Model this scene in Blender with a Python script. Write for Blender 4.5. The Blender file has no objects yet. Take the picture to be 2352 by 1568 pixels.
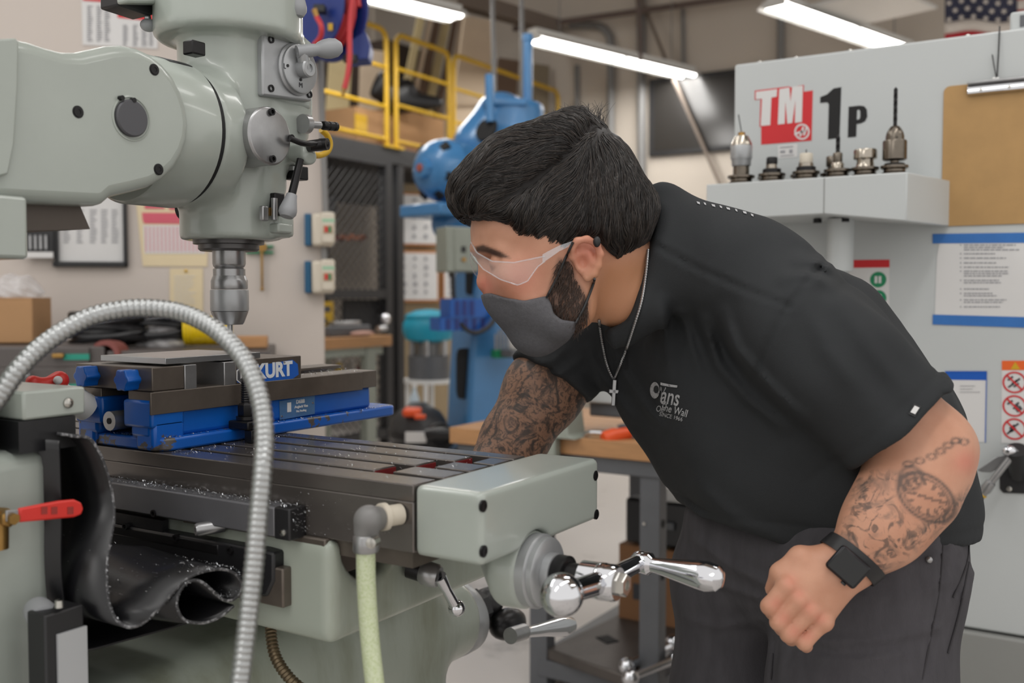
import bpy, bmesh, math, random
import numpy as np
from mathutils import Vector, Matrix

random.seed(7)
rng = np.random.default_rng(7)
SC = bpy.context.scene
COL = SC.collection
PI = math.pi

# ---------------------------------------------------------------- camera, world, lights, exposure
FPX = 2287.0                      # focal length in pixels of a 2352 px wide frame (35 mm on full frame)
YAW = math.atan2(1423, 2287)      # the machines stand square to X and Y; the camera looks across them
PITCH = math.atan2(104, 2287)
CAM = np.array([0, 0, 1.35])
RT = np.array([math.cos(YAW), math.sin(YAW), 0])
FH = np.array([-math.sin(YAW), math.cos(YAW), 0])
ZZ = np.array([0, 0, 1.0])
FW = FH * math.cos(PITCH) - ZZ * math.sin(PITCH)
UP = ZZ * math.cos(PITCH) + FH * math.sin(PITCH)

cd = bpy.data.cameras.new('camera'); cam = bpy.data.objects.new('camera', cd); COL.objects.link(cam)
cd.sensor_width = 36; cd.lens = 36 * FPX / 2352
cd.clip_start = .05; cd.clip_end = 60
cd.dof.use_dof = True; cd.dof.focus_distance = 1.36; cd.dof.aperture_fstop = 4.0
cam.matrix_world = Matrix((Vector((*RT, 0)), Vector((*UP, 0)), Vector((*(-FW), 0)), Vector((0, 0, 0, 1)))).transposed()
cam.location = CAM
SC.camera = cam

w = bpy.data.worlds.new('world'); SC.world = w; w.use_nodes = True
w.node_tree.nodes['Background'].inputs[0].default_value = (1.0, .975, .945, 1)
w.node_tree.nodes['Background'].inputs[1].default_value = 1.12
SC.view_settings.view_transform = 'Standard'; SC.view_settings.look = 'None'
SC.view_settings.exposure = -0.13; SC.view_settings.gamma = 1; SC.view_settings.use_curve_mapping = False
SC.cycles.max_bounces = 8; SC.cycles.diffuse_bounces = 3; SC.cycles.glossy_bounces = 4
SC.cycles.transmission_bounces = 6; SC.cycles.transparent_max_bounces = 8
SC.cycles.sample_clamp_indirect = 4; SC.cycles.caustics_reflective = False; SC.cycles.caustics_refractive = False

LDIR = np.array([.275, .961, 0]); LDIR /= np.linalg.norm(LDIR)      # the way the ceiling fixtures run

def area(name, loc, sx, sy, power, rot=0.0, color=(1, .985, .96), spread=PI):
    l = bpy.data.lights.new(name, 'AREA'); l.shape = 'RECTANGLE'; l.size = sx; l.size_y = sy
    l.energy = power; l.color = color; l.spread = spread
    o = bpy.data.objects.new(name, l); COL.objects.link(o); o.location = loc; o.rotation_euler = (0, 0, rot)
    return o
LROT = math.atan2(LDIR[1], LDIR[0])
# rows of hung fluorescent fixtures over the shop floor (three of them are in view and built below)
for i, (x, y, p) in enumerate([(-2.6, .2, 20), (.2, .9, 18), (-.9, -2.2, 20), (-3.3, 3.4, 28), (-.4, 3.6, 24), (2.2, 2.9, 18)]):
    area('fixture_light', (x, y, 3.74), 2.4, .3, p, LROT)

area('deck_fill', (-7.3, 7.0, 5.45), 2.4, .3, 44, LROT)         # fill added to brighten the boards on the deck, no lamp seen there
area('cage_fill', (-7.0, 6.6, 2.55), 1.2, .2, 14)  # second added fill, lightens the inside of the cage; no known lamp

# ---------------------------------------------------------------- helpers: pixels of the photograph to points in the room
def ray(x, y):
    return FW + RT * (x - 1176) / FPX - UP * (y - 784) / FPX
def P(x, y, d):
    return CAM + ray(x, y) * d
def on(x, y, X=None, Y=None, Z=None):
    r = ray(x, y)
    i, v = (0, X) if X is not None else (1, Y) if Y is not None else (2, Z)
    return CAM + r * ((v - CAM[i]) / r[i])
def V(p): return Vector([float(a) for a in p])

# ---------------------------------------------------------------- materials
def lin(c):
    c = np.array(c, float) / 255
    return tuple(np.where(c <= .04045, c / 12.92, ((c + .055) / 1.055) ** 2.4))
def nodes(name):
    m = bpy.data.materials.new(name); m.use_nodes = True
    return m, m.node_tree, m.node_tree.nodes['Principled BSDF']
def mk(name, rgb, rough=.5, metal=0., var=0., scale=8., bump=0., bscale=60., coat=0., rgb2=None, thr=None, spec=.5, stretch=(1, 1, 1), aniso=0):
    """plain procedural material: base colour, optional second colour in noise patches, optional fine relief"""
    m, t, b = nodes(name)
    N, L = t.nodes, t.links
    c = lin(rgb)
    b.inputs['Base Color'].default_value = (*c, 1); b.inputs['Roughness'].default_value = rough
    b.inputs['Metallic'].default_value = metal; b.inputs['Coat Weight'].default_value = coat
    b.inputs['Coat Roughness'].default_value = .08; b.inputs['Specular IOR Level'].default_value = spec
    if var or bump or rgb2:
        tc = N.new('ShaderNodeTexCoord'); mp = N.new('ShaderNodeMapping'); mp.inputs['Scale'].default_value = stretch
        L.new(tc.outputs['Object'], mp.inputs['Vector'])
    if var or rgb2:
        n = N.new('ShaderNodeTexNoise'); n.inputs['Scale'].default_value = scale; n.inputs['Detail'].default_value = 6; n.inputs['Roughness'].default_value = .62
        L.new(mp.outputs[0], n.inputs['Vector'])
        r = N.new('ShaderNodeValToRGB'); L.new(n.outputs['Fac'], r.inputs['Fac'])
        c2 = lin(rgb2) if rgb2 else tuple(v * (1 - var) for v in c)
        lo, hi = thr if thr else (.3, .7)
        r.color_ramp.elements[0].position = lo; r.color_ramp.elements[0].color = (*c2, 1)
        r.color_ramp.elements[1].position = hi; r.color_ramp.elements[1].color = (*c, 1)
        L.new(r.outputs[0], b.inputs['Base Color'])
    if bump:
        n2 = N.new('ShaderNodeTexNoise'); n2.inputs['Scale'].default_value = bscale; n2.inputs['Detail'].default_value = 4
        L.new(mp.outputs[0], n2.inputs['Vector'])
        bp = N.new('ShaderNodeBump'); bp.inputs['Strength'].default_value = bump; bp.inputs['Distance'].default_value = .002
        L.new(n2.outputs['Fac'], bp.inputs['Height']); L.new(bp.outputs[0], b.inputs['Normal'])
    return m
def emis(name, rgb, s):
    m, t, b = nodes(name)
    b.inputs['Emission Color'].default_value = (*lin(rgb), 1); b.inputs['Emission Strength'].default_value = s
    b.inputs['Base Color'].default_value = (.8, .8, .8, 1)
    return m
def glass(name, rgb, rough=.02, alpha=.25, spec=.8):
    m, t, b = nodes(name)
    b.inputs['Base Color'].default_value = (*lin(rgb), 1); b.inputs['Roughness'].default_value = rough
    b.inputs['Alpha'].default_value = alpha; b.inputs['Specular IOR Level'].default_value = spec
    return m

M = {}
M['mill'] = mk('mill_paint', (168, 175, 168), .28, var=.10, scale=5, bump=.05, bscale=25, coat=.35)
M['mill_dirty'] = mk('mill_paint_oily', (164, 171, 160), .3, rgb2=(128, 132, 112), thr=(.28, .5), scale=7, coat=.3, stretch=(1, 1, .25))
M['chip'] = mk('aluminium_chips', (215, 218, 222), .35, 1)
M['castiron'] = mk('oiled_cast_iron', (112, 103, 95), .33, .5, var=.35, scale=14)
M['table'] = mk('ground_iron_table', (118, 112, 108), .22, .6, var=.35, scale=10, stretch=(.4, 3, 1))
M['steel'] = mk('brushed_steel', (172, 172, 173), .3, .8, var=.25, scale=20)
M['satin'] = mk('satin_aluminium', (172, 174, 176), .36, .5, var=.12, scale=30)
M['chrome'] = mk('polished_chrome', (215, 216, 220), .07, 1)
M['black_oxide'] = mk('black_oxide_steel', (42, 41, 42), .35, .6, var=.3, scale=40)
M['black'] = mk('black_plastic', (28, 28, 30), .42)
M['rubber'] = mk('black_rubber', (22, 22, 25), .33, var=.2, scale=12, bump=.08, bscale=40)
M['rubber_edge'] = mk('dusty_rubber', (62, 62, 64), .7, rgb2=(150, 150, 152), thr=(.38, .5), scale=150)
M['visepaint'] = mk('blue_vise_paint', (8, 88, 178), .36, rgb2=(80, 74, 70), thr=(.40, .415), scale=34, coat=.15)
M['viseclean'] = mk('blue_paint', (10, 90, 178), .34, var=.12, scale=18, coat=.15)
M['redpaint'] = mk('red_primer', (122, 30, 32), .5, var=.3, scale=40)
M['red'] = mk('red_vinyl', (214, 52, 44), .4, var=.08, scale=20)
M['brass'] = mk('brass', (168, 132, 78), .35, 1, var=.2, scale=40)
M['greyknob'] = mk('grey_plastic_knob', (150, 152, 155), .45)
M['white'] = mk('white_plastic', (222, 222, 220), .45)
M['ivory'] = mk('ivory_plastic', (205, 196, 180), .5)
M['paper'] = mk('paper', (214, 213, 212), .8, var=.04, scale=4)
M['ink'] = mk('grey_print', (150, 150, 154), .8)
M['darkink'] = mk('dark_print', (70, 70, 74), .8)
M['cream'] = mk('cream_paper', (222, 205, 170), .8, var=.06, scale=5)
M['pink'] = mk('pink_print', (206, 96, 112), .8)
M['redprint'] = mk('red_print', (200, 36, 42), .6)
M['wood'] = mk('butcher_block', (186, 138, 92), .5, var=.2, scale=9, stretch=(1.2, 1.2, 8))
M['cardboard'] = mk('cardboard', (178, 138, 98), .85, var=.12, scale=6)
M['kraft'] = mk('cardboard_dark', (150, 108, 74), .85, var=.15, scale=6)
M['hardboard'] = mk('clipboard_hardboard', (178, 140, 88), .6, var=.14, scale=14, stretch=(1, 1, 1))
M['greypaint'] = mk('dark_grey_enamel', (92, 94, 98), .4, var=.15, scale=9)
M['greygreen'] = mk('grey_green_enamel', (150, 156, 146), .4, var=.1, scale=9)
M['panelpaint'] = mk('machine_panel_paint', (190, 194, 194), .38, var=.05, scale=2.5, bump=.03, bscale=300)
M['panelgrey'] = mk('machine_base_paint', (140, 141, 138), .45, var=.08, scale=3)
M['bluetape'] = mk('blue_masking_tape', (52, 112, 184), .7, var=.1, scale=30)
M['blueprint'] = mk('blue_label_print', (10, 84, 178), .5)
M['green'] = mk('green_label_print', (14, 128, 84), .5)
M['orange'] = mk('orange_label_print', (226, 98, 34), .5)
M['yellow'] = mk('yellow_safety_paint', (206, 164, 28), .45, var=.08, scale=6)
M['cage'] = mk('black_steel_frame', (40, 40, 42), .5, var=.2, scale=8)
M['blueenamel'] = mk('sky_blue_enamel', (68, 130, 184), .3, var=.12, scale=4, coat=.3)
M['reelblue'] = mk('navy_blue_enamel', (30, 52, 124), .4, var=.12, scale=6)
M['redhose'] = mk('red_rubber_hose', (192, 54, 58), .5)
M['teal'] = mk('teal_plastic', (24, 148, 176), .4)
M['orangeplastic'] = mk('orange_plastic', (226, 84, 34), .4)
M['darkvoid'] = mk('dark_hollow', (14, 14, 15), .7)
M['beige'] = mk('beige_board', (208, 188, 164), .8, var=.08, scale=4)
M['tanboard'] = mk('tan_board', (204, 186, 142), .75, var=.12, scale=4)
M['brownboard'] = mk('brown_board', (120, 98, 82), .75, var=.12, scale=4)
M['conduit'] = mk('galvanised_conduit', (128, 127, 126), .5, .2)
M['drawer'] = mk('brown_grey_cabinet_enamel', (86, 80, 78), .45, var=.08, scale=5)
M['tealprint'] = mk('teal_label', (34, 140, 120), .6)
M['clearwrap'] = glass('clear_plastic_wrap', (225, 225, 228), .2, .45)
M['greenhose'] = mk('clear_green_braided_hose', (182, 194, 148), .35, rgb2=(200, 208, 176), thr=(.45, .6), scale=420, coat=.3)
M['chromebolt'] = mk('zinc_bolt', (190, 188, 182), .25, 1)

# ---------------------------------------------------------------- mesh building
def frame(z, x=None):
    z = V(z).normalized()
    if x is None: x = Vector((0, 0, 1)) if abs(z.z) < .9 else Vector((1, 0, 0))
    x = V(x); x = (x - z * x.dot(z)).normalized()
    return x, z.cross(x), z

class MB:
    """collects shapes and links them as ONE mesh object"""
    def __init__(s, T=None): s.v, s.f, s.T = [], [], T
    def add(s, vs, fs):
        o = len(s.v)
        s.v += [(s.T @ V(p) if s.T is not None else V(p)) for p in vs]
        s.f += [tuple(i + o for i in f) for f in fs]
        return s
    def box(s, lo, hi):
        a, b = lo, hi
        vs = [(x, y, z) for x in (a[0], b[0]) for y in (a[1], b[1]) for z in (a[2], b[2])]
        return s.add(vs, [(0, 1, 3, 2), (4, 6, 7, 5), (0, 4, 5, 1), (2, 3, 7, 6), (0, 2, 6, 4), (1, 5, 7, 3)])
    def obox(s, c, ax, half):
        """box at c with axes ax (3 vectors) and half sizes"""
        c = V(c); ax = [V(a).normalized() for a in ax]
        vs = [c + ax[0] * half[0] * i + ax[1] * half[1] * j + ax[2] * half[2] * k for i in (-1, 1) for j in (-1, 1) for k in (-1, 1)]
        return s.add(vs, [(0, 1, 3, 2), (4, 6, 7, 5), (0, 4, 5, 1), (2, 3, 7, 6), (0, 2, 6, 4), (1, 5, 7, 3)])
    def prism(s, poly, vec):
        n = len(poly); vec = V(vec); a = [V(p) for p in poly]
        vs = a + [p + vec for p in a]
        return s.add(vs, [tuple(range(n))[::-1], tuple(range(n, 2 * n))] + [(i, (i + 1) % n, n + (i + 1) % n, n + i) for i in range(n)])
    def lathe(s, o, axis, prof, n=28):
        """prof: list of (radius, distance along axis)"""
        x, y, z = frame(axis); o = V(o); vs, fs = [], []
        for r, h in prof:
            for k in range(n):
                a = 2 * PI * k / n
                vs.append(o + z * h + (x * math.cos(a) + y * math.sin(a)) * max(r, 1e-5))
        m = len(prof)
        for i in range(m - 1):
            for k in range(n):
                k2 = (k + 1) % n
                fs.append((i * n + k, i * n + k2, (i + 1) * n + k2, (i + 1) * n + k))
        fs.append(tuple(range(n))[::-1]); fs.append(tuple(range((m - 1) * n, m * n)))
        return s.add(vs, fs)
    def cyl(s, a, b, r0, r1=None, n=24):
        a, b = V(a), V(b); r1 = r0 if r1 is None else r1
        return s.lathe(a, b - a, [(r0, 0), (r1, (b - a).length)], n)
    def tube(s, pts, r, n=10, closed=False):
        pts = [V(p) for p in pts]; m = len(pts)
        rs = r if hasattr(r, '__len__') else [r] * m
        vs, fs = [], []; px = None
        for i, p in enumerate(pts):
            t = (pts[(i + 1) % m] - pts[i - 1]) if closed or 0 < i < m - 1 else (pts[1] - pts[0] if i == 0 else pts[-1] - pts[-2])
            t.normalize()
            if px is None: x = frame(t)[0]
            else: x = (px - t * px.dot(t)).normalized()
            px = x; y = t.cross(x)
            for k in range(n):
                a = 2 * PI * k / n
                vs.append(p + (x * math.cos(a) + y * math.sin(a)) * rs[i])
        for i in range(m if closed else m - 1):
            i2 = (i + 1) % m
            for k in range(n):
                k2 = (k + 1) % n
                fs.append((i * n + k, i * n + k2, i2 * n + k2, i2 * n + k))
        if not closed: fs += [tuple(range(n))[::-1], tuple(range((m - 1) * n, m * n))]
        return s.add(vs, fs)
    def ball(s, c, r, n=20, m=12, ax=None):
        r = r if hasattr(r, '__len__') else (r, r, r)
        ax = ax or (Vector((1, 0, 0)), Vector((0, 1, 0)), Vector((0, 0, 1)))
        c = V(c); ax = [V(a).normalized() for a in ax]
        vs = [c + ax[2] * r[2]]
        for i in range(1, m):
            t = PI * i / m
            for k in range(n):
                a = 2 * PI * k / n
                vs.append(c + ax[0] * r[0] * math.sin(t) * math.cos(a) + ax[1] * r[1] * math.sin(t) * math.sin(a) + ax[2] * r[2] * math.cos(t))
        vs.append(c - ax[2] * r[2])
        fs = [(0, 1 + k, 1 + (k + 1) % n) for k in range(n)]
        for i in range(m - 2):
            for k in range(n):
                a, b = 1 + i * n + k, 1 + i * n + (k + 1) % n
                fs.append((a, a + n, b + n, b))
        o = 1 + (m - 2) * n
        fs += [(o + k, len(vs) - 1, o + (k + 1) % n) for k in range(n)]
        return s.add(vs, fs)
    def build(s, name, mat, parent=None, bevel=0, seg=2, ang=38, subsurf=0):
        return link_mesh(name, [tuple(p) for p in s.v], s.f, mat, parent, bevel, seg, ang, subsurf)

def origin_of(parent):
    o = Vector((0, 0, 0))
    while parent is not None:
        o = o + parent.location; parent = parent.parent
    return o
def link_mesh(name, v, f, mat, parent=None, bevel=0, seg=2, ang=38, subsurf=0, normals=True):
    o0 = origin_of(parent)
    me = bpy.data.meshes.new(name)
    v = np.asarray(v, float)
    if parent is None:                         # the object's origin sits at the base of the thing
        o0 = Vector((float((v[:, 0].min() + v[:, 0].max()) / 2), float((v[:, 1].min() + v[:, 1].max()) / 2), float(v[:, 2].min())))
    me.from_pydata([tuple(p) for p in (v - np.array(o0))], [], f)
    if normals:
        bm = bmesh.new(); bm.from_mesh(me); bmesh.ops.recalc_face_normals(bm, faces=bm.faces); bm.to_mesh(me); bm.free()
    me.polygons.foreach_set('use_smooth', [True] * len(me.polygons))
    me.set_sharp_from_angle(angle=math.radians(ang))
    if mat is not None:
        for m_ in (mat if isinstance(mat, (list, tuple)) else [mat]): me.materials.append(m_)
    ob = bpy.data.objects.new(name, me); COL.objects.link(ob)
    if parent is not None: ob.parent = parent
    else: ob.location = o0
    if bevel:
        b = ob.modifiers.new('bevel', 'BEVEL'); b.width = bevel; b.segments = seg; b.limit_method = 'ANGLE'; b.angle_limit = math.radians(40)
        b.harden_normals = False
    if subsurf:
        b = ob.modifiers.new('sub', 'SUBSURF'); b.levels = subsurf; b.render_levels = subsurf
    return ob
def thing(name, label, cat, loc, group=None):
    o = bpy.data.objects.new(name, None); COL.objects.link(o); o.location = V(loc); o.empty_display_size = .05
    o['label'] = label; o['category'] = cat
    if group: o['group'] = group
    return o
def tag(o, label, cat=None, group=None, kind=None):
    if label: o['label'] = label
    if cat: o['category'] = cat
    if group: o['group'] = group
    if kind: o['kind'] = kind
    return o
def struct(o): o['kind'] = 'structure'; return o
def dup(root, delta, label=None, name=None):
    """a copy of a thing with copies of its parts and sub-parts, moved by delta"""
    r = root.copy(); COL.objects.link(r); r.location = root.location + V(delta)
    if label: r['label'] = label
    for ch in list(root.children):
        c = ch.copy(); COL.objects.link(c); c.parent = r
        for g in ch.children:
            d = g.copy(); COL.objects.link(d); d.parent = c
    return r
def text_mesh(s, size, T, offset=0., extrude=.0004, sx=1., shear=0., align='CENTER', space=1.0):
    """lettering as vertices and faces, laid flat by the matrix T"""
    cu = bpy.data.curves.new('t', 'FONT'); cu.body = s; cu.size = size; cu.offset = offset; cu.extrude = extrude
    cu.align_x = align; cu.align_y = 'CENTER'; cu.shear = shear; cu.space_character = space; cu.resolution_u = 4
    o = bpy.data.objects.new('t', cu); COL.objects.link(o)
    dg = bpy.context.evaluated_depsgraph_get()
    me = bpy.data.meshes.new_from_object(o.evaluated_get(dg))
    vs = [T @ Vector((p.co.x * sx, p.co.y, p.co.z)) for p in me.vertices]; fs = [tuple(p.vertices) for p in me.polygons]
    bpy.data.objects.remove(o); bpy.data.curves.remove(cu); bpy.data.meshes.remove(me)
    return vs, fs
def plane_T(o, x, y):
    x = V(x).normalized(); y = V(y); y = (y - x * y.dot(x)).normalized(); z = x.cross(y)
    return Matrix(((x.x, y.x, z.x, o[0]), (x.y, y.y, z.y, o[1]), (x.z, y.z, z.z, o[2]), (0, 0, 0, 1)))
def smooth_path(pts, k=6):
    """Catmull-Rom through the points"""
    p = np.array([np.array(q, float) for q in pts]); p = np.vstack([2 * p[0] - p[1], p, 2 * p[-1] - p[-2]])
    out = []
    for i in range(1, len(p) - 2):
        for j in range(k):
            t = j / k
            out.append(.5 * ((2 * p[i]) + (-p[i - 1] + p[i + 1]) * t + (2 * p[i - 1] - 5 * p[i] + 4 * p[i + 1] - p[i + 2]) * t * t + (-p[i - 1] + 3 * p[i] - 3 * p[i + 1] + p[i + 2]) * t ** 3))
    out.append(p[-2]); return out

# ---------------------------------------------------------------- smooth solids: a distance field turned into one continuous mesh
def smin(a, b, k):
    h = np.maximum(k - np.abs(a - b), 0) / k
    return np.minimum(a, b) - h * h * k * .25
def smax(a, b, k): return -smin(-a, -b, k)
def cone(p, a, b, ra, rb):
    """round cone from a (radius ra) to b (radius rb)"""
    a = np.asarray(a, float); b = np.asarray(b, float); ba = b - a
    l2 = ba @ ba; rr = ra - rb; a2 = l2 - rr * rr
    pa = p - a; y = pa @ ba; z = y - l2
    x2 = ((pa * l2 - y[:, None] * ba) ** 2).sum(1); y2 = y * y * l2; z2 = z * z * l2
    k = np.sign(rr) * rr * rr * x2
    r1 = (np.sqrt(np.maximum(x2 * a2 / l2, 0)) + y * rr) / l2 - ra
    r2 = np.sqrt(np.maximum(x2 + z2, 0)) / l2 - rb
    r3 = np.sqrt(np.maximum(x2 + y2, 0)) / l2 - ra
    return np.where(np.sign(z) * a2 * z2 > k, r2, np.where(np.sign(y) * a2 * y2 < k, r3, r1))
def ell(p, c, ax, r):
    """ellipsoid with axes ax (rows) and radii r"""
    q = (p - np.asarray(c)) @ np.asarray(ax).T
    r = np.asarray(r, float)
    k0 = np.sqrt(((q / r) ** 2).sum(1)); k1 = np.sqrt(((q / r ** 2) ** 2).sum(1)) + 1e-9
    return k0 * (k0 - 1) / k1
def rbox(p, c, half, r, ax=None):
    q = p - np.asarray(c)
    if ax is not None: q = q @ np.asarray(ax).T
    q = np.abs(q) - (np.asarray(half) - r)
    return np.sqrt((np.maximum(q, 0) ** 2).sum(1)) + np.minimum(q.max(1), 0) - r
def rcyl(p, a, b, R, r=.005):
    a = np.asarray(a, float); b = np.asarray(b, float); ax = b - a; L = np.linalg.norm(ax); ax = ax / L
    q = p - (a + b) / 2; h = q @ ax; rad = np.sqrt(np.maximum((q * q).sum(1) - h * h, 0))
    d = np.stack([rad - (R - r), np.abs(h) - (L / 2 - r)], 1)
    return np.sqrt((np.maximum(d, 0) ** 2).sum(1)) + np.minimum(d.max(1), 0) - r
def sdf_net(f, lo, hi, h, K=4):
    lo = np.asarray(lo, float); n = (np.ceil((np.asarray(hi) - lo) / h / K).astype(int) + 1)
    cg = [lo[i] + (np.arange(n[i]) + .5) * h * K for i in range(3)]
    G = np.stack(np.meshgrid(*cg, indexing='ij'), -1).reshape(-1, 3)
    dc = np.concatenate([f(g) for g in np.array_split(G, max(1, len(G) // 200000))]).reshape(n)
    near = np.abs(dc) < h * K * 1.25
    D = np.repeat(np.repeat(np.repeat(np.where(dc < 0, -1., 1.).astype(np.float32), K, 0), K, 1), K, 2)
    bi = np.argwhere(near)
    off = np.stack(np.meshgrid(*[np.arange(K)] * 3, indexing='ij'), -1).reshape(-1, 3)
    I = (bi[:, None, :] * K + off[None]).reshape(-1, 3)
    Q = lo + (I + .5) * h
    D[I[:, 0], I[:, 1], I[:, 2]] = np.concatenate([f(g) for g in np.array_split(Q, max(1, len(Q) // 150000))])
    S = D < 0
    cell = np.zeros(np.array(D.shape) - 1, bool)
    c = S[:-1, :-1, :-1]
    crn = [(a, b, e) for a in (0, 1) for b in (0, 1) for e in (0, 1)]
    sl = lambda a, m: slice(a, m - 1 + a)
    sh = D.shape
    cnt = sum(S[sl(a, sh[0]), sl(b, sh[1]), sl(e, sh[2])].astype(np.int8) for a, b, e in crn)
    cell = (cnt > 0) & (cnt < 8)
    ci = np.argwhere(cell)
    idx = np.full(cell.shape, -1, np.int32); idx[ci[:, 0], ci[:, 1], ci[:, 2]] = np.arange(len(ci))
    acc = np.zeros((len(ci), 3)); w = np.zeros(len(ci))
    for i in range(8):
        for j in range(i + 1, 8):
            a, b = np.array(crn[i]), np.array(crn[j])
            if np.abs(a - b).sum() != 1: continue
            da = D[tuple((ci + a).T)]; db = D[tuple((ci + b).T)]
            m = (da < 0) != (db < 0)
            t = np.where(m, da / np.where(m, da - db, 1), 0)
            acc += np.where(m[:, None], a + (b - a) * t[:, None], 0); w += m
    vs = lo + (ci + acc / np.maximum(w, 1)[:, None] + .5) * h
    quads = []
    for ax in range(3):
        o = [i for i in range(3) if i != ax]
        s0 = [slice(1, -1)] * 3; s0[ax] = slice(0, -1); s1 = list(s0); s1[ax] = slice(1, None)
        e = np.argwhere(S[tuple(s0)] != S[tuple(s1)]) + np.array([0 if i == ax else 1 for i in range(3)])
        if not len(e): continue
        flip = S[tuple(e.T)]
        d1 = np.zeros(3, int); d1[o[0]] = 1; d2 = np.zeros(3, int); d2[o[1]] = 1
        q = np.stack([idx[tuple((e - d1 - d2).T)], idx[tuple((e - d2).T)], idx[tuple(e.T)], idx[tuple((e - d1).T)]], 1)
        if ax == 1: flip = ~flip
        q = np.where(flip[:, None], q, q[:, ::-1])
        quads.append(q)
    q = np.concatenate(quads); q = q[(q >= 0).all(1)]
    return vs, q
def sdf_obj(name, f, lo, hi, h, mat, parent=None, K=4, relax=1):
    vs, q = sdf_net(f, lo, hi, h, K)
    if relax: vs = relax_verts(vs, q, relax)
    ob = link_mesh(name, vs, [tuple(r) for r in q.tolist()], mat, parent, ang=180, normals=False)
    return ob
def relax_verts(vs, q, it):
    e = np.concatenate([q[:, [0, 1]], q[:, [1, 2]], q[:, [2, 3]], q[:, [3, 0]]])
    for _ in range(it):
        acc = np.zeros_like(vs); cn = np.zeros(len(vs))
        np.add.at(acc, e[:, 0], vs[e[:, 1]]); np.add.at(cn, e[:, 0], 1)
        np.add.at(acc, e[:, 1], vs[e[:, 0]]); np.add.at(cn, e[:, 1], 1)
        vs = vs * .5 + .5 * acc / np.maximum(cn, 1)[:, None]
    return vs

# ================================================================ THE SETTING
def hit(x, y, p0, n):
    r = ray(x, y); return CAM + r * (((p0 - CAM) @ n) / (r @ n))
class Plane:
    """an upright plane in the room; pt(px, py) is the point of it seen at that pixel"""
    def __init__(s, p0, along):
        s.p0 = np.array(p0, float); s.u = np.array(along, float); s.u /= np.linalg.norm(s.u)
        n = np.cross(s.u, ZZ); s.n = n if n @ (CAM - s.p0) > 0 else -n
    def pt(s, x, y, off=0.): return hit(x, y, s.p0 + s.n * off, s.n)
    def slab(s, mb, px, off, th):
        """a plate with the pixel outline px, its face off in front of the plane, th thick"""
        return mb.prism([s.pt(x, y, off) for x, y in px], -s.n * th)
    def rect(s, mb, x0, y0, x1, y1, off, th):
        """an upright rectangle through opposite pixel corners"""
        a, b = s.pt(x0, y0, off), s.pt(x1, y1, off)
        q = (b - a) @ s.u
        return mb.prism([a, a + s.u * q, b, b - s.u * q], -s.n * th)
    def rows(s, mb, x0, y0, x1, y1, n, off, seed=1, h=.45, words=True, fill=.9):
        """lines of small print"""
        rg = random.Random(seed)
        for i in range(n):
            ya = y0 + (y1 - y0) * (i + .2) / n; yb = ya + (y1 - y0) / n * h
            xe = x0 + (x1 - x0) * (fill - rg.random() * .35); x = x0
            while x < xe:
                l = (x1 - x0) * rg.uniform(.03, .12) if words else xe - x0
                s.rect(mb, x, ya, min(x + l, xe), yb, off, .0006); x += l + (x1 - x0) * .018

M['wall'] = mk('painted_wall', (200, 190, 182), .75, var=.05, scale=1.2, bump=.06, bscale=200)
M['rightwall'] = mk('painted_panel_wall', (200, 190, 178), .8, var=.05, scale=.8)
M['floorm'] = mk('sealed_concrete', (196, 190, 185), .42, rgb2=(150, 145, 140), thr=(.3, .42), scale=2.6, bump=.03, bscale=20)
M['ceil'] = mk('ceiling_paint', (150, 138, 126), .85)

mb = MB().box((-9.5, -5, -.06), (6.5, 12.0, 0))
struct(mb.build('floor', M['floorm']))
WL = Plane(P(745, 680, 3.9), RT * .98 + FH * .19)        # the near wall with the charts
a = WL.pt(745, 680); b = a - WL.u * 3.2
mb = MB().prism([(a[0], a[1], 0), (b[0], b[1], 0), (b[0], b[1], 3.4), (a[0], a[1], 3.4)], -WL.n * .22)
struct(mb.build('wall_left', M['wall'], bevel=.006))
struct(MB().box((-8.7, 10.5, 0), (6.5, 10.7, 6.2)).build('wall_right', M['rightwall']))
struct(MB().box((-9.0, -5, 0), (-8.8, 10.7, 6.2)).build('wall_back', M['rightwall']))
struct(MB().box((-9.0, 1.5, 5.6), (6.5, 10.7, 5.75)).build('ceiling', M['ceil']))
# panel joints of the far wall
WR = Plane((0, 10.5, 0), (1, 0, 0))
# dark window high in the far wall
win = thing('window_1', 'dark window', 'window', WR.pt(1590, 333)); del win['category']; del win['label']; win['kind'] = 'structure'
mb = MB()
q = [(1490, 182), (1700, 154), (1700, 320), (1490, 336)]
WR.rect(mb, 1490, 182, 1860, 330, .05, .06)
mb.build('window_frame', M['black'], win, bevel=.01)
M['winglass'] = mk('dark_window_glass', (48, 46, 44), .16, spec=.4)
WR.rect(MB(), 1503, 192, 1850, 318, .056, .01).build('pane', M['winglass'], win)
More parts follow.
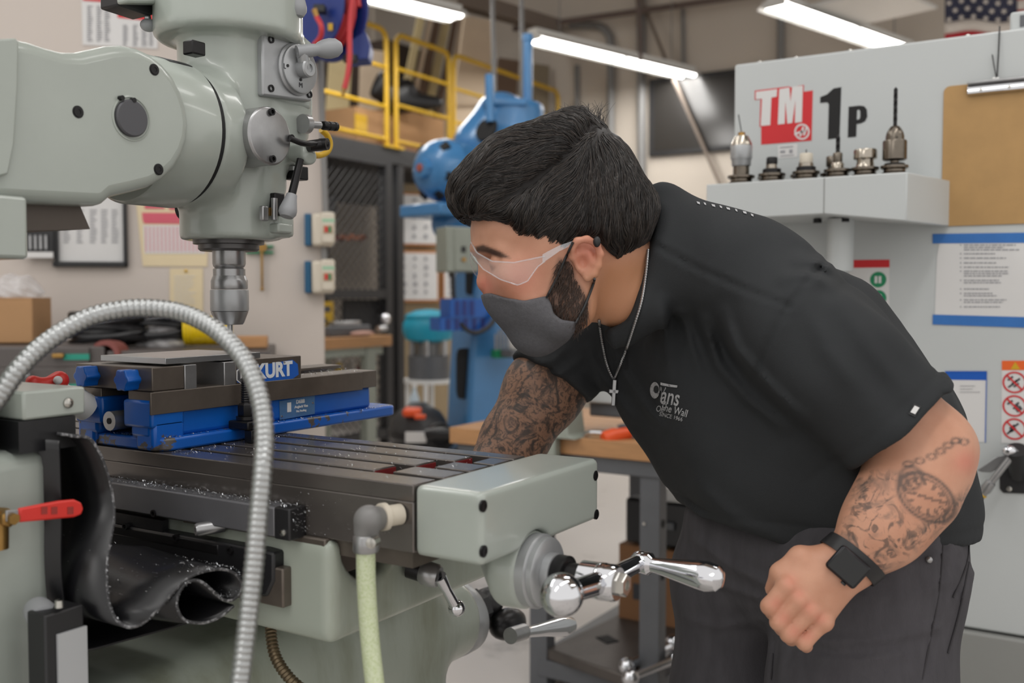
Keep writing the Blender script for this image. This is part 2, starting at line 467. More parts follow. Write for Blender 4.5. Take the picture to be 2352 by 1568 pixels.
# dark pipe and beam lines along the top of the far wall
def pipe(name, pts, r, mat, label, cat='pipe', group=None, n=10):
    return tag(MB().tube(pts, r, n).build(name, mat, None), label, cat, group)
M['darkpipe'] = mk('brown_painted_pipe', (96, 82, 76), .6)
pipe('sprinkler_pipe', [WR.pt(1180, 66, .25), WR.pt(1900, -36, .25)], .035, M['darkpipe'], 'brown horizontal pipe running high along the far wall above the lights')
M['duct'] = mk('dusty_beam', (118, 106, 96), .7)
mb = MB().prism([P(1050, 8, 10.6), P(1290, 74, 11.6), P(1290, 44, 11.6), P(1050, -30, 10.6)], V(FH) * .25)
tag(mb.build('roof_beam', M['duct']), 'grey brown roof beam ending above the yellow railing', 'beam')
cons = [((1325, 150), (1325, 520), .03, 'grey conduit dropping down the far wall just beyond the end of the yellow railing'),
        ((1400, 90), (1402, 560), .045, 'grey conduit with a bent top down the far wall, second beyond the railing'),
        ((1472, -20), (1474, 560), .05, 'thick grey conduit down the far wall nearest the dark window'),
        ((1568, 20), (1570, 170), .02, 'thin conduit above the dark window'),
        ((1793, -20), (1793, 200), .04, 'grey seam pipe on the far wall above the machining centre panel')]
for (p, q_, r, lb) in cons:
    pts = [WR.pt(*p, r + .01), WR.pt(*q_, r + .01)]
    if p[0] == 1400: pts = smooth_path([WR.pt(1310, 58, .06), WR.pt(1372, 60, .06), WR.pt(1396, 78, .06), WR.pt(1402, 115, .06), WR.pt(1403, 300, .06), WR.pt(1404, 560, .06)], 5)
    pipe('wall_conduit', pts, r, M['conduit'], lb, 'conduit')
q = WR.pt(1960, 1130, .13); q[2] = 0
pipe('sloping_brace', [WR.pt(1450, -60, .13), WR.pt(1545, 178, .13), WR.pt(1650, 415, .13), q], .02, M['duct'], 'slanting grey brace down the far wall beside the dark window', 'brace')
pipe('hanging_cable', smooth_path([P(1448, -60, 9.8), P(1463, -8, 9.8), P(1470, 60, 9.8), P(1471, 140, 9.8)], 4), .02, M['darkpipe'], 'dark cable dropping from the ceiling behind the middle light fixture', 'cable')
# drop rods in front of the railing: two thin vertical pipes
pipe('drop_pipe', [P(1131, -20, 7.0), P(1138, 330, 7.0)], .016, M['conduit'], 'thin grey drop pipe left of the blue column top', 'pipe')
pipe('drop_pipe', [P(1198, -20, 7.0), P(1201, 300, 7.0)], .016, M['conduit'], 'thin grey drop pipe crossing the tall blue pipe', 'pipe')
mb = MB(); ve = P(1990, 8, 8.5)
vent = thing('ceiling_vent', 'pale square air vent above the long light near the flag', 'vent', ve)
for i, k in enumerate((.42, .3, .18)):
    MB().obox(ve + ZZ * (.02 * i - .04), (LDIR, np.cross(ZZ, LDIR), ZZ), (k, k, .012)).build('vent_ring', M['white'] if i % 2 == 0 else M['greypaint'], vent)

# ---------------------------------------------------------------- light fixtures
M['tube'] = emis('fluorescent_tube', (255, 252, 246), 9)
M['reflector'] = mk('white_reflector', (235, 235, 232), .4)
LS = np.cross(ZZ, LDIR)
def fixture(c, L, label):
    """hung strip fixture: housing, sloped reflector sides, two rows of two tubes with sockets"""
    c = np.array(c)
    t = thing('strip_light', label, 'light', c, 'hung fluorescent strip lights')
    area('fixture_light', tuple(c - ZZ * .06), L, .3, 42, LROT)
    MB().obox(c + ZZ * .05, (LDIR, LS, ZZ), (L / 2, .06, .03)).build('housing', M['reflector'], t, bevel=.006)
    for s in (-1, 1):
        a = c + LS * s * .06 + ZZ * .03; b = c + LS * s * .155 - ZZ * .035
        MB().prism([a - LDIR * L / 2, a + LDIR * L / 2, b + LDIR * L / 2, b - LDIR * L / 2], ZZ * .006).build('reflector', M['reflector'], t)
        for e in (-1, 1):
            m = c + LS * s * .07 - ZZ * .012 + LDIR * e * L / 4
            MB().cyl(m - LDIR * (L / 4 - .03), m + LDIR * (L / 4 - .03), .03, n=12).build('tube', M['tube'], t)
    for e in (-1, 0, 1):
        MB().obox(c + LDIR * e * (L / 2 - .012) - ZZ * .005, (LDIR, LS, ZZ), (.012, .11, .03)).build('socket', M['white'], t, bevel=.004)
    for e in (-.7, .7):
        MB().cyl(c + LDIR * e * L / 2 + ZZ * .08, c + LDIR * e * L / 2 + ZZ * 1.75, .006, n=6).build('hanger', M['conduit'], t)
def fix_at(x0, y0, x1, y1, label):
    """ends seen at two pixels; runs along LDIR"""
    lr, ld = LDIR @ RT, LDIR @ FH
    a0, a1 = (x0 - 1176) / FPX, (x1 - 1176) / FPX; L = 2.44
    d = (L * lr - a1 * L * ld) / (a1 - a0)
    p = P(x0, y0, d); fixture(p + LDIR * L / 2, L, label)
fix_at(1222, 84, 1590, 160, 'hung fluorescent strip light in the middle, right of the tall blue pipe')
fix_at(1775, 6, 2094, 96, 'hung fluorescent strip light above the machining centre panel')
e = P(1052, 36, 8.6)
fixture(e - LDIR * 1.22, 2.44, 'hung fluorescent strip light above the yellow railing beside the hose reel')

# ---------------------------------------------------------------- flag on the far wall
FL = P(2260, 20, 6.4); flx = (RT * .97 - FH * .1); flx /= np.linalg.norm(flx)
flag = thing('flag', 'striped flag with white stars on dark blue hanging behind the machine top', 'flag', P(2260, 120, 6.4))
FP = Plane(FL, RT * .95 - FH * .31)
M['flagblue'] = mk('flag_blue', (44, 46, 66), .8); M['flagred'] = mk('flag_red', (178, 38, 50), .8); M['flagwhite'] = mk('flag_white', (206, 196, 186), .8)
def wavy(x0, x1, y0, y1, mat, name, off):
    vs, fs = [], []
    n = 14
    for i in range(n + 1):
        x = x0 + (x1 - x0) * i / n
        for j, y in enumerate((y0, y1)):
            vs.append(FP.pt(x, y + 4 * math.sin(x * .05), off + .02 * math.sin(x * .045)))
    for i in range(n): fs.append((2 * i, 2 * i + 1, 2 * i + 3, 2 * i + 2))
    o = link_mesh(name, vs, fs, mat, flag); s_ = o.modifiers.new('s', 'SOLIDIFY'); s_.thickness = .003
wavy(2170, 2336, -40, 48, M['flagblue'], 'canton', .01)
for i in range(3): wavy(2170, 2400, 50 + i * 24, 50 + (i + 1) * 24, M['flagwhite'] if i % 2 == 0 else M['flagred'], 'stripe', .005)
for i in range(3): wavy(2336, 2400, -20 + i * 23, -20 + (i + 1) * 23, M['flagred'] if i % 2 == 0 else M['flagwhite'], 'stripe', .004)
mb = MB()
for r_ in range(5):
    for c in range(6):
        x = 2180 + c * 28 + (14 if r_ % 2 else 0); y = -34 + r_ * 19
        if x > 2332: continue
        o = FP.pt(x, y + 4 * math.sin(x * .05), .018 + .02 * math.sin(x * .045)); R_ = .02
        mb.prism([o + FP.u * R_ * (1 if k % 2 == 0 else .42) * math.sin(k * PI / 5) + ZZ * R_ * (1 if k % 2 == 0 else .42) * math.cos(k * PI / 5) for k in range(10)], FP.n * .002)
o = mb.build('star', M['flagwhite'], flag); o['kind'] = 'stuff'

# ---------------------------------------------------------------- mezzanine with yellow railing, cage below
CX = -5.8                                             # the plane of the cage front and the railing
WC = Plane((CX, 8, 0), (0, 1, 0))
YA, YB = 5.55, 10.45
deck = WC.pt(900, 338)[2]
tag(MB().box((-8.7, YA, deck - .16), (CX + .02, YB, deck)).build('mezzanine_deck', M['cage'], bevel=.01), 'black edged storage deck above the wire cage', 'mezzanine')
def rail(y0, y1, z0, z1, label, bars=(.5,)):
    """one tubular railing panel with rounded upper corners"""
    t = thing('railing_panel', label, 'railing', (CX, (y0 + y1) / 2, z0), 'yellow guard railing on the deck')
    r = .023; c = .1
    pts = [(CX, y0, z0)]
    for (cy, cz, a0) in ((y0 + c, z1 - c, PI), (y1 - c, z1 - c, PI / 2)):
        for k in range(6):
            a = a0 - k * PI / 10; pts.append((CX, cy + c * math.cos(a), cz + c * math.sin(a)))
    pts.append((CX, y1, z0))
    MB().tube(pts, r, 10).build('hoop', M['yellow'], t)
    for k in bars:
        z = z0 + (z1 - z0) * k
        MB().cyl((CX, y0, z), (CX, y1, z), r * .8, n=8).build('bar', M['yellow'], t)
    for y in (y0, y1): MB().box((CX - .06, y - .05, z0 - .015), (CX + .06, y + .05, z0 + .008)).build('foot_plate', M['yellow'], t)
ys = [WC.pt(x, 300)[1] for x in (640, 893, 905, 1037, 1050, 1282)]
top = WC.pt(893, 72)[2]; 
rail(ys[0], ys[1] - .03, deck, top, 'left yellow railing panel beside the hanging red hose', (.06, .34, .68))
rail(ys[2] + .03, ys[3] - .04, deck, top, 'middle yellow railing panel in front of the leaning boards', (.06, .38, .7))
rail(ys[3] + .04, ys[5], deck, top, 'right yellow railing panel behind the blue pipes', (.06, .36, .68))

# boards and boxes stored on the deck, behind the railing
def board(x, yb, xt, yt, d, wpx, mat, label, th=.03, lean=.4):
    """a long board leaning back: foot seen at (x, yb), top at (xt, yt)"""
    a = P(x, yb, d); b = P(xt, yt, d + lean); a = a + (b - a) * ((deck + .012 - a[2]) / (b[2] - a[2])); k = wpx / FPX * d
    ax = RT * .84 + FH * .54
    mb = MB().prism([a - ax * k / 2, a + ax * k / 2, b + ax * k / 2, b - ax * k / 2], V(np.cross(ax, (b - a) / np.linalg.norm(b - a))) * th)
    return tag(mb.build('leaning_board', mat, bevel=.004), label, 'board', 'boards leaning on the deck')
bl = [(912, 300, 968, 30, 20, 'tanboard', 'narrow tan board leaning, first of the row behind the middle railing'),
      (934, 302, 990, 32, 12, 'beige', 'thin pale board leaning, second of the row behind the middle railing'),
      (950, 303, 1006, 34, 18, 'brownboard', 'dark brown board leaning, third of the row behind the middle railing'),
      (972, 305, 1026, 36, 22, 'tanboard', 'wide tan board leaning, fourth of the row behind the middle railing'),
      (996, 307, 1046, 38, 14, 'brownboard', 'narrow brown board leaning, fifth of the row behind the middle railing'),
      (1016, 309, 1062, 40, 16, 'beige', 'pale board leaning, last of the row by the railing post')]
for i, (x, yb, xt, yt, wp, m_, lb) in enumerate(bl): board(x, yb, xt, yt, 10.7 + .1 * i, wp, M[m_], lb)
board(1062, 340, 1098, 46, 10.5, 84, M['beige'], 'broad beige panel leaning behind the post of the yellow railing', .05, .3)
board(1150, 345, 1165, 140, 11.35, 56, M['brownboard'], 'dark brown sheet leaning behind the blue pipes', .05)
board(1238, 345, 1240, 150, 11.78, 44, mk('grey_olive_sheet', (140, 128, 108), .8), 'large olive grey sheet standing at the right end of the deck', .04, .05)
board(768, 325, 780, 140, 10.0, 56, M['tanboard'], 'yellowish board standing behind the left railing near the red hose', .05)
board(852, 318, 858, 120, 10.8, 70, M['beige'], 'beige sheet standing behind the left railing panel', .05)
def carton(c, hx, hy, hz, mat, label, name='cardboard_carton', tape=True, rot=None, group=None):
    c = np.array(c); ax = rot or ((1, 0, 0), (0, 1, 0), (0, 0, 1))
    t = thing(name, label, 'box', c - ZZ * hz, group)
    MB().obox(c, ax, (hx, hy, hz)).build('body', mat, t, bevel=.004)
    for s in (-1, 1):
        MB().obox(c + np.array(ax[0]) * hx * .5 * s + ZZ * (hz + .002), ax, (hx * .495, hy, .003)).build('flap', mat, t)
    if tape: MB().obox(c + ZZ * (hz + .006), ax, (.03, hy * 1.002, .0012)).build('tape', M['tanboard'], t)
    return t
def dz(x, y): return WC.pt(x, y)
def cart_px(x0, y0, x1, y1, dX, depth, mat, label):
    a = hit(x0, y0, np.array([CX - dX, 0, 0]), np.array([1., 0, 0])); b = hit(x1, y1, np.array([CX - dX, 0, 0]), np.array([1., 0, 0]))
    b[2] = deck; hz = (a[2] - b[2]) / 2; hy = (b[1] - a[1]) / 2
    return carton((CX - dX - depth / 2, (a[1] + b[1]) / 2, b[2] + hz), depth / 2, hy, hz, mat, label, group='cartons on the deck')
ct_ = cart_px(818, 245, 882, 318, .25, .5, M['cardboard'], 'small cardboard carton with a yellow label behind the left railing')
MB().box((CX - .249, ct_.location[1] - .22, deck + .12), (CX - .243, ct_.location[1] - .05, deck + .3)).build('shipping_label', M['yellow'], ct_)
cart_px(905, 248, 1020, 312, .3, .5, M['cardboard'], 'long cardboard carton behind the middle railing panel')
cart_px(898, 316, 1010, 338, .1, .18, M['kraft'], 'flat brown carton lying along the deck edge under the middle railing')
# black bag slung over the boxes
f = lambda p: smin(smin(cone(p, P(905, 232, 9.6), P(1005, 236, 9.7), .13, .06), cone(p, P(880, 180, 9.5), P(860, 215, 9.5), .07, .05), .12), cone(p, P(880, 205, 9.55), P(935, 200, 9.6), .05, .08), .1)
tag(sdf_obj('black_bag', f, P(800, 280, 9) - .3, P(1060, 130, 10.4) + .3, .025, M['rubber'], K=3), 'crumpled black bag lying on the cartons behind the railing', 'bag')
M['shelfdark'] = mk('dark_storage', (70, 58, 50), .8)
tag(MB().box((-8.6, 9.4, deck + .02), (-7.6, 10.3, deck + 1.7)).build('storage_crate', M['shelfdark'], bevel=.02), 'dark crate stacked at the back right of the deck', 'crate')

# cage: steel posts, a gate frame with a lattice of rods, shelf behind it
cage = thing('wire_cage', 'black wire mesh cage with a framed gate under the storage deck', 'cage', (CX, 7.2, 0))
def bar(mb, y0, z0, y1, z1, wd=.05, x=CX): 
    mb.box((x - wd / 2, min(y0, y1) - wd / 2, min(z0, z1) - (wd / 2 if z0 == z1 else 0)), (x + wd / 2, max(y0, y1) + wd / 2, max(z0, z1) + (wd / 2 if z0 == z1 else 0)))
    return mb
yl, yr = WC.pt(640, 600)[1], WC.pt(886, 600)[1]
ztop = deck - .2
yp = WC.pt(905, 600)[1]
for y, nm in ((yl, 'post'), (yr, 'post'), (yp + .05, 'post'), (YB - .1, 'post')):
    bar(MB(), y, 0, y, deck - .17, .09).build(nm, M['cage'], cage)
zt, zm, zb = WC.pt(880, 372)[2], WC.pt(880, 675)[2], .1
for z in (zt, zm, zb): bar(MB(), yl, z, yr, z, .08).build('gate_rail', M['cage'], cage)
mb = MB()
step = .06
for (ya_, yb_, za, zb_) in ((yl, yr, .1, zt),):
    H_, W_ = zb_ - za, yb_ - ya_
    k = -H_
    while k < W_:
        for sgn in (0, 1):
            y0, y1 = max(k, 0), min(k + H_, W_)
            z0, z1 = y0 - k, y1 - k
            if y1 - y0 > .02:
                a_, b_ = (ya_ + y0, za + z0), (ya_ + y1, za + z1)
                if sgn: a_, b_ = (yb_ - y0, za + z0), (yb_ - y1, za + z1)
                mb.tube([(CX, *a_), (CX, *b_)], .005, 4)
        k += step * 1.41
o = mb.build('mesh_wire', M['cage'], cage); o['kind'] = 'stuff'
tag(MB().box((CX - .09, yr - .5, zm - .42), (CX - .05, yr - .04, zm - .05)).build('lock_plate', M['cage'], cage), None)
MB().ball(WC.pt(884, 732, .1), .055, 14, 8).build('gate_knob', M['chrome'], cage)
# wire shelf with stock inside the cage
sh = thing('storage_rack', 'dark storage rack with shelves standing inside the cage', 'rack', (-7.2, 6.9, 0))
for z in (.5, 1.0, 1.5, 2.02): MB().box((-7.6, 5.9, z), (-7.0, 7.7, z + .035)).build('shelf', M['greypaint'], sh)
for y in (5.9, 7.65): 
    for x in (-7.6, -7.05): MB().box((x, y, 0), (x + .05, y + .05, 2.38)).build('post', M['cage'], sh)
MB().box((-7.6, 5.9, 2.2), (-6.9, 7.7, 2.36)).build('top_bin', M['greypaint'], sh)
ORD = ['first', 'nearest', 'second', 'third', 'fourth', 'fifth', 'sixth']
for i in range(6):
    x = 785 + i * 11
    p = P(x, 548 - (i % 2) * 4, 10.4)
    tag(MB().cyl(p - RT * .02 - FH * .15, p - RT * .02 + FH * .15, .023, n=10).build('copper_roll', mk('copper_%d' % i, (184, 116, 86) if i else (120, 40, 40), .35, .8)), ('dark red roll of metal stock, first on the cage rack shelf' if i == 0 else ORD[i] + ' copper coloured roll of stock from the dark red one on the cage shelf'), 'stock', 'rolled stock on the cage shelf')

# ---------------------------------------------------------------- boards on the wall behind the drill press
WB = Plane(P(960, 560, 9.9), RT * .93 + FH * .37)
M['boardwood'] = mk('orange_wood_frame', (176, 116, 64), .5)
M['woodwall'] = mk('tan_corrugated_panel', (150, 132, 104), .8)
def bulletin(x0, y0, x1, y1, label, seed, cols):
    c = WB.pt((x0 + x1) / 2, y1)
    t = thing('bulletin_board', label, 'board', c, 'framed boards behind the drill press')
    WB.rect(MB(), x0, y0, x1, y1, .0, .04).build('frame', M['boardwood'], t, bevel=.006)
    WB.rect(MB(), x0 + 5, y0 + 6, x1 - 5, y1 - 6, .006, .01).build('sheet', M['paper'], t)
    rg = random.Random(seed); mb = MB()
    for c_ in range(cols):
        for r_ in range(5):
            x = x0 + 16 + c_ * (x1 - x0 - 26) / cols; y = y0 + 16 + r_ * (y1 - y0 - 24) / 5
            WB.rect(mb, x, y, x + rg.uniform(5, 9), y + rg.uniform(5, 11), .012, .004)
    o = mb.build('pinned_card', M['ink'], t); o['kind'] = 'stuff'
bulletin(906, 440, 1010, 566, 'wood framed board with small cards, upper one left of the blue motor stand', 3, 3)
bulletin(909, 574, 1010, 694, 'wood framed white chart, lower one left of the drill press switch box', 4, 3)
bulletin(1016, 600, 1100, 690, 'wood framed board mostly hidden behind the blue drill press column', 5, 2)
struct(WB.rect(MB(), 895, 420, 1260, 1040, -.08, .05).build('wall_board', M['woodwall']))

# ---------------------------------------------------------------- bench before the cage
WN = Plane((CX + .72, 7, 0), (0, 1, 0))
BZ = WN.pt(900, 769)[2]
bench = thing('wooden_bench', 'wood topped bench with pale steel legs in front of the cage', 'bench', (CX + .4, WN.pt(760, 770)[1], 0))
def wz(mb, x0, x1, z0, z1, off, th):
    a, b = WN.pt(x0, 700)[1], WN.pt(x1, 700)[1]
    return mb.box((CX + .72 + off - th, a, z0), (CX + .72 + off, b, z1))
for i in range(6): wz(MB(), 640, 900, BZ - .085, BZ, -.1 * i, .0985).build('plank', M['wood'], bench, bevel=.004)
wz(MB(), 640, 885, BZ - .15, BZ - .087, -.03, .05).build('rail', M['greygreen'], bench)
for x in (846, 700):
    for o_ in (-.02, -.5): wz(MB(), x, x + 22, 0, BZ - .087, o_, .07).build('leg', M['greygreen'], bench, bevel=.005)
SZ = WN.pt(840, 950)[2]
wz(MB(), 640, 866, SZ - .03, SZ, -.05, .45).build('shelf', M['greypaint'], bench)
t = thing('notice_card', 'yellow notice card standing on the bench by the wall end', 'sign', (CX + .5, WN.pt(790, 700)[1], BZ))
wz(MB(), 766, 815, BZ, BZ + .27, -.22, .012).build('card', M['yellow'], t)
mb = MB()
for k_, (xa_, xb_) in enumerate(((772, 809), (772, 800))): wz(mb, xa_, xb_, BZ + .19 - .09 * k_, BZ + .235 - .09 * k_, -.2185, .001)
mb.build('print', M['darkink'], t)['kind'] = 'stuff'
t = thing('bench_vise', 'dark grey machine vise lying on the wooden bench near the cage', 'vise', (CX + .55, WN.pt(820, 700)[1], BZ))
wz(MB(), 774, 870, BZ, BZ + .085, -.08, .11).build('body', M['greypaint'], t, bevel=.012)
wz(MB(), 792, 850, BZ + .085, BZ + .12, -.09, .09).build('jaw', M['steel'], t, bevel=.01)
qa = WN.pt(868, 700, -.13); MB().cyl((qa[0], qa[1], BZ + .045), (qa[0], qa[1] + .09, BZ + .05), .026).build('handle', M['steel'], t)
qa = WN.pt(832, 700, -.035); qa[2] = BZ + .022
tag(MB().ball(qa, (.03, .14, .02)).build('pink_rag', mk('pink_rag_cloth', (190, 150, 136), .9)), 'crumpled pink rag on the front of the wooden bench', 'rag')
for i, (x, c, lb) in enumerate(((780, (190, 160, 60), 'yellow jug on the lower shelf of the wooden bench'), (808, (190, 190, 188), 'white bottle on the lower shelf of the wooden bench'), (832, (120, 40, 56), 'dark red can on the lower shelf of the wooden bench'))):
    q = WN.pt(x, 946, -.25); q[2] = SZ; t = thing('shelf_bottle', lb, 'bottle', q)
    MB().lathe(q, (0, 0, 1), [(.05, 0), (.055, .02), (.055, .28 + .03 * i), (.02, .36), (.02, .40)], 14).build('body', mk('bottle_%d' % i, c, .4), t)
    MB().lathe(q + ZZ * .40, (0, 0, 1), [(.023, 0), (.023, .03)], 12).build('cap', M['white'], t)

# ---------------------------------------------------------------- teal vibratory tumbler on a stand
q = P(985, 900, 7.6); tz = P(985, 722, 7.6)[2]; bz = P(985, 785, 7.6)[2]
t = thing('vibratory_tumbler', 'teal bowl tumbler on a white stand behind the blue drill press', 'tumbler', (q[0], q[1], 0))
R0 = 60 / FPX * 7.6
MB().lathe((q[0], q[1], bz), (0, 0, 1), [(R0 * .6, 0), (R0 * .86, .02), (R0, .08), (R0 * .98, .14), (R0 * .85, tz - bz - .02), (R0 * .7, tz - bz - .02), (R0 * .5, .1)], 32).build('bowl', M['teal'], t)
MB().lathe((q[0], q[1], tz - .03), (0, 0, 1), [(R0 * .9, 0), (R0 * .9, .025), (R0 * .5, .06), (.03, .07)], 32).build('lid', M['teal'], t)
zm_ = P(985, 860, 7.6)[2]; zl = P(985, 815, 7.6)[2]
MB().cyl((q[0], q[1], zl - .05), (q[0], q[1], bz), R0 * .45).build('hub', M['conduit'], t)
for k in range(6):
    a = k * PI / 3; c = np.array([math.cos(a) * R0 * .7, math.sin(a) * R0 * .7, 0]) + np.array([q[0], q[1], 0])
    MB().tube([c + ZZ * zl, c + ZZ * (bz + .03)], .02, 8).build('spring', M['steel'], t)
MB().cyl((q[0], q[1], zm_ - .03), (q[0], q[1], zl), R0 * .8).build('motor_drum', M['greypaint'], t)
MB().cyl((q[0], q[1], zm_ - .06), (q[0], q[1], zm_ - .03), R0 * .95).build('stand_top', M['white'], t)
for k in range(4):
    a = k * PI / 2 + .5; c = np.array([math.cos(a) * R0 * .82, math.sin(a) * R0 * .82, 0]) + np.array([q[0], q[1], 0])
    MB().cyl(c, c + ZZ * (zm_ - .05), .018, n=10).build('leg', M['white'], t)
MB().lathe((q[0], q[1], .2), (0, 0, 1), [(R0 * .82, 0), (R0 * .85, .02), (R0 * .82, .04)], 28).build('stand_ring', M['white'], t)
q = P(952, 935, 7.0); zb = q[2] - .1
t = thing('water_bottle', 'clear plastic water bottle beside the tumbler stand', 'bottle', (q[0], q[1], 0))
tag(MB().box((q[0] - .12, q[1] - .12, 0), (q[0] + .12, q[1] + .12, zb)).build('grey_stool', M['greypaint'], bevel=.01), 'small grey stand carrying the water bottle by the tumbler', 'stand')
t.location = (q[0], q[1], zb)
MB().lathe((q[0], q[1], zb), (0, 0, 1), [(.03, 0), (.036, .01), (.036, .16), (.014, .22), (.014, .24)], 16).build('body', mk('bottle_clear', (190, 205, 215), .15), t)
MB().lathe((q[0], q[1], zb + .24), (0, 0, 1), [(.017, 0), (.017, .02)], 12).build('cap', M['white'], t)

# ---------------------------------------------------------------- shop vacuum
q = P(962, 985, 5.6); VR = 62 / FPX * 5.6
t = thing('shop_vacuum', 'black shop vacuum with an orange lid latch on the floor by the drill press', 'vacuum', (q[0], q[1], 0))
MB().lathe((q[0], q[1], .06), (0, 0, 1), [(VR * .8, 0), (VR * .95, .03), (VR, q[2] - .12), (VR * 1.12, q[2] - .1), (VR * 1.12, q[2] - .06)], 32).build('tank', M['rubber'], t)
MB().lathe((q[0], q[1], q[2]), (0, 0, 1), [(VR * 1.1, -.02), (VR * 1.02, .05), (VR * .8, .1), (VR * .45, .13), (VR * .3, .15), (.01, .15)], 32).build('lid', mk('vac_lid', (48, 48, 50), .45), t)
c = P(948, 945, 5.5)
MB().obox(c, (RT, FH, ZZ), (.05, .08, .022)).build('carry_handle', M['orangeplastic'], t, bevel=.015)
MB().obox(P(965, 957, 5.35), (RT, FH, ZZ), (.03, .02, .012)).build('latch', M['orangeplastic'], t, bevel=.006)
c = P(1012, 1003, 5.25)
MB().lathe(c, -FH + RT * .2, [(.06, -.12), (.06, 0), (.075, .0), (.075, .025), (.05, .025), (.05, -.02), (.001, -.02)], 24).build('inlet', M['black'], t)
MB().obox(P(955, 1004, 5.22), (RT, FH, ZZ), (.055, .006, .028)).build('label', M['paper'], t)
pts = [P(1175 + 60 * math.cos(a) - 160, 1020 + 26 * math.sin(a), 5.15 + .05 * math.sin(a)) for a in np.linspace(-2.2, 1.6, 22)]
MB().tube(pts, .03, 10).build('hose', M['rubber'], t)
for k in range(4):
    a = k * PI / 2 + .4; c = np.array([q[0] + math.cos(a) * VR * .85, q[1] + math.sin(a) * VR * .85, 0])
    MB().cyl(c - RT * .02 + ZZ * .035, c + RT * .02 + ZZ * .035, .035, n=12).build('caster', M['black'], t)

# ---------------------------------------------------------------- sky blue drill press
D = 5.7
def pd(x, y, d=D): return P(x, y, d)
dp = thing('drill_press', 'large sky blue gear head drill press with a round motor', 'drill press', (pd(1115, 1000)[0], pd(1115, 1000)[1], 0))
ax, ay = RT * .9 + FH * .44, -RT * .44 + FH * .9
c = pd(1117, 900, 5.85)
colx = 80 / FPX * D
mb = MB()
def ring(x0, x1, y): 
    a, b = pd(x0, y, 5.75), pd(x1, y, 5.75); m = (a + b) / 2; hw = (b - a) @ RT / 2
    return m, hw
m0, w0 = ring(1066, 1150, 560); m1, w1 = ring(1050, 1172, 740); m2, w2 = ring(1032, 1192, 1040)
def sect(m_, w_, z): return [np.array([*(m_ + ax * sx * w_ * .9 + ay * sy * .16)[:2], z]) for sx, sy in ((-1, -1), (1, -1), (1, 1), (-1, 1))]
secs = [sect(m2, w2, 0.), sect(m2, w2, pd(0, 1040)[2]), sect(m1, w1, pd(0, 740)[2]), sect(m0, w0, pd(0, 540)[2])]
vs = [p for s_ in secs for p in s_]
fs = [(0, 1, 2, 3), (12, 13, 14, 15)] + [(i * 4 + k, i * 4 + (k + 1) % 4, i * 4 + 4 + (k + 1) % 4, i * 4 + 4 + k) for i in range(3) for k in range(4)]
link_mesh('column', vs, fs, M['blueenamel'], dp, bevel=.025)
for (x0, y0, x1, y1, sl) in ((1046, 800, 1084, 915, 0), (1068, 618, 1090, 676, 0)):
    a = pd(x0, y0, 5.57)
    cc = pd((x0 + x1) / 2, (y0 + y1) / 2, 5.585); hw = (x1 - x0) / 2 / FPX * D; hh = (y1 - y0) / 2 / FPX * D
    poly = []
    for k in range(20):
        aa = 2 * PI * k / 20; sx, sz = math.cos(aa), math.sin(aa)
        poly.append(cc + ax * np.sign(sx) * abs(sx) ** .4 * hw + ZZ * np.sign(sz) * abs(sz) ** .4 * hh)
    MB().prism(poly, -ay * .012).build('column_opening', M['darkvoid'], dp)
# head: motor, gearcase, arm, top column pipes
mc = pd(1016, 392); nx = -RT * .66 - FH * .75; nx /= np.linalg.norm(nx)
rm = 72 / FPX * D
MB().lathe(mc - nx * .30, nx, [(rm * .9, 0), (rm, .02), (rm, .27), (rm * 1.02, .275), (rm * 1.02, .29), (rm * 1.0, .31), (rm * .93, .36), (rm * .78, .40), (rm * .55, .43), (rm * .3, .442), (.01, .445)], 36).build('motor', M['blueenamel'], dp)
MB().lathe(mc + nx * .142, nx, [(rm * .34, 0), (rm * .3, .03), (rm * .1, .035)], 8).build('motor_nose', M['blueenamel'], dp)
MB().lathe(mc + nx * .175, nx, [(rm * .14, 0), (rm * .12, .012)], 6).build('motor_hub', mk('rusty_red_hub', (160, 84, 70), .6), dp)
mx = np.cross(nx, ZZ); mx /= np.linalg.norm(mx); mz = np.cross(mx, nx)
for aa in (-60, -10, 50, 130, 200, 250):
    a_ = math.radians(aa); dd = mx * math.cos(a_) + mz * math.sin(a_)
    c_ = mc + nx * .078 + dd * rm * .84
    tn = np.cross(nx, dd); out = dd * .55 + nx * .83
    MB().obox(c_, (tn, np.cross(out, tn), out), (rm * .14, rm * .17, .012)).build('vent_hole', M['darkvoid'], dp, bevel=.006)
MB().obox(mc - ZZ * (rm + .055) - nx * .12, (nx, mx, ZZ), (.30, .17, .035)).build('motor_base', M['blueenamel'], dp, bevel=.012)
f = lambda p: smin(smin(cone(p, pd(1095, 330, 5.9), pd(1150, 262, 6.0), .14, .13), rcyl(p, pd(1180, 330, 6.0), pd(1180, 240, 6.0), 70 / FPX * 6, .03), .1),
                   smin(cone(p, pd(1030, 515, 5.75), pd(1105, 470, 5.85), .10, .2), rcyl(p, pd(1150, 470, 5.95), pd(1150, 330, 5.95), .2, .05), .12), .1)
sdf_obj('gear_head', f, pd(960, 640) - .35, pd(1290, 200) + .5, .016, M['blueenamel'], dp)
MB().obox(pd(1160, 245, 5.95), (RT, FH, ZZ), (.13, .15, .02)).build('head_cap', M['blueenamel'], dp, bevel=.01)
c = pd(1118, 298, 5.72)
MB().lathe(c, -FH * .75 + ZZ * .35 - RT * .55, [(.075, 0), (.07, .012), (.04, .012)], 20).build('lifting_hole', M['darkvoid'], dp)
MB().cyl(pd(1126, 280), pd(1124, 172), .026).build('quill_post', M['blueenamel'], dp)
MB().cyl(pd(1212, 280, 6), pd(1212, 80, 6), .029).build('top_pipe', M['blueenamel'], dp)
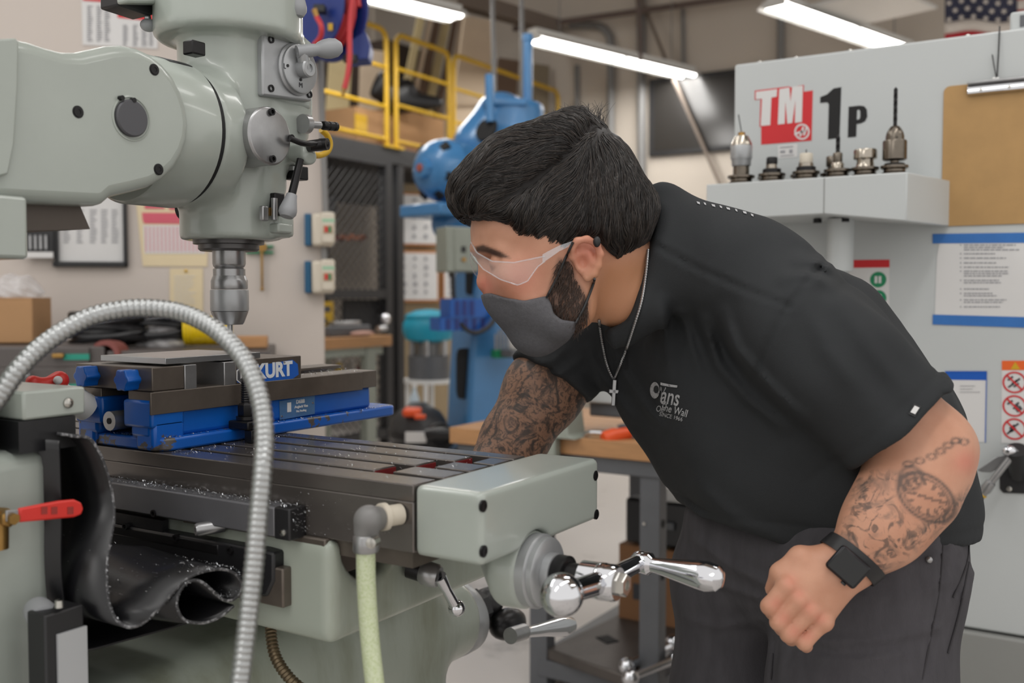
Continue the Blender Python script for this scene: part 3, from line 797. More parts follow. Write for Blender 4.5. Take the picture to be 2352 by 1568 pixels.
MB().cyl(pd(1212, 95, 6), pd(1212, 80, 6), .034).build('pipe_collar', M['blueenamel'], dp)
# switch box, cable, tool rack and trays on the press
c = pd(1050, 574, 5.45)
t = dp
t = MB().obox(c, (ax, ay, ZZ), (.095, .08, .122)).build('switch_box', M['greygreen'], t, bevel=.006)
MB().obox(c + ax * .02 - ay * .083, (ax, ay, ZZ), (.07, .004, .115)).build('cover', M['greygreen'], t, bevel=.003)
MB().obox(c + ax * .0 - ay * .09, (ax, ay, ZZ), (.012, .006, .016)).build('switch', M['black'], t, bevel=.003)
MB().cyl(c - ZZ * .055 + ax * .0 - ay * .085, c - ZZ * .055 - ay * .098, .012, n=12).build('latch', M['brass'], t)
MB().cyl(c - ZZ * .122 - ax * .04, c - ZZ * .15 - ax * .04, .012, n=10).build('gland', M['conduit'], t)
pts = smooth_path([pd(1040, 626, 5.4), pd(1043, 690, 5.4), pd(1056, 740, 5.38), pd(1090, 764, 5.36), pd(1128, 745, 5.38), pd(1142, 705, 5.42), pd(1130, 660, 5.5)], 6)
tag(MB().tube(pts, .013, 8).build('looped_cable', M['cage']), 'dark cable looping below the grey switch box', 'cable')
for nm, (x0, y0, x1, y1), lb in (('tool_tray', (996, 728, 1118, 758), 'lower blue plastic tray of tooling on the drill press column'), ('tool_tray', (1020, 686, 1122, 728), 'upper blue plastic tray behind the cable on the drill press')):
    q = pd((x0 + x1) / 2, y1, 5.45); t = thing(nm, lb, 'tray', q, 'blue trays on the drill press')
    hw = (x1 - x0) / 2 / FPX * 5.45; hh = (y1 - y0) / FPX * 5.45
    MB().obox(q + ZZ * .006, (ax, ay, ZZ), (hw, .07, .006)).build('base', M['viseclean'], t)
    for s in (-1, 1):
        MB().obox(q + ZZ * hh / 2 + ax * s * hw, (ax, ay, ZZ), (.004, .07, hh / 2)).build('side', M['viseclean'], t)
        MB().obox(q + ZZ * hh / 2 + ay * s * .07, (ax, ay, ZZ), (hw, .004, hh / 2)).build('side', M['viseclean'], t)
    for k in range(5 if y1 > 740 else 3):
        MB().obox(q + ax * hw * (-.7 + .35 * k) - ay * .075 + ZZ * hh * .5, (ax, ay, ZZ), (.014, .003, hh * .4)).build('label', M['reelblue'], t)
for k, (x, y) in enumerate(((1052, 708), (1068, 700), (1084, 712))):
    q = pd(x, 726, 5.42)
    tag(MB().lathe(q, (0, 0, 1), [(.02, 0), (.02, .05), (.012, .055), (.012, .09 - .01 * k)], 12).build('tool_holder', M['black_oxide']), ['leftmost', 'middle', 'rightmost'][k] + ' small black tool holder standing in the upper blue tray', 'tool holder', 'tool holders in the upper tray')
q = pd(1158, 812, 5.5); t = thing('drill_rack', 'green magnetic rack of drill bits on the blue column', 'rack', q)
MB().obox(q, (ax, ay, ZZ), (.066, .035, .022)).build('block', M['green'], t, bevel=.004)
for k in range(6):
    b = q + ax * (-.05 + .02 * k)
    tag(MB().cyl(b, b + ZZ * (.11 + .02 * (k * 7 % 3)), .007, n=8).build('drill', M['steel']), ORD[k].replace('nearest', 'second') .replace('second', ['first', 'second', 'third', 'fourth', 'fifth', 'sixth'][k]) + ' steel drill bit from the mans side in the green rack' if False else ['leftmost', 'second', 'third', 'fourth', 'fifth', 'rightmost'][k] + ' steel drill bit in the row on the green rack of the blue column', 'drill bit', 'drills in the green rack')
q = pd(1197, 760, 5.4)
t = thing('coolant_bottle', 'white bottle standing beside the drill press behind the man', 'bottle', q - ZZ * .1)
MB().lathe(q - ZZ * .1, (0, 0, 1), [(.06, 0), (.07, .02), (.07, .16), (.04, .2), (.035, .23)], 18).build('body', M['white'], t)
MB().lathe(q - ZZ * .1, (0, 0, 1), [(.03, .22), (.03, .26)], 12).build('cap', M['ivory'], t)
tag(MB().obox(q - ZZ * .12 - RT * .0, (ax, ay, ZZ), (.09, .07, .02)).build('bottle_shelf', M['greypaint'], bevel=.004), 'small grey shelf under the white bottle at the drill press', 'shelf')

# ---------------------------------------------------------------- things on the left wall
def sheet(name, px, mat, label, cat, off=.004, th=.003, loc=None):
    c = np.mean([WL.pt(*q) for q in px], 0)
    t = thing(name, label, cat, c)
    WL.slab(MB(), px, off, th).build('sheet', mat, t)
    return t
t = sheet('wall_chart', [(186, -40), (362, -40), (362, 112), (190, 103)], M['paper'], 'white reference chart with a red heading above the mill arm', 'chart')
WL.slab(MB(), [(190, -5), (259, 0), (259, 6), (190, 1)], .006, .002).build('heading', M['redprint'], t)
WL.slab(MB(), [(270, 17), (362, 22), (362, 50), (270, 40)], .006, .002).build('heading', M['redprint'], t)
mb = MB(); 
for x in (200, 222, 240): WL.rows(mb, x, 12, x + 14, 96, 16, .006, int(x), .5, True)
for x in (282, 305, 325, 342): WL.rows(mb, x, 56, x + 14, 106, 11, .006, int(x), .5, True)
mb.build('print', M['ink'], t)['kind'] = 'stuff'
t = thing('framed_chart', 'black framed chart hanging on the wall behind the mill arm', 'frame', WL.pt(207, 612))
for (x0, y0, x1, y1) in ((120, 420, 133, 613), (280, 420, 292, 613), (120, 600, 292, 613), (120, 418, 292, 430)):
    WL.rect(MB(), x0, y0, x1, y1, .03, .028).build('frame', M['black'], t, bevel=.003)
WL.rect(MB(), 128, 424, 285, 606, .008, .006).build('sheet', M['paper'], t)
mb = MB()
for x in (146, 176, 206, 232, 256): WL.rows(mb, x, 480, x + 18, 560, 11, .0095, int(x), .45, True)
mb.build('print', M['ink'], t)['kind'] = 'stuff'
t = sheet('tap_drill_chart', [(310, 440), (480, 440), (476, 612), (328, 611)], M['cream'], 'cream chart with pink headings pinned behind the mill head', 'chart')
WL.slab(MB(), [(326, 488), (480, 489), (480, 508), (328, 508)], .006, .002).build('heading', M['pink'], t)
mb = MB(); WL.rect(mb, 332, 470, 378, 480, .006, .001); WL.rect(mb, 388, 470, 404, 482, .006, .001); WL.rect(mb, 330, 508, 474, 515, .006, .001); mb.build('lettering', M['pink'], t)['kind'] = 'stuff'
WL.slab(MB(), [(329, 517), (474, 517), (472, 582), (332, 582)], .0055, .001).build('table', M['paper'], t)
mb = MB()
for x in range(334, 470, 9): WL.rect(mb, x, 520, x + 3, 578, .0065, .001)
mb.build('print', M['pink'], t)['kind'] = 'stuff'
t = sheet('white_notice', [(390, 616), (466, 616), (466, 790), (390, 790)], M['cream'], 'pale notice sheet pinned below the cream chart', 'notice')
mb = MB(); WL.rows(mb, 400, 632, 458, 700, 9, .006, 8, .3, True); mb.build('print', M['paper'], t)['kind'] = 'stuff'
MB().ball(WL.pt(427, 622, .006), .006, 8, 6).build('pin', M['yellow'], t)
# wrench on green clips
t = thing('hanging_wrench', 'long rusty wrench hanging from a green clip beside the chuck', 'wrench', WL.pt(602, 670))
WL.rect(MB(), 598, 572, 605, 662, .03, .012).build('shank', M['brass'], t, bevel=.003)
MB().lathe(WL.pt(602, 567, .036), WL.n, [(.018, -.012), (.018, 0)], 14).build('head', M['brass'], t)
MB().ball(WL.pt(602, 664, .026), .008, 8, 6).build('tip', M['brass'], t)
t = thing('wall_clip', 'green clip rail holding the rusty wrench', 'clip', WL.pt(600, 585))
for y in (563, 577): WL.rect(MB(), 565, y, 628, y + 5, .018, .016).build('bar', M['green'], t)
# switches and conduit on the wall end
pipe('wall_end_conduit', [WL.pt(735, 120, .03), WL.pt(741, 300, .03), WL.pt(748, 492, .03)], .012, M['conduit'], 'grey conduit down the wall end above the switches', 'conduit')
pipe('wall_end_conduit', [WL.pt(744, 562, .03), WL.pt(745, 600, .03)], .012, M['conduit'], 'short conduit joining the two wall switches', 'conduit')
for y, lb in ((490, 'ivory motor switch with blue side on the wall end, upper one'), (599, 'ivory motor switch with blue side on the wall end, lower one')):
    t = thing('motor_switch', lb, 'switch', WL.pt(735, y + 74), 'switches on the wall end')
    WL.rect(MB(), 699, y, 716, y + 74, .05, .048).build('side_plate', mk('switch_blue', (24, 84, 120), .4), t, bevel=.004)
    WL.rect(MB(), 716, y - 1, 768, y + 75, .075, .073).build('housing', M['ivory'], t, bevel=.012)
    WL.rect(MB(), 736, y - 4, 770, y + 70, .085, .04).build('cover', M['ivory'], t, bevel=.01)
    WL.rect(MB(), 742, y + 27, 764, y + 46, .087, .003).build('window', mk('switch_window', (176, 150, 120), .3), t)
    WL.rect(MB(), 746, y + 30, 753, y + 43, .09, .004).build('button', M['redprint'], t)
    WL.rect(MB(), 754, y + 30, 760, y + 43, .09, .004).build('button', M['green'], t)
    mb = MB(); WL.rect(mb, 740, y + 12, 768, y + 20, .0855, .0008); mb.build('print', mk('pale_green_print', (150, 190, 160), .6), t)
# small picture rail with keys behind the column
t = thing('key_rack', 'dark rack with a white label strip beside the framed chart', 'rack', WL.pt(90, 592))
WL.rect(MB(), 58, 525, 124, 590, .04, .035).build('back', M['black'], t, bevel=.004)
WL.rect(MB(), 44, 578, 122, 592, .045, .004).build('label_strip', M['paper'], t)
for k in range(4): WL.rect(MB(), 66 + 12 * k, 540, 72 + 12 * k, 572, .05, .008).build('key', M['steel'], t)

# cabinet, hoses, boxes below the charts
CZ = WL.pt(300, 800, .25)[2]
ctop = P(300, 800, 3.2)[2]
cab = thing('drawer_cabinet', 'dark brown grey drawer cabinet against the left wall', 'cabinet', WL.pt(250, 1000, .3) * np.array([1, 1, 0]))
a, b = WL.pt(-60, 800, .45), WL.pt(236, 800, .45)
def cbox(mb, x0, y0, x1, y1, off, th): return WL.rect(mb, x0, y0, x1, y1, off, th)
A_ = WL.pt(-120, 795, .55); B_ = WL.pt(240, 795, .55)
MB().prism([A_, B_, (B_[0], B_[1], 0), (A_[0], A_[1], 0)], -WL.n * .5).build('body', M['drawer'], cab, bevel=.006)
for i, (y0, y1) in enumerate(((800, 843), (846, 905), (908, 990))):
    d_ = WL.rect(MB(), -110, y0, 205, y1, .565, .014).build('drawer', M['drawer'], cab, bevel=.004)
    WL.rect(MB(), 145, (813, 882, 940)[i], 205, (826, 892, 952)[i], .57, .005).build('label', M['tealprint'], d_)
    WL.rect(MB(), 118, (812, 868, 940)[i], 146, (822, 880, 950)[i], .59, .024).build('pull', M['brass'], d_, bevel=.003)
MB().ball(WL.pt(62, 862, .59), .012, 10, 8).build('lock', M['steel'], cab)
# second cabinet/top ledge behind the vise
wb = thing('wall_bench', 'dark grey bench along the left wall carrying coiled hoses', 'bench', WL.pt(430, 1000, .3) * np.array([1, 1, 0]))
A2, B2 = WL.pt(246, 806, .55), WL.pt(618, 806, .55)
MB().prism([A2, B2, B2 - ZZ * .04, A2 - ZZ * .04], -WL.n * .52).build('top', M['drawer'], wb, bevel=.004)
for q in (A2, B2):
    for k in (.04, .46):
        c = q - WL.n * k + (WL.u * .03 if q is A2 else -WL.u * .03)
        MB().box((c[0] - .025, c[1] - .025, 0), (c[0] + .025, c[1] + .025, c[2] - .04)).build('leg', M['drawer'], wb)
topz = A2[2]
def coil(c, R1, r, turns, mat, name, label, cat, pitch=.02, squash=.8, seed=1):
    rg = random.Random(seed); pts = []
    for i in range(int(turns * 20)):
        a_ = 2 * PI * i / 20; k = i / (turns * 20)
        R_ = R1 * (1 + .07 * math.sin(i * .31 + seed))
        pts.append(np.array(c) + WL.u * R_ * math.cos(a_) + (-WL.n) * R_ * squash * math.sin(a_) + ZZ * (r + pitch * turns * k + .01 * math.sin(i * .5)))
    return tag(MB().tube(pts, r, 8).build(name, mat), label, cat)
c1 = WL.pt(245, 795, .3); c1[2] = topz + .0
coil(c1, 82 / FPX * 3.4, .013, 5, M['rubber'], 'coiled_hose', 'coil of thick black rubber hose on the wall bench', 'hose', .02, .6, 2)
c2 = WL.pt(370, 795, .26); c2[2] = topz
coil(c2, 74 / FPX * 3.4, .011, 4, M['rubber'], 'coiled_cable', 'coil of black cable in clear plastic beside the thick hose coil', 'cable', .024, .6, 5)
f = lambda p: ell(p, c2 + ZZ * .03, np.array([WL.u, -WL.n, ZZ]), (.095, .06, .06)) + .006 * np.sin(p[:, 0] * 90) * np.sin(p[:, 2] * 110 + p[:, 1] * 70)
tag(sdf_obj('plastic_bag', f, c2 - .2, c2 + .2, .008, M['clearwrap'], K=4), 'clear plastic bag bundled inside the black cable coil', 'bag')
c = WL.pt(290, 812, .5); 
t = thing('red_fitting', 'dull red round pipe fitting lying under the black hose coil', 'fitting', c)
MB().lathe(WL.pt(251, 815, .52), WL.n - WL.u * .3, [(.045, -.05), (.05, 0), (.05, .03), (.034, .03), (.03, -.03), (.001, -.03)], 20).build('flange', mk('dull_red', (126, 66, 60), .5), t)
pts = [WL.pt(400 + 16 * i / 6 * 1.7, 790 - 4 * i, .18 + .001 * i) for i in range(2)]
# yellow spiral hose
pts = []
a0, a1 = WL.pt(425, 778, .28), WL.pt(530, 792, .3)
for i in range(13 * 16):
    k = i / 208; a_ = 2 * PI * i / 16; c = a0 + (a1 - a0) * k
    c[2] = topz + .055
    pts.append(c + ZZ * .048 * math.cos(a_) + WL.n * .048 * math.sin(a_))
tag(MB().tube(pts, .0055, 6).build('spiral_hose', mk('yellow_hose', (232, 200, 20), .4)), 'yellow spiral air hose lying on the wall bench behind the flexible arm', 'hose')
q = WL.pt(578, 812, .4); q[2] = topz
t = thing('wooden_block', 'small plain wooden block on the wall bench under the wrench', 'block', q)
MB().obox(q + ZZ * .02, (WL.u, WL.n, ZZ), (.055, .04, .02)).build('block_body', M['wood'], t, bevel=.003)
c = WL.pt(38, 800, .3); c[2] = A_[2]; c = c + ZZ * .075
carton(c, .085, .12, .073, M['cardboard'], 'small cardboard box on the drawer cabinet holding crumpled plastic', tape=False, rot=(tuple(WL.u), tuple(WL.n), (0, 0, 1)))
cc = c + ZZ * .1
f = lambda p: ell(p, cc, np.array([WL.u, -WL.n, ZZ]), (.085, .1, .055)) + .009 * np.sin(p[:, 0] * 80 + 2 * np.sin(p[:, 2] * 60)) * np.sin(p[:, 2] * 95 + p[:, 1] * 70)
tag(sdf_obj('plastic_wrap', f, cc - .2, cc + .2, .007, M['clearwrap'], K=4), 'crumpled clear plastic wrap heaped in the cardboard box', 'plastic wrap')

# ---------------------------------------------------------------- hose reel at the wall end
q = P(748, 28, 3.55); nr = -FH * .78 - RT * .62 ; nr /= np.linalg.norm(nr)
reel = thing('hose_reel', 'navy blue hose reel with red air hose mounted at the wall end', 'hose reel', q)
R_ = 108 / FPX * 3.55
for k, nm in ((0, 'flange'), (.11, 'flange')):
    MB().lathe(q + nr * (k - .05), nr, [(R_ * .3, -.003), (R_ * .96, -.003), (R_, .0), (R_, .008), (R_ * .96, .01), (R_ * .5, .004), (R_ * .3, .012)], 44).build(nm, M['reelblue'], reel)
MB().cyl(q - nr * .05, q + nr * .06, R_ * .5).build('drum', M['reelblue'], reel)
rx = np.cross(ZZ, nr); rx /= np.linalg.norm(rx)
pts = []
for i in range(3 * 24):
    a_ = 2 * PI * i / 24; pts.append(q + nr * (-.03 + .07 * i / 72) + (rx * math.cos(a_) + np.cross(nr, rx) * math.sin(a_)) * R_ * .82)
MB().tube(pts, .012, 8).build('wound_hose', M['redhose'], reel)
MB().prism([P(800, 95, 3.5), P(838, 70, 3.5), P(850, 105, 3.5), P(845, 135, 3.5), P(790, 140, 3.5)], V(FH) * .1).build('bracket', M['reelblue'], reel, bevel=.004)
MB().cyl(P(805, 128, 3.48), P(805, 142, 3.48), .026, n=16).build('roller_guide', M['rubber'], reel)
pts = smooth_path([P(815, -40, 3.42), P(806, 20, 3.42), P(803, 80, 3.42), P(803, 130, 3.42), P(799, 170, 3.42), P(791, 204, 3.42)], 5)
MB().tube(pts, .0095, 10).build('hanging_hose', M['redhose'], reel)
MB().cyl(P(791, 202, 3.42), P(787, 220, 3.42), .008, .005, 10).build('hose_tip', M['brass'], reel)
pts = smooth_path([P(728, 40, 3.38), P(738, 60, 3.36), P(736, 85, 3.38), P(718, 108, 3.42)], 5)
MB().tube(pts, .009, 10).build('feed_hose', M['redhose'], reel)
MB().cyl(P(722, 22, 3.38), P(729, 42, 3.38), .011, .008, 8).build('brass_fitting', M['brass'], reel)
MB().obox(P(759, 62, 3.42), (RT, FH, ZZ), (.008, .003, .012)).build('tag_sticker', M['yellow'], reel)
MB().obox(P(735, 22, 3.42), (RT, FH, ZZ), (.02, .02, .014)).build('swivel', M['black'], reel, bevel=.004)
MB().obox(P(700, 40, 3.72), (WL.u, WL.n, ZZ), (.05, .12, .14)).build('wall_mount', M['reelblue'], reel, bevel=.004)

# ---------------------------------------------------------------- work stand with a wooden top behind the table end
zt_ = on(1400, 1048, Y=P(1490, 1300, 3.2)[1])[2]
leg = P(1492, 1300, 3.2); X1, Y0 = leg[0] + .05, leg[1] - .03
X0 = on(1205, 1030, Z=zt_)[0]
stand = thing('work_stand', 'small work stand with a butcher block top and grey steel legs behind the mill', 'work stand', ((X0 + X1) / 2, Y0 + .4, 0))
zc = on(1400, 1012, Y=Y0)[2]
zu = on(1400, 1052, Y=Y0)[2]
n = 7
for i in range(n):
    a, b = Y0 + .8 * i / n, Y0 + .8 * (i + 1) / n
    MB().box((X0 - .3, a + .0008, zu), (X1 + .1, b - .0008, zc)).build('plank', M['wood'], stand, bevel=.002)
MB().box((X0 - .28, Y0 + .02, zu - .055), (X1 + .06, Y0 + .78, zu - .002)).build('top_frame', M['greypaint'], stand, bevel=.004)
lb_ = P(1237, 1450, 3.45)
def leg_chan(x, y, name='leg'):
    mb = MB()
    mb.box((x - .034, y - .002, 0), (x + .034, y + .002, zu - .05)); mb.box((x - .034, y, 0), (x - .030, y + .055, zu - .05)); mb.box((x + .030, y, 0), (x + .034, y + .055, zu - .05))
    l = mb.build(name, M['greypaint'], stand)
    for z in (.45, .62, .78):
        MB().cyl((x + .0345, y + .027, z), (x + .0355, y + .027, z), .014, n=12).build('slot', M['darkvoid'], l)
    for z in (.47, .62): MB().lathe((x - .018, y - .004, z), (0, -1, 0), [(.006, 0), (.005, .003)], 8).build('bolt', M['chromebolt'], l)
xa = leg[0]; xb = on(1237, 1450, Y=leg[1])[0]
leg_chan(xa, leg[1]); leg_chan(xb, leg[1]); leg_chan(xa, leg[1] + .8); leg_chan(xb, leg[1] + .8)
zs = on(1240, 1512, Y=leg[1])[2]
for y in (leg[1] - .005, leg[1] + .78): MB().box((xb, y, zs - .06), (xa, y + .03, zs)).build('shelf_rail', M['greypaint'], stand, bevel=.003)
for x in (xb, xa): MB().box((x - .03, leg[1], zs - .06), (x + .03, leg[1] + .8, zs)).build('shelf_rail', M['greypaint'], stand, bevel=.003)
M['oldplate'] = mk('worn_steel_plate', (96, 90, 86), .5, .5, var=.3, scale=8)
pl = [on(x, y, Z=zs + .04) for x, y in ((1255, 1488), (1440, 1552), (1570, 1440), (1460, 1392))]
t = thing('steel_plate', 'thick worn steel plate with a slot lying on the lower shelf of the work stand', 'plate', (np.mean(pl, 0)) - ZZ * .04)
MB().prism(pl, -ZZ * .04).build('plate_body', M['oldplate'], t, bevel=.006)
c = on(1395, 1468, Z=zs + .041)
MB().obox(c, ((.85, -.5, 0), (.5, .85, 0), ZZ), (.035, .025, .002)).build('slot', M['darkvoid'], t)
for i, (x, y, x2, y2) in enumerate(((1440, 1530, 1545, 1478), (1448, 1556, 1552, 1512))):
    a, b = on(x, y, Z=zs + .06), on(x2, y2, Z=zs + .07)
    t = thing('spare_crank', ('upper' if i == 0 else 'lower') + ' of two chromed spare crank handles on the work stand shelf', 'crank', a - ZZ * .03, 'spare cranks on the shelf')
    MB().ball(a, .028).build('ball', M['chrome'], t); MB().cyl(a, b, .012, .016).build('arm', M['chrome'], t); MB().ball(b, .03).build('hub', M['chrome'], t)
a = on(1520, 1392, Z=zs + .12)
cx = P(1500, 1390, 3.75)
t = carton((cx[0] + .05, cx[1] + .05, zs + .16), .16, .12, .155, M['kraft'], 'brown cardboard carton with printed boxes standing on the stand shelf')
for k in range(2):
    MB().obox((cx[0] + .05 - .1 + .03, cx[1] + .05 - .1215, zs + .25 - .1 * k), ((1, 0, 0), (0, 1, 0), ZZ), (.03, .001, .03)).build('print', M['darkink'], t)
t = thing('black_case', 'black plastic case stacked on the carton under the work stand', 'case', (cx[0] + .08, cx[1] + .05, zs + .33))
MB().box((cx[0] - .08, cx[1] - .08, zs + .333), (cx[0] + .26, cx[1] + .18, zs + .5)).build('body', M['black'], t, bevel=.012)
MB().box((cx[0] + .02, cx[1] - .095, zs + .40), (cx[0] + .12, cx[1] - .08, zs + .43)).build('handle', M['greypaint'], t, bevel=.004)
# arbor press on the stand
q = P(1288, 1000, 3.15); 
yv = Y0 + .03
def ap(x, y): return on(x, y, Y=yv)
t = thing('arbor_press', 'grey green arbor press casting standing on the wooden work stand', 'press', (ap(1290, 1055)[0], yv, zc))
poly = [ap(1243, 1056), ap(1300, 1058), ap(1302, 1022), ap(1345, 1010), ap(1330, 995), ap(1322, 930), ap(1318, 880), ap(1262, 880), ap(1262, 960)]
poly = [ap(1243, 1056), ap(1300, 1058), ap(1302, 1022), ap(1345, 1010), ap(1330, 995), ap(1322, 930), ap(1318, 880), ap(1262, 880), ap(1262, 960)]
up_ = [(p[0], Y0 - .045, max(p[2], zc)) for p in poly]
MB().prism(up_[1:], (0, .12, 0)).build('frame', M['greygreen'], t, bevel=.008)
MB().box((poly[0][0], Y0 - .045, poly[0][2]), (poly[1][0], Y0 - .003, zc + .03)).build('edge_hook', M['greygreen'], t, bevel=.008)
MB().obox(ap(1370, 915) + np.array([0, .2, 0]), ((1, 0, 0), (0, 1, 0), ZZ), (.13, .08, .03)).build('table', M['panelpaint'], t, bevel=.006)
MB().obox(ap(1370, 945) + np.array([0, .2, 0]), ((1, 0, 0), (0, 1, 0), ZZ), (.10, .06, .035)).build('table_bracket', M['greypaint'], t, bevel=.006)
a, b = ap(1322, 1008), ap(1365, 994)
t = thing('ratchet_wrench', 'bent chrome wrench lying on the work stand by the orange handle', 'wrench', (a[0], a[1], zc))
MB().tube(smooth_path([a, ap(1335, 1010), ap(1345, 998), ap(1358, 993), ap(1398, 995)], 4), .009, 8).build('shank', M['chrome'], t)
MB().ball(a, .016).build('socket', M['chrome'], t)
a, b = ap(1392, 1010), ap(1460, 990) + np.array([0, .12, 0])
t = thing('orange_hammer', 'mallet with an orange plastic handle lying on the work stand', 'mallet', (a[0], a[1], zc))
MB().lathe(a, b - a, [(.02, -.012), (.03, -.008), (.032, .03), (.026, .05), (.02, .1), (.018, .17), (.012, .24)], 20).build('handle', M['orangeplastic'], t)
q = ap(1440, 1012) + np.array([0.02, .1, 0])
t = thing('parts_box', 'clear plastic parts box behind the mallet on the work stand', 'box', (q[0], q[1], zc))
MB().box((q[0] - .08, q[1] - .05, zc + .001), (q[0] + .1, q[1] + .08, zc + .035)).build('tray', mk('grey_box', (120, 120, 122), .35), t, bevel=.004)
MB().box((q[0] - .08, q[1] - .05, zc + .036), (q[0] + .1, q[1] + .08, zc + .042)).build('lid', M['greypaint'], t, bevel=.002)
q = ap(1438, 960) + np.array([0.03, .4, 0])
t = thing('parts_carton', 'white topped carton at the back of the work stand', 'box', (q[0], q[1], zc))
MB().box((q[0] - .1, q[1] - .08, zc), (q[0] + .12, q[1] + .08, zc + .1)).build('body', M['cardboard'], t, bevel=.004)
MB().box((q[0] - .1, q[1] - .08, zc + .1), (q[0] + .12, q[1] + .08, zc + .13)).build('lid', M['white'], t, bevel=.004)

# ================================================================ THE MILLING MACHINE
SX, SY = -1.115, 1.014                                   # the spindle axis
TZ0, TZ1, TY0, TY1 = 1.081, 1.153, .821, 1.046           # table
CH = np.array
mill = thing('milling_machine', 'pale green knee milling machine with a long slotted table and round head', 'milling machine', (-1.115, .5, 0))
def ring_of(mb, c, axis, r, n=20): return mb
# column and ram
mb = MB().box((-1.27, .12, 0), (-.97, .638, 1.19)); mb.build('column', M['mill'], mill, bevel=.02, seg=3)
MB().box((-1.25, .1, 1.19), (-.975, .585, 1.40)).build('column_neck', M['mill'], mill, bevel=.015)
MB().box((-1.26, .1, 1.388), (-.968, .612, 1.452)).build('turret', M['mill'], mill, bevel=.004)
# dovetail under the ram
dv = [on(60, 466, X=-1.03), on(182, 468, X=-1.03), on(207, 526, X=-1.03), on(60, 529, X=-1.03)]
MB().prism(dv, (-.17, 0, 0)).build('ram_dovetail', mk('raw_iron', (96, 88, 82), .5, .5, var=.2), mill)
KX = -1.0
outl = [(-60, 130), (-45, 98), (0, 90), (42, 87), (72, 93), (110, 106), (150, 117), (185, 118), (220, 111), (255, 103), (290, 101), (322, 108), (352, 122), (380, 144), (404, 172), (424, 210), (436, 248), (441, 285), (438, 322), (427, 355),
        (408, 387), (382, 412), (350, 430), (310, 441), (262, 452), (244, 468), (230, 472), (0, 463), (-60, 463)]
op = [on(x, y, X=KX) for x, y in outl]
MB().prism(op, (-.235, 0, 0)).build('ram_knuckle', M['mill'], mill, bevel=.014, seg=4)
MB().prism([on(x, y, X=KX + .007) for x, y in ((-60, 96), (0, 89), (38, 87), (44, 96), (42, 200), (34, 330), (20, 400), (-60, 420))], (-.05, 0, 0)).build('ram_shoulder', M['mill'], mill, bevel=.008, seg=3)
# pivot cap in its recess and the three socket screws of the knuckle
c = on(302, 272, X=KX); 
MB().lathe(c, (1, 0, 0), [(.0265, -.004), (.0265, .0008), (.0245, .0012), (.022, -.002), (.001, -.002)], 36).build('pivot_recess', M['mill'], mill)
cc = on(299, 272, X=KX)
MB().lathe(cc, (1, 0, 0), [(.0215, -.002), (.0215, .004), (.020, .0055), (.001, .0055)], 36).build('pivot_cap', mk('grey_black_cap', (84, 84, 88), .45, .3), mill)
for dx in (-.008, .008): MB().cyl(cc + CH([.0, dx - .006, .021]), cc + CH([.006, dx - .006, .021]), .003, n=10).build('cap_pin', M['black_oxide'], mill)
for x, y in ((179, 257), (354, 160), (364, 389)):
    q = on(x, y, X=KX)
    MB().lathe(q, (1, 0, 0), [(.0070, -.003), (.0070, .0004), (.0058, .0005), (.0056, .0014), (.003, .0014), (.003, .0008), (.001, .0008)], 20).build('socket_screw', M['black_oxide'], mill)
# head casting
seam = .912
def fh(p):
    d = rcyl(p, (SX + .004, SY + .002, 1.712), (SX + .004, SY + .002, 2.1), .104, .010)                     # motor mount
    b = rcyl(p, (SX + .002, SY, 1.43), (SX + .002, SY, 1.75), .069, .006)                              # quill housing
    d = smin(d, b, .008)
    d = smin(d, rcyl(p, (SX + .01, seam + .004, 1.566), (SX + .01, .965, 1.566), .093, .008), .022)        # tilt flange
    d = smin(d, rbox(p, (SX + .018, SY + .03, 1.655), (.048, .075, .075), .012), .018)                      # gearbox
    d = smin(d, rbox(p, (SX + .02, SY + .060, 1.671), (.047, .050, .060), .006), .008)
    d = smin(d, rcyl(p, (SX - .02, SY - .02, 1.566), (-1.078, SY - .028, 1.566), .050, .01), .016)            # feed housing
    d = smin(d, rcyl(p, (SX, SY + .022, 1.512), (-1.048, SY + .022, 1.512), .034, .012), .02)             # pinion barrel
    d = smin(d, rbox(p, (SX + .03, SY + .06, 1.58), (.04, .03, .045), .012), .02)
    d = smin(d, rbox(p, (SX + .066, SY + .035, 1.452), (.016, .018, .018), .005), .010)                      # lock lug
    return d
sdf_obj('head_casting', fh, (SX - .15, .88, 1.41), (SX + .16, SY + .16, 1.95), .005, M['mill'], mill, relax=1)
MB().lathe((SX + .01, .842, 1.566), (0, 1, 0), [(.06, -.01), (.093, -.01), (.097, -.004), (.097, .066), (.094, .069), (.05, .069)], 64).build('tilt_flange', M['mill'], mill)
MB().lathe((SX + .01, .906, 1.566), (0, 1, 0), [(.0925, 0), (.0925, .012)], 64).build('seam_gap', M['darkvoid'], mill)
# black scale plate on the flange
pts = []
for k in range(9):
    a = math.radians(62 + 4.2 * k)
    for y in (.868, .905): pts.append((SX + .01 + .0978 * math.cos(a), y, 1.566 + .0978 * math.sin(a)))
me = link_mesh('angle_scale', pts, [(2 * i, 2 * i + 1, 2 * i + 3, 2 * i + 2) for i in range(8)], M['black'], mill); s_ = me.modifiers.new('s', 'SOLIDIFY'); s_.thickness = .0012
# square bolt in the pocket below the motor mount
q = on(446, 112, X=-1.06)
MB().obox(q, ((1, 0, 0), (0, 1, 0), ZZ), (.01, .011, .009)).build('square_bolt', M['black_oxide'], mill, bevel=.002)
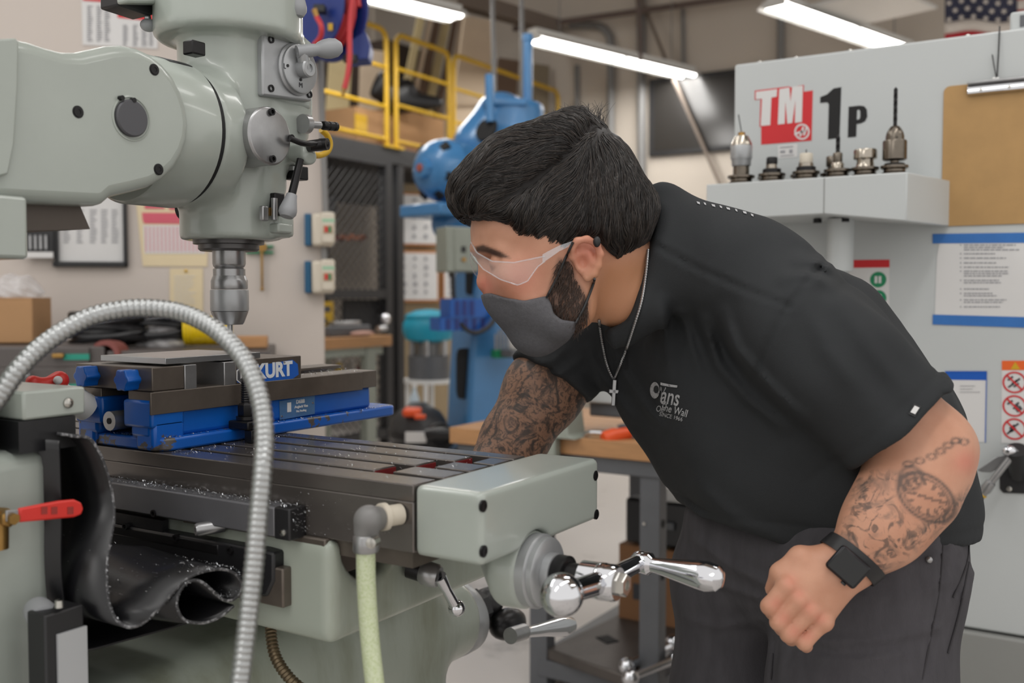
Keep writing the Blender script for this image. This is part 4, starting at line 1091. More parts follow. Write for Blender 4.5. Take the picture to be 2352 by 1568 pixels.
# speed change plate, disc and lever
PX = -1.032
pc = [on(x, y, X=PX) for x, y in ((603, 76), (718, 107), (717, 233), (604, 219))]
MB().prism([(PX, p[1], p[2]) for p in ((0, pc[0][1], pc[0][2]), (0, pc[1][1], pc[1][2]), (0, pc[2][1], pc[2][2]), (0, pc[3][1], pc[3][2]))], (-.014, 0, 0)).build('speed_plate', M['satin'], mill, bevel=.003)
yc_, zc_ = (pc[0][1] + pc[1][1]) / 2, (pc[0][2] + pc[2][2]) / 2
MB().box((-1.075, pc[0][1] - .010, pc[2][2] - .010), (-1.043, pc[1][1] + .010, pc[0][2] + .008)).build('plate_pad', M['mill'], mill, bevel=.006)
for x, y in ((622, 91), (707, 112), (622, 203), (710, 217)):
    MB().lathe(on(x, y, X=PX), (1, 0, 0), [(.0052, -.002), (.0052, .002), (.003, .002), (.003, -.001), (.001, -.001)], 16).build('cap_screw', M['black_oxide'], mill)
dc = on(680, 160, X=PX)
MB().lathe(dc, (1, 0, 0), [(.037, 0), (.037, .003), (.034, .005), (.034, .009), (.032, .010), (.001, .010)], 44).build('speed_disc', M['satin'], mill)
hub = on(700, 158, X=PX + .016)
MB().lathe(hub - CH([.008, 0, 0]), (1, 0, 0), [(.013, 0), (.013, .016), (.011, .018), (.006, .018), (.006, .016), (.001, .016)], 24).build('lever_hub', M['satin'], mill)
k1 = on(694, 118, X=PX + .02)
MB().tube([hub, (hub * .4 + k1 * .6), k1], .009, 12).build('lever_arm', M['satin'], mill, bevel=0)
k2 = k1 + CH([.02, .03, .0025]); k2 = on(742, 113, X=PX + .035)
MB().lathe(k1, k2 - k1, [(.009, -.008), (.0095, .012), (.0085, .022), (.011, .026), (.0135, .034), (.0145, .042), (.013, .052), (.008, .059), (.001, .061)], 24).build('lever_knob', M['greyknob'], mill)
for s, a in (('L', on(654, 152, X=PX + .0105)), ('M', on(691, 196, X=PX + .0105))):
    v_, f_ = text_mesh(s, .010, plane_T(a, (0, 1, 0), (0, 0, 1)))
    link_mesh('lettering', v_, f_, M['darkink'], mill)
    MB().lathe(a + CH([0, .006 if s == 'L' else 0, .002 if s == 'L' else .008]), (1, 0, 0), [(.0022, -.002), (.0022, .0008), (.001, .0008)], 10).build('detent_hole', M['black'], mill)
# feed disc with two cap screws
fc = on(622, 312, X=-1.0)
MB().lathe((-1.075, fc[1], fc[2]), (1, 0, 0), [(.0395, 0), (.0395, .072), (.0375, .0745), (.036, .075), (.001, .075)], 56).build('feed_cover', M['steel'], mill)
for x, y in ((623, 257), (625, 365), (668, 317)):
    MB().lathe(on(x, y, X=-.999), (1, 0, 0), [(.005, -.002), (.005, .003), (.0028, .003), (.0028, 0), (.001, 0)], 16).build('cap_screw', M['black_oxide'], mill)
# quill feed lever linkage on the right side of the head
a, b = on(666, 318, X=-.99), on(742, 330, X=-.99)
MB().tube(smooth_path([a, on(700, 330, X=-.985), b], 4), .0042, 10).build('feed_rod', M['black_oxide'], mill)
MB().cyl(on(708, 336, X=-.995), on(748, 331, X=-.985), .008, .0088, 16).build('rod_end', M['black_oxide'], mill)
MB().lathe(on(744, 331, X=-.984), (1, .3, 0), [(.0085, -.006), (.0085, .006), (.004, .006), (.004, .003), (.001, .003)], 16).build('rod_eye', M['black_oxide'], mill)
f_ = lambda p: smin(rbox(p, on(692, 350, X=-1.02), (.016, .012, .012), .005), rcyl(p, on(690, 360, X=-1.035), on(712, 362, X=-1.0), .010, .003), .012)
sdf_obj('lever_bracket', f_, on(692, 350, X=-1.02) - .05, on(692, 350, X=-1.02) + .05, .002, M['mill'], mill)
a, b = on(690, 366, X=-1.0), on(668, 456, X=-1.0)
MB().cyl(a, b, .0052, .0058, 14).build('feed_lever', M['black_oxide'], mill)
d_ = (b - a) / np.linalg.norm(b - a)
MB().lathe(b, d_, [(.0075, -.006), (.0085, .0), (.0125, .016), (.0125, .022), (.009, .0275), (.001, .029)], 24).build('lever_grip', M['greyknob'], mill)
a = on(706, 285, X=-1.03); b = on(774, 291, X=-1.03)
ss = (b - a)
MB().lathe(a, ss, [(.014, -.01), (.014, .0), (.0055, .002), (.0055, .024), (.0058, .026)], 20).build('stop_shaft', M['steel'], mill)
Ls = np.linalg.norm(ss)
MB().lathe(a + ss * .5, ss, [(.006, 0), (.0068, .002), (.0068, .010), (.0055, .011), (.0055, .013), (.0068, .014), (.0068, .022), (.0055, .023), (.0055, .025), (.0068, .026), (.0068, Ls * .5 - .002), (.005, Ls * .5)], 20).build('knurled_knob', M['black_oxide'], mill)
# quill lock, sight glass and small bits low on the head
MB().lathe(on(612, 487, X=-1.045), (1, -.2, 0), [(.006, -.01), (.006, .012)], 14).build('lock_stem', M['brass'], mill)
MB().obox(on(606, 490, X=-1.03), ((1, 0, 0), (0, 1, 0), ZZ), (.004, .006, .0105)).build('lock_lever', M['steel'], mill, bevel=.002)
MB().obox(on(634, 470, X=-1.04), ((1, 0, 0), (0, 1, 0), ZZ), (.008, .010, .016)).build('stop_block', M['black_oxide'], mill, bevel=.002)
MB().cyl(on(630, 455, X=-1.03), on(630, 505, X=-1.03), .0045, n=14).build('stop_screw', M['steel'], mill)
MB().obox(on(640, 525, X=-1.04), ((1, 0, 0), (0, 1, 0), ZZ), (.014, .014, .007)).build('stop_lug', M['mill'], mill, bevel=.003)
MB().obox(on(680, 398, X=-1.05), ((1, 0, 0), (0, 1, 0), ZZ), (.012, .014, .010)).build('depth_bracket', M['black_oxide'], mill, bevel=.002)
MB().obox(on(675, 388, X=-1.045), ((1, 0, 0), (0, 1, 0), ZZ), (.007, .009, .003)).build('depth_scale', M['steel'], mill)
q = on(420, 478, Y=SY - .03); MB().lathe(q, (-1, -.4, 0), [(.016, -.02), (.016, .004), (.013, .006), (.001, .006)], 20).build('side_plug', M['black'], mill)
# upper knob and brake lever
a = on(683, -30, X=-1.02)
MB().lathe(on(681, 41, X=-1.02), (0, .02, 1), [(.002, 0), (.010, .002), (.0145, .009), (.0145, .016), (.010, .033), (.008, .04), (.006, .042), (.006, .08)], 26).build('upper_knob', M['greyknob'], mill)
MB().prism([on(x, y, X=-1.17) for x, y in ((272, -30), (272, 12), (345, 36), (372, 26), (372, -30))], (-.04, 0, 0)).build('brake_bracket', M['black'], mill, bevel=.003)
MB().prism([on(x, y, X=-1.15) for x, y in ((285, -30), (290, 6), (372, 8), (372, -30))], (-.02, 0, 0)).build('brake_cover', M['mill'], mill, bevel=.003)
MB().cyl(on(338, 34, X=-1.18), on(341, 52, X=-1.18), .0045, n=12).build('brake_stem', M['steel'], mill)
MB().ball(on(341, 58, X=-1.18), (.0115, .0115, .009)).build('brake_knob', M['greyknob'], mill)
# spindle nose
MB().lathe((SX, SY, 1.418), (0, 0, 1), [(.040, -.003), (.043, 0), (.043, .006), (.05, .007), (.05, .014), (.02, .015)], 48).build('quill_cap', mk('dark_quill_steel', (84, 82, 82), .35, .5), mill)
MB().lathe((SX, SY, 1.392), (0, 0, 1), [(.018, -.002), (.022, .001), (.0235, .005), (.0235, .03)], 40).build('spindle_nose', M['steel'], mill)

# ---------------------------------------------------------------- table with T-slots
XL, XR = -1.62, -.632
MB().box((XL, TY0, TZ0), (XR, TY1, TZ1 - .018)).build('table_body', M['table'], mill, bevel=.0015)
sl = [TY0, .866, .916, .966, 1.014, TY1]     # strips between slots
SW = .0055
ends = [XR, -.735, -.705, -.683, XR]
for i in range(5):
    y0 = sl[i] + (SW if i else 0); y1 = sl[i + 1] - (SW if i < 4 else 0)
    xe = ends[i] if i in (0, 4) else (-.727, -.706, -.686)[i - 1]
    MB().box((XL, y0, TZ1 - .018), (xe, y1, TZ1)).build('table_strip', M['table'], mill, bevel=.0012)
    if i in (1, 2, 3):
        MB().box((xe, y0 + .001, TZ1 - .016), (xe + .0015, y1 - .001, TZ1 - .002)).build('painted_end', M['redpaint'], mill)
        MB().box((xe + .024, y0 + .004, TZ1 - .018), (XR, y1 + .006, TZ1 - .0005)).build('table_block', M['table'], mill, bevel=.0012)
MB().cyl((-.76, .868, TZ1 - .010), (-.757, .868, TZ1 - .010), .006, n=12).build('red_plug', M['redpaint'], mill)
# end cover with four socket screws
CX0, CX1 = -.631, -.546
f_ = lambda p: smax(rbox(p, ((CX0 + CX1) / 2, (TY0 + 1.078) / 2 , (1.079 + TZ1) / 2), ((CX1 - CX0) / 2, (1.078 - TY0) / 2, (TZ1 - 1.079) / 2), .006), -rcyl(p, (CX0 - .02, .927, 1.051), (CX1 + .02, .927, 1.051), .0435, .001), .004)
sdf_obj('end_cover', f_, (CX0 - .01, TY0 - .01, 1.07), (CX1 + .01, 1.09, TZ1 + .01), .003, M['mill'], mill, relax=0)
for x, y in ((1111, 1162), (1368, 1092), (1370, 1181), (1112, 1266)):
    MB().lathe(on(x, y, X=CX1), (1, 0, 0), [(.0062, -.002), (.0062, .0004), (.0048, .0004), (.0048, .0012), (.0025, .0012), (.0025, .0006), (.001, .0006)], 18).build('socket_screw', M['black_oxide'], mill)
# bearing bracket, dial and ball crank
AY, AZ = .927, 1.051
f_ = lambda p: smin(cone(p, (-.588, AY, AZ + .012), (-.572, AY, AZ), .028, .036), rcyl(p, (-.580, AY, AZ), (-.550, AY, AZ), .0415, .004), .02)
sdf_obj('crank_bearing', f_, (-.69, .85, .98), (-.54, 1.0, 1.12), .003, M['mill'], mill, relax=0)
ax = CH([-.553, AY, AZ])
pts = []
for k in range(10):
    a = math.radians(100 + 9 * k)
    for x in (-.568, -.5535): pts.append((x, AY + .0418 * math.cos(a), AZ + .0418 * math.sin(a)))
me = link_mesh('index_plate', pts, [(2 * i, 2 * i + 1, 2 * i + 3, 2 * i + 2) for i in range(9)], M['black'], mill); s_ = me.modifiers.new('s', 'SOLIDIFY'); s_.thickness = .0012
MB().lathe(ax, (1, 0, 0), [(.039, 0), (.0405, .001), (.0405, .014), (.039, .0155), (.0375, .016), (.0375, .022), (.0355, .0235), (.018, .0235)], 64).build('graduated_dial', M['satin'], mill)
MB().lathe(ax, (1, 0, 0), [(.022, .023), (.022, .033), (.019, .034)], 40).build('dial_hub', M['satin'], mill)
MB().lathe(ax, (1, 0, 0), [(.0195, .033), (.021, .035), (.021, .047), (.019, .048), (.0145, .0485), (.0145, .062)], 40).build('dial_nut', M['black_oxide'], mill)
HX = on(1385, 1325, Y=AY)[0]
hc = CH([HX, AY, AZ]); e1 = on(1290, 1366, X=HX); e2 = on(1471, 1290, X=HX)
ud = (e2 - e1) / np.linalg.norm(e2 - e1)
crank = MB(); Lb = np.linalg.norm(hc - e1); L2 = np.linalg.norm(e2 - hc)
mb = MB().ball(e1, .0215, 28, 18).cyl(e1, hc, .011, .0125).cyl(hc, e2, .0115, .009).ball(e2, .0125, 20, 14)
mb.ball(hc, .020, 24, 16)
mb.lathe(hc, (1, 0, 0), [(.019, -.024), (.0195, .0), (.0195, .014), (.017, .018), (.001, .018)], 32)
mb.build('ball_crank', M['chrome'], mill)
MB().lathe(hc, (1, 0, 0), [(.0125, .017), (.0125, .026), (.011, .028), (.006, .028), (.0055, .025), (.001, .025)], 6).build('crank_nut', M['chromebolt'], mill)
ge = on(1662, 1332, Y=e2[1] - .01)
gd = ge - e2; Lg = np.linalg.norm(gd)
MB().lathe(e2, gd, [(.0105, -.004), (.0125, .006), (.0125, .012), (.0085, .016), (.0085, .02), (.010, Lg * .32), (.0125, Lg * .5), (.0155, Lg * .72), (.0165, Lg * .82), (.014, Lg * .94), (.008, Lg * .99), (.001, Lg)], 32).build('crank_grip', M['chrome'], mill)

# ---------------------------------------------------------------- readout scale along the table front
RY = .795
ra, rb_ = on(240, 1088, Y=RY), on(672, 1160, Y=RY)
MB().box((-1.14, RY, 1.081), (-.807, TY0 - .001, 1.1145)).build('scale_cover', M['greygreen'] if False else mk('grey_anodised_scale', (118, 118, 122), .4, .4, var=.15, scale=10), mill, bevel=.002)
MB().box((-.807, RY - .001, 1.0795), (-.783, TY0 - .001, 1.1155)).build('scale_end', M['black'], mill, bevel=.002)
MB().lathe((-.793, RY - .001, 1.088), (0, -1, 0), [(.0042, 0), (.0035, .0025), (.001, .003)], 14).build('scale_screw', M['chromebolt'], mill)
MB().box((-1.14, RY + .003, 1.062), (-1.0, RY + .012, 1.076)).build('brush_seal', M['rubber'], mill)
# saddle
MB().box((-1.5, .815, 1.036), (-.75, 1.06, 1.0815)).build('table_ways', M['castiron'], mill, bevel=.002)
def fs(p):
    d = rbox(p, (-1.12, .985, 1.022), (.38, .172, .058), .01)
    d = smax(d, -rcyl(p, (-.79, .885, 1.075), (-.72, .885, 1.075), .052, .004), .005)
    return d
sdf_obj('saddle', fs, (-1.52, .80, .95), (-.72, 1.18, 1.09), .007, M['mill_dirty'], mill, relax=0)
MB().lathe((-.785, .885, 1.075), (1, 0, 0), [(.051, 0), (.051, .004)], 36).build('saddle_hollow', M['darkvoid'], mill)
MB().box((-.80, .83, 1.062), (-.64, 1.03, 1.0805)).build('way_strip', M['castiron'], mill)
MB().box((-1.14, .80, 1.0), (-.80, .816, 1.045)).build('saddle_gib', M['castiron'], mill, bevel=.002)
MB().prism([on(x, y, Y=.797) for x, y in ((250, 1200), (600, 1262), (628, 1270), (628, 1335), (612, 1370), (560, 1370), (250, 1290))], (0, .02, 0)).build('way_wiper', M['black'], mill, bevel=.003)
MB().box((-1.14, .796, 1.047), (-.90, .81, 1.06)).build('reader_bar', M['black_oxide'], mill, bevel=.002)
for x, y in ((290, 1208), (405, 1235), (530, 1263), (1000 - 645, 1178)):
    MB().lathe(on(x, y, Y=.796), (0, -1, 0), [(.0045, -.004), (.0045, .003), (.0025, .003), (.0025, .001), (.001, .001)], 14).build('cap_screw', M['black_oxide'], mill)
MB().lathe(on(490, 1210, Y=.80), (-.5, -1, -.05), [(.008, -.012), (.008, .018), (.0065, .021), (.003, .021), (.003, .016), (.001, .016)], 18).build('stop_sleeve', M['steel'], mill)
MB().prism([on(x, y, Y=.80) for x, y in ((420, 1190), (438, 1178), (452, 1190), (452, 1204), (420, 1200))], (0, .012, 0)).build('stop_dog', M['castiron'], mill, bevel=.001)
# knee
def fk(p):
    d = rbox(p, (-1.12, .93, .78), (.20, .34, .19), .035)
    d = smax(d, -(p @ CH([0, .30, .95]) - (.95 * .965 + .3 * .95)), .03)
    d = smin(d, rcyl(p, (-1.0, .95, .808), (-1.0, 1.40, .792), .072, .012), .045)
    d = smin(d, rbox(p, (-1.12, 1.0, .45), (.19, .33, .46), .06), .03)
    d = smin(d, cone(p, (-.96, 1.18, .60), (-.96, 1.22, .2), .11, .10), .08)
    return d
sdf_obj('knee', fk, (-1.38, .50, .05), (-.80, 1.46, 1.02), .008, M['mill_dirty'], mill, relax=1)
yd = on(1092, 1398, X=-1.0)
yx, yz = -1.0, yd[2]
MB().lathe((yx, 1.40, yz), (0, 1, 0), [(.058, -.02), (.062, 0), (.064, .004), (.064, .030), (.061, .034), (.04, .035)], 56).build('cross_dial', M['satin'], mill)
MB().lathe((yx, 1.40, yz), (0, 1, 0), [(.040, .033), (.042, .036), (.042, .060), (.039, .063)], 40).build('knurled_nut', M['black_oxide'], mill)
MB().lathe((yx, 1.40, yz), (0, 1, 0), [(.030, .057), (.037, .06), (.037, .085), (.026, .09), (.026, .105), (.030, .11), (.03, .13), (.01, .14)], 8).build('clutch_hub', M['black'], mill)
a = on(1140, 1430, X=yx + .02); b = on(1185, 1458, X=yx + .09)
MB().ball(on(1166, 1432, X=yx + .04), (.030, .045, .028)).build('crank_boss', M['black_oxide'], mill)
MB().cyl(on(1172, 1460, X=yx + .12), on(1203, 1450, X=yx + .12), .014, n=20).build('crank_socket', M['steel'], mill)
a = on(1200, 1453, X=yx + .12); b = on(1314, 1434, X=yx + .12); L = np.linalg.norm(b - a)
MB().lathe(a, b - a, [(.010, 0), (.009, .01), (.012, L * .4), (.018, L * .72), (.019, L * .82), (.015, L * .95), (.001, L)], 26).build('crank_grip', M['chrome'], mill)
# table lock lever under the table end
a, b = on(950, 1306, X=-.728), on(1000, 1322, X=-.70)
MB().cyl(a - (b - a) * .2, a + (b - a) * .4, .0125, n=20).build('lock_stem', M['black_oxide'], mill)
MB().lathe(a + (b - a) * .35, b - a, [(.012, 0), (.0145, .004), (.0145, .02), (.012, .024), (.006, .024), (.005, .02), (.001, .02)], 24).build('lock_hub', M['steel'], mill)
q = on(1049, 1396, X=-.69); b2 = b + CH([.006, 0, 0])
MB().tube([b2, b2 * .6 + q * .4, q], [.0085, .006, .0065], 14).ball(q, .0105, 18, 12).build('lock_lever', M['chrome'], mill)
# rubber way cover: clamp strip on the column, sheet sagging and rolling over the knee
MB().box((-1.25, .60, 1.222), (-.965, .672, 1.252)).build('cover_clamp', M['mill'], mill, bevel=.003)
MB().lathe(on(156, 925, X=-.965), (1, 0, 0), [(.006, -.001), (.0055, .002), (.003, .0035), (.001, .0035)], 16).build('clamp_screw', M['chromebolt'], mill)
MB().box((-1.25, .595, 1.188), (-.966, .66, 1.2215)).build('cover_backing', M['rubber'], mill)
WXc = -.935
prof = [(172, 1004), (205, 1012), (228, 1045), (246, 1090), (258, 1140), (263, 1195), (255, 1245), (247, 1290), (246, 1340), (252, 1390), (268, 1425), (292, 1443), (322, 1440), (352, 1418), (384, 1385), (415, 1350), (445, 1326), (478, 1311), (512, 1303), (540, 1310), (554, 1330), (552, 1353), (535, 1371), (514, 1373), (494, 1361), (474, 1345), (454, 1337), (434, 1342), (418, 1358), (408, 1382), (408, 1406), (420, 1428), (440, 1435), (474, 1431), (508, 1412), (538, 1384)]
pp = smooth_path([on(x, y, X=WXc + .095 * float(np.clip((i - 4) / 9, 0, 1))) for i, (x, y) in enumerate(prof)], 4)
nX = 5
vs, fs_ = [], []
for p in pp:
    for j in range(nX + 1):
        vs.append(np.array(p) + CH([-(.34) * j / nX, 0, .004 * math.sin(j * 2.1 + p[1] * 30)]))
for i in range(len(pp) - 1):
    for j in range(nX): fs_.append((i * (nX + 1) + j, i * (nX + 1) + j + 1, (i + 1) * (nX + 1) + j + 1, (i + 1) * (nX + 1) + j))
o = link_mesh('way_cover', vs, fs_, [M['rubber'], M['rubber_edge']], mill, ang=180)
s_ = o.modifiers.new('s', 'SOLIDIFY'); s_.thickness = .0032; s_.offset = 0; s_.material_offset_rim = 1; s_.use_rim = True
# black flap closing the column side and the front lip of the wiper
vs, fs_ = [], []
fl = smooth_path([on(x, y, X=WXc - .01) for x, y in ((135, 1012), (138, 1100), (140, 1200), (140, 1300), (150, 1400), (178, 1478), (200, 1492), (300, 1466), (430, 1430))], 4)
for p in fl:
    for j in range(3): vs.append(np.array(p) + CH([-.16 * j, 0, 0]))
for i in range(len(fl) - 1):
    for j in range(2): fs_.append((i * 3 + j, i * 3 + j + 1, i * 3 + 4 + j, i * 3 + 3 + j))
o = link_mesh('lower_flap', vs, fs_, M['rubber'], mill, ang=180)
s_ = o.modifiers.new('s', 'SOLIDIFY'); s_.thickness = .003; s_.offset = 0
# vertical readout scale beside the column, with its knob
vx = -.90
za = on(150, 1400, X=vx)[2]
y0, y1 = on(102, 1400, X=vx)[1], on(193, 1400, X=vx)[1]
MB().box((vx - .03, y0, .3), (vx, y1, za)).build('knee_scale', M['black'], mill, bevel=.002)
MB().box((vx, y0 + .012, .3), (vx + .003, y1 + .001, za - .022)).build('scale_face', mk('scale_face_grey', (172, 174, 176), .5), mill)
MB().lathe(on(136, 1387, X=vx), (0, 0, 1), [(.0045, -.003), (.004, .004), (.001, .005)], 14).build('scale_screw', M['chromebolt'], mill)
MB().lathe(on(96, 1412, X=vx - .03), (1, -.4, 0), [(.014, -.02), (.015, 0), (.012, .012), (.001, .014)], 20).build('scale_knob', M['greyknob'], mill)
# stains of green coolant on the knee stay in the material; brass fittings and oil lines under the saddle
t = mill
MB().box(on(607, 1405, X=-.86) - CH([.006, 0, 0]), on(637, 1374, X=-.86) + CH([.006, 0, 0])).build('oil_manifold', M['brass'], t, bevel=.002)
MB().lathe(on(622, 1405, X=-.86), (0, 0, -1), [(.005, 0), (.0065, .002), (.0065, .010), (.005, .012), (.007, .014), (.007, .022), (.0055, .024)], 12).build('hose_fitting', M['brass'], t)
pts = smooth_path([on(622, 1420, X=-.86), on(623, 1460, X=-.85), on(632, 1505, X=-.84), on(655, 1545, X=-.83), on(690, 1580, X=-.82), on(740, 1610, X=-.82)], 16)
M['braid'] = mk('braided_metal_hose', (120, 106, 84), .4, .8, var=.3, scale=120)
rr = [.0066 + .0008 * math.sin(i * 2.1) for i in range(len(pts))]
MB().tube(pts, rr, 12).build('oil_line', M['braid'], t)
MB().lathe(on(656, 1372, X=-.86), (0, 0, -1), [(.0075, 0), (.0075, .02), (.006, .022)], 16).build('drain_plug', M['steel'], t)
MB().lathe(on(676, 1372, X=-.86), (1, .4, 0), [(.006, -.01), (.006, .01), (.004, .012)], 8).build('line_nut', M['brass'], t)
MB().tube(smooth_path([on(680, 1376, X=-.85), on(720, 1382, X=-.84), on(770, 1370, X=-.85)], 6), .003, 8).build('nylon_line', M['ivory'], t)

# ---------------------------------------------------------------- keyless chuck and drill
ck = thing('drill_chuck', 'silver keyless drill chuck in the mill spindle above the blue vise', 'chuck', (SX, SY, 1.309))
def zc(y): return on(528, y, Y=SY)[2]
def rw(w): return w / FPX * 1.45 / 2
MB().lathe((SX, SY, 0), (0, 0, 1), [(rw(56), zc(618)), (rw(56), zc(600))], 36).build('arbor', M['steel'], ck)
MB().lathe((SX, SY, 0), (0, 0, 1), [(rw(72), zc(634)), (rw(72), zc(618)), (rw(60), zc(613)), (rw(40), zc(613))], 44).build('shank_ring', M['steel'], ck)
MB().lathe((SX, SY, 0), (0, 0, 1), [(rw(80), zc(664)), (rw(82), zc(662)), (rw(82), zc(645)), (rw(78), zc(640)), (rw(72), zc(633)), (rw(40), zc(633))], 44).build('body', M['steel'], ck)
MB().lathe((SX, SY, 0), (0, 0, 1), [(rw(84), zc(714)), (rw(86), zc(712)), (rw(86), zc(668)), (rw(84), zc(665)), (rw(50), zc(665))], 44).build('grip_sleeve', M['satin'], ck)
MB().lathe((SX, SY, 0), (0, 0, 1), [(rw(20), zc(744)), (rw(58), zc(745)), (rw(64), zc(741)), (rw(84), zc(715)), (rw(60), zc(713))], 44).build('nose_cone', M['steel'], ck)
bit = thing('drill_bit', 'thin steel drill bit gripped by the keyless chuck', 'drill bit', (SX, SY, 1.272))
rb2 = rw(13)
MB().cyl((SX, SY, zc(772)), (SX, SY, zc(746)), rb2, n=16).build('shank', M['steel'], bit)
def twist(mb, base, top, r, pitch=.022, n=40, web=.35):
    """two-flute twist drill"""
    base, top = CH(base), CH(top); L = np.linalg.norm(top - base); x, y, z = [CH(v) for v in frame(top - base)]
    vs, fs = [], []; m = 12
    for i in range(n + 1):
        h = L * i / n; ph = 2 * PI * h / pitch; tip = min(1, (L - h) / (r * 1.2) + .05)
        for k in range(m):
            a = 2 * PI * k / m; rr = r * (1 if abs(math.cos(a)) > .45 else web + .2) * tip
            vs.append(base + z * h + (x * math.cos(a + ph) + y * math.sin(a + ph)) * rr)
    for i in range(n):
        for k in range(m): fs.append((i * m + k, i * m + (k + 1) % m, (i + 1) * m + (k + 1) % m, (i + 1) * m + k))
    fs += [tuple(range(m))[::-1], tuple(range(n * m, n * m + m))]
    return mb.add(vs, fs)
twist(MB(), (SX, SY, zc(772)), (SX, SY, 1.2735), rb2 * .95, .02).build('flutes', M['black_oxide'], bit)

# ---------------------------------------------------------------- the blue vise
VX0, VX1, VY0 = -1.195, -1.04, .818
vise = thing('machine_vise', 'large blue machine vise with steel jaws bolted on the mill table', 'vise', (-1.115, 1.05, TZ1))
z0 = TZ1
def plan(y0, y1, x0, x1, r, z, n=5):
    pts = []
    for cx, cy, a0 in ((x1 - r, y0 + r, -90), (x1 - r, y1 - r, 0), (x0 + r, y1 - r, 90), (x0 + r, y0 + r, 180)):
        for k in range(n + 1):
            a = math.radians(a0 + 90 * k / n); pts.append((cx + r * math.cos(a), cy + r * math.sin(a), z))
    return pts
MB().prism(plan(VY0 + .006, 1.30, VX0 - .006, VX1 + .010, .022, z0 + .0005), (0, 0, .0165)).build('base', M['visepaint'], vise, bevel=.003)
mb = MB()
mb.box((VX1 - .045, VY0, z0 + .016), (VX1 - .004, 1.245, z0 + .052)).box((VX0 + .004, VY0, z0 + .016), (VX0 + .045, 1.245, z0 + .052))
mb.build('side_wall', M['viseclean'], vise, bevel=.006)
tag(bpy.data.objects['side_wall'], None)['kind'] = 'stuff' if False else 'thing'
del bpy.data.objects['side_wall']['kind']
MB().box((VX0 + .04, 1.20, z0 + .016), (VX1 - .04, 1.245, z0 + .05)).build('rear_wall', M['viseclean'], vise, bevel=.004)
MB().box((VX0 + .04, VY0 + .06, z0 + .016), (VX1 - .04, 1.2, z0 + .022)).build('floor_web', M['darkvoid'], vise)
for x0, x1 in ((VX0, VX0 + .056), (VX1 - .056, VX1)):
    MB().box((x0 + (.02 if x0 == VX1 - .056 else 0), VY0 + .001, z0 + .001), (x1 - (.02 if x0 == VX0 else 0), VY0 + .05, z0 + .04)).build('front_pillar', M['visepaint'], vise, bevel=.005)
    MB().box((x0, VY0 - .002, z0 + .030), (x1, VY0 + .05, z0 + .0655)).build('front_pad', M['viseclean'], vise, bevel=.004)
for x0, x1 in ((VX0 + .002, VX0 + .05), (VX1 - .05, VX1)):
    MB().box((x0, VY0 + .002, z0 + .050), (x1, 1.255, z0 + .077)).build('rail', M['castiron'], vise, bevel=.0012)
MB().box((VX1 - .001, VY0 - .004, z0 + .048), (VX1 + .002, VY0 + .4, z0 + .0765)).build('rail_face', M['castiron'], vise, bevel=.0008)
MB().cyl((-1.118, VY0 - .006, z0 + .036), (-1.118, 1.2, z0 + .036), .0125, n=28).build('screw', M['steel'], vise)
MB().cyl((-1.118, VY0 - .007, z0 + .036), (-1.118, VY0 - .0055, z0 + .036), .004, n=14).build('screw_centre', M['darkvoid'], vise)
ZJ = 1.2605
MB().box((VX0, VY0, z0 + .0775), (VX1, .868, ZJ)).build('moving_jaw', M['castiron'], vise, bevel=.0012)
MB().box((VX0 + .004, .868, z0 + .075), (VX1 + .001, .8875, ZJ + .0005)).build('jaw_plate', M['steel'], vise, bevel=.001)
MB().box((VX0 + .004, .934, z0 + .075), (VX1 + .001, .9545, ZJ + .0005)).build('jaw_plate', M['steel'], vise, bevel=.001)
MB().box((VX0, .9545, z0 + .076), (VX1, 1.082, ZJ + .002)).build('fixed_jaw', M['castiron'], vise, bevel=.0012)
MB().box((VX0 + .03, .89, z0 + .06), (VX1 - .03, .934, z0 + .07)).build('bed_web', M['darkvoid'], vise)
for y, x in ((862, 215), (871, 308)):
    q = on(x, y, Y=VY0)
    k_ = MB()
    poly = []
    for i in range(24):
        a = 2 * PI * i / 24; r_ = .0135 * (1 + .12 * math.cos(6 * a)); poly.append((q[0] + r_ * math.cos(a), VY0 - .02, q[2] + r_ * math.sin(a)))
    k_.prism(poly, (0, .021, 0)).build('plug_knob', M['viseclean'], vise, bevel=.0015)
# lettering and plate
lc = [on(x, y, X=VX1 + .0006) for x, y in ((545, 848), (672, 826), (684, 836), (686, 860), (670, 871), (575, 886), (545, 878))]
MB().prism(lc, (-.0004, 0, 0)).build('name_plate', mk('sticker_blue', (24, 88, 178), .45, rgb2=(80, 74, 70), thr=(.30, .33), scale=60), vise)
tc = on(630, 851, X=VX1 + .001)
v_, f_ = text_mesh('KURT', .0285, plane_T(tc, (0, 1, 0.012), (0, 0, 1)), offset=.0012, sx=.98, extrude=.0002)
link_mesh('lettering', v_, f_, mk('worn_white_print', (212, 216, 220), .5, rgb2=(110, 110, 112), thr=(.3, .33), scale=70), vise)
MB().prism([on(557 + 16 * math.sin(k * PI / 3), 862 - 22 * math.cos(k * PI / 3), X=VX1 + .001) for k in range(6)], (-.0003, 0, 0)).build('emblem', M['paper'], vise)
MB().prism([on(557 + 13 * math.sin(k * PI / 3), 862 - 19 * math.cos(k * PI / 3), X=VX1 + .0013) for k in range(6)], (-.0003, 0, 0)).build('emblem_ground', M['darkink'], vise)
v_, f_ = text_mesh('K', .012, plane_T(on(557, 862, X=VX1 + .0016), (0, 1, 0.0), (0, 0, 1)), offset=.0006)
link_mesh('lettering', v_, f_, M['paper'], vise)
sp = VX1 - .004
ip = [on(x, y, X=sp + .001) for x, y in ((642, 921), (723, 907), (723, 950), (643, 964))]
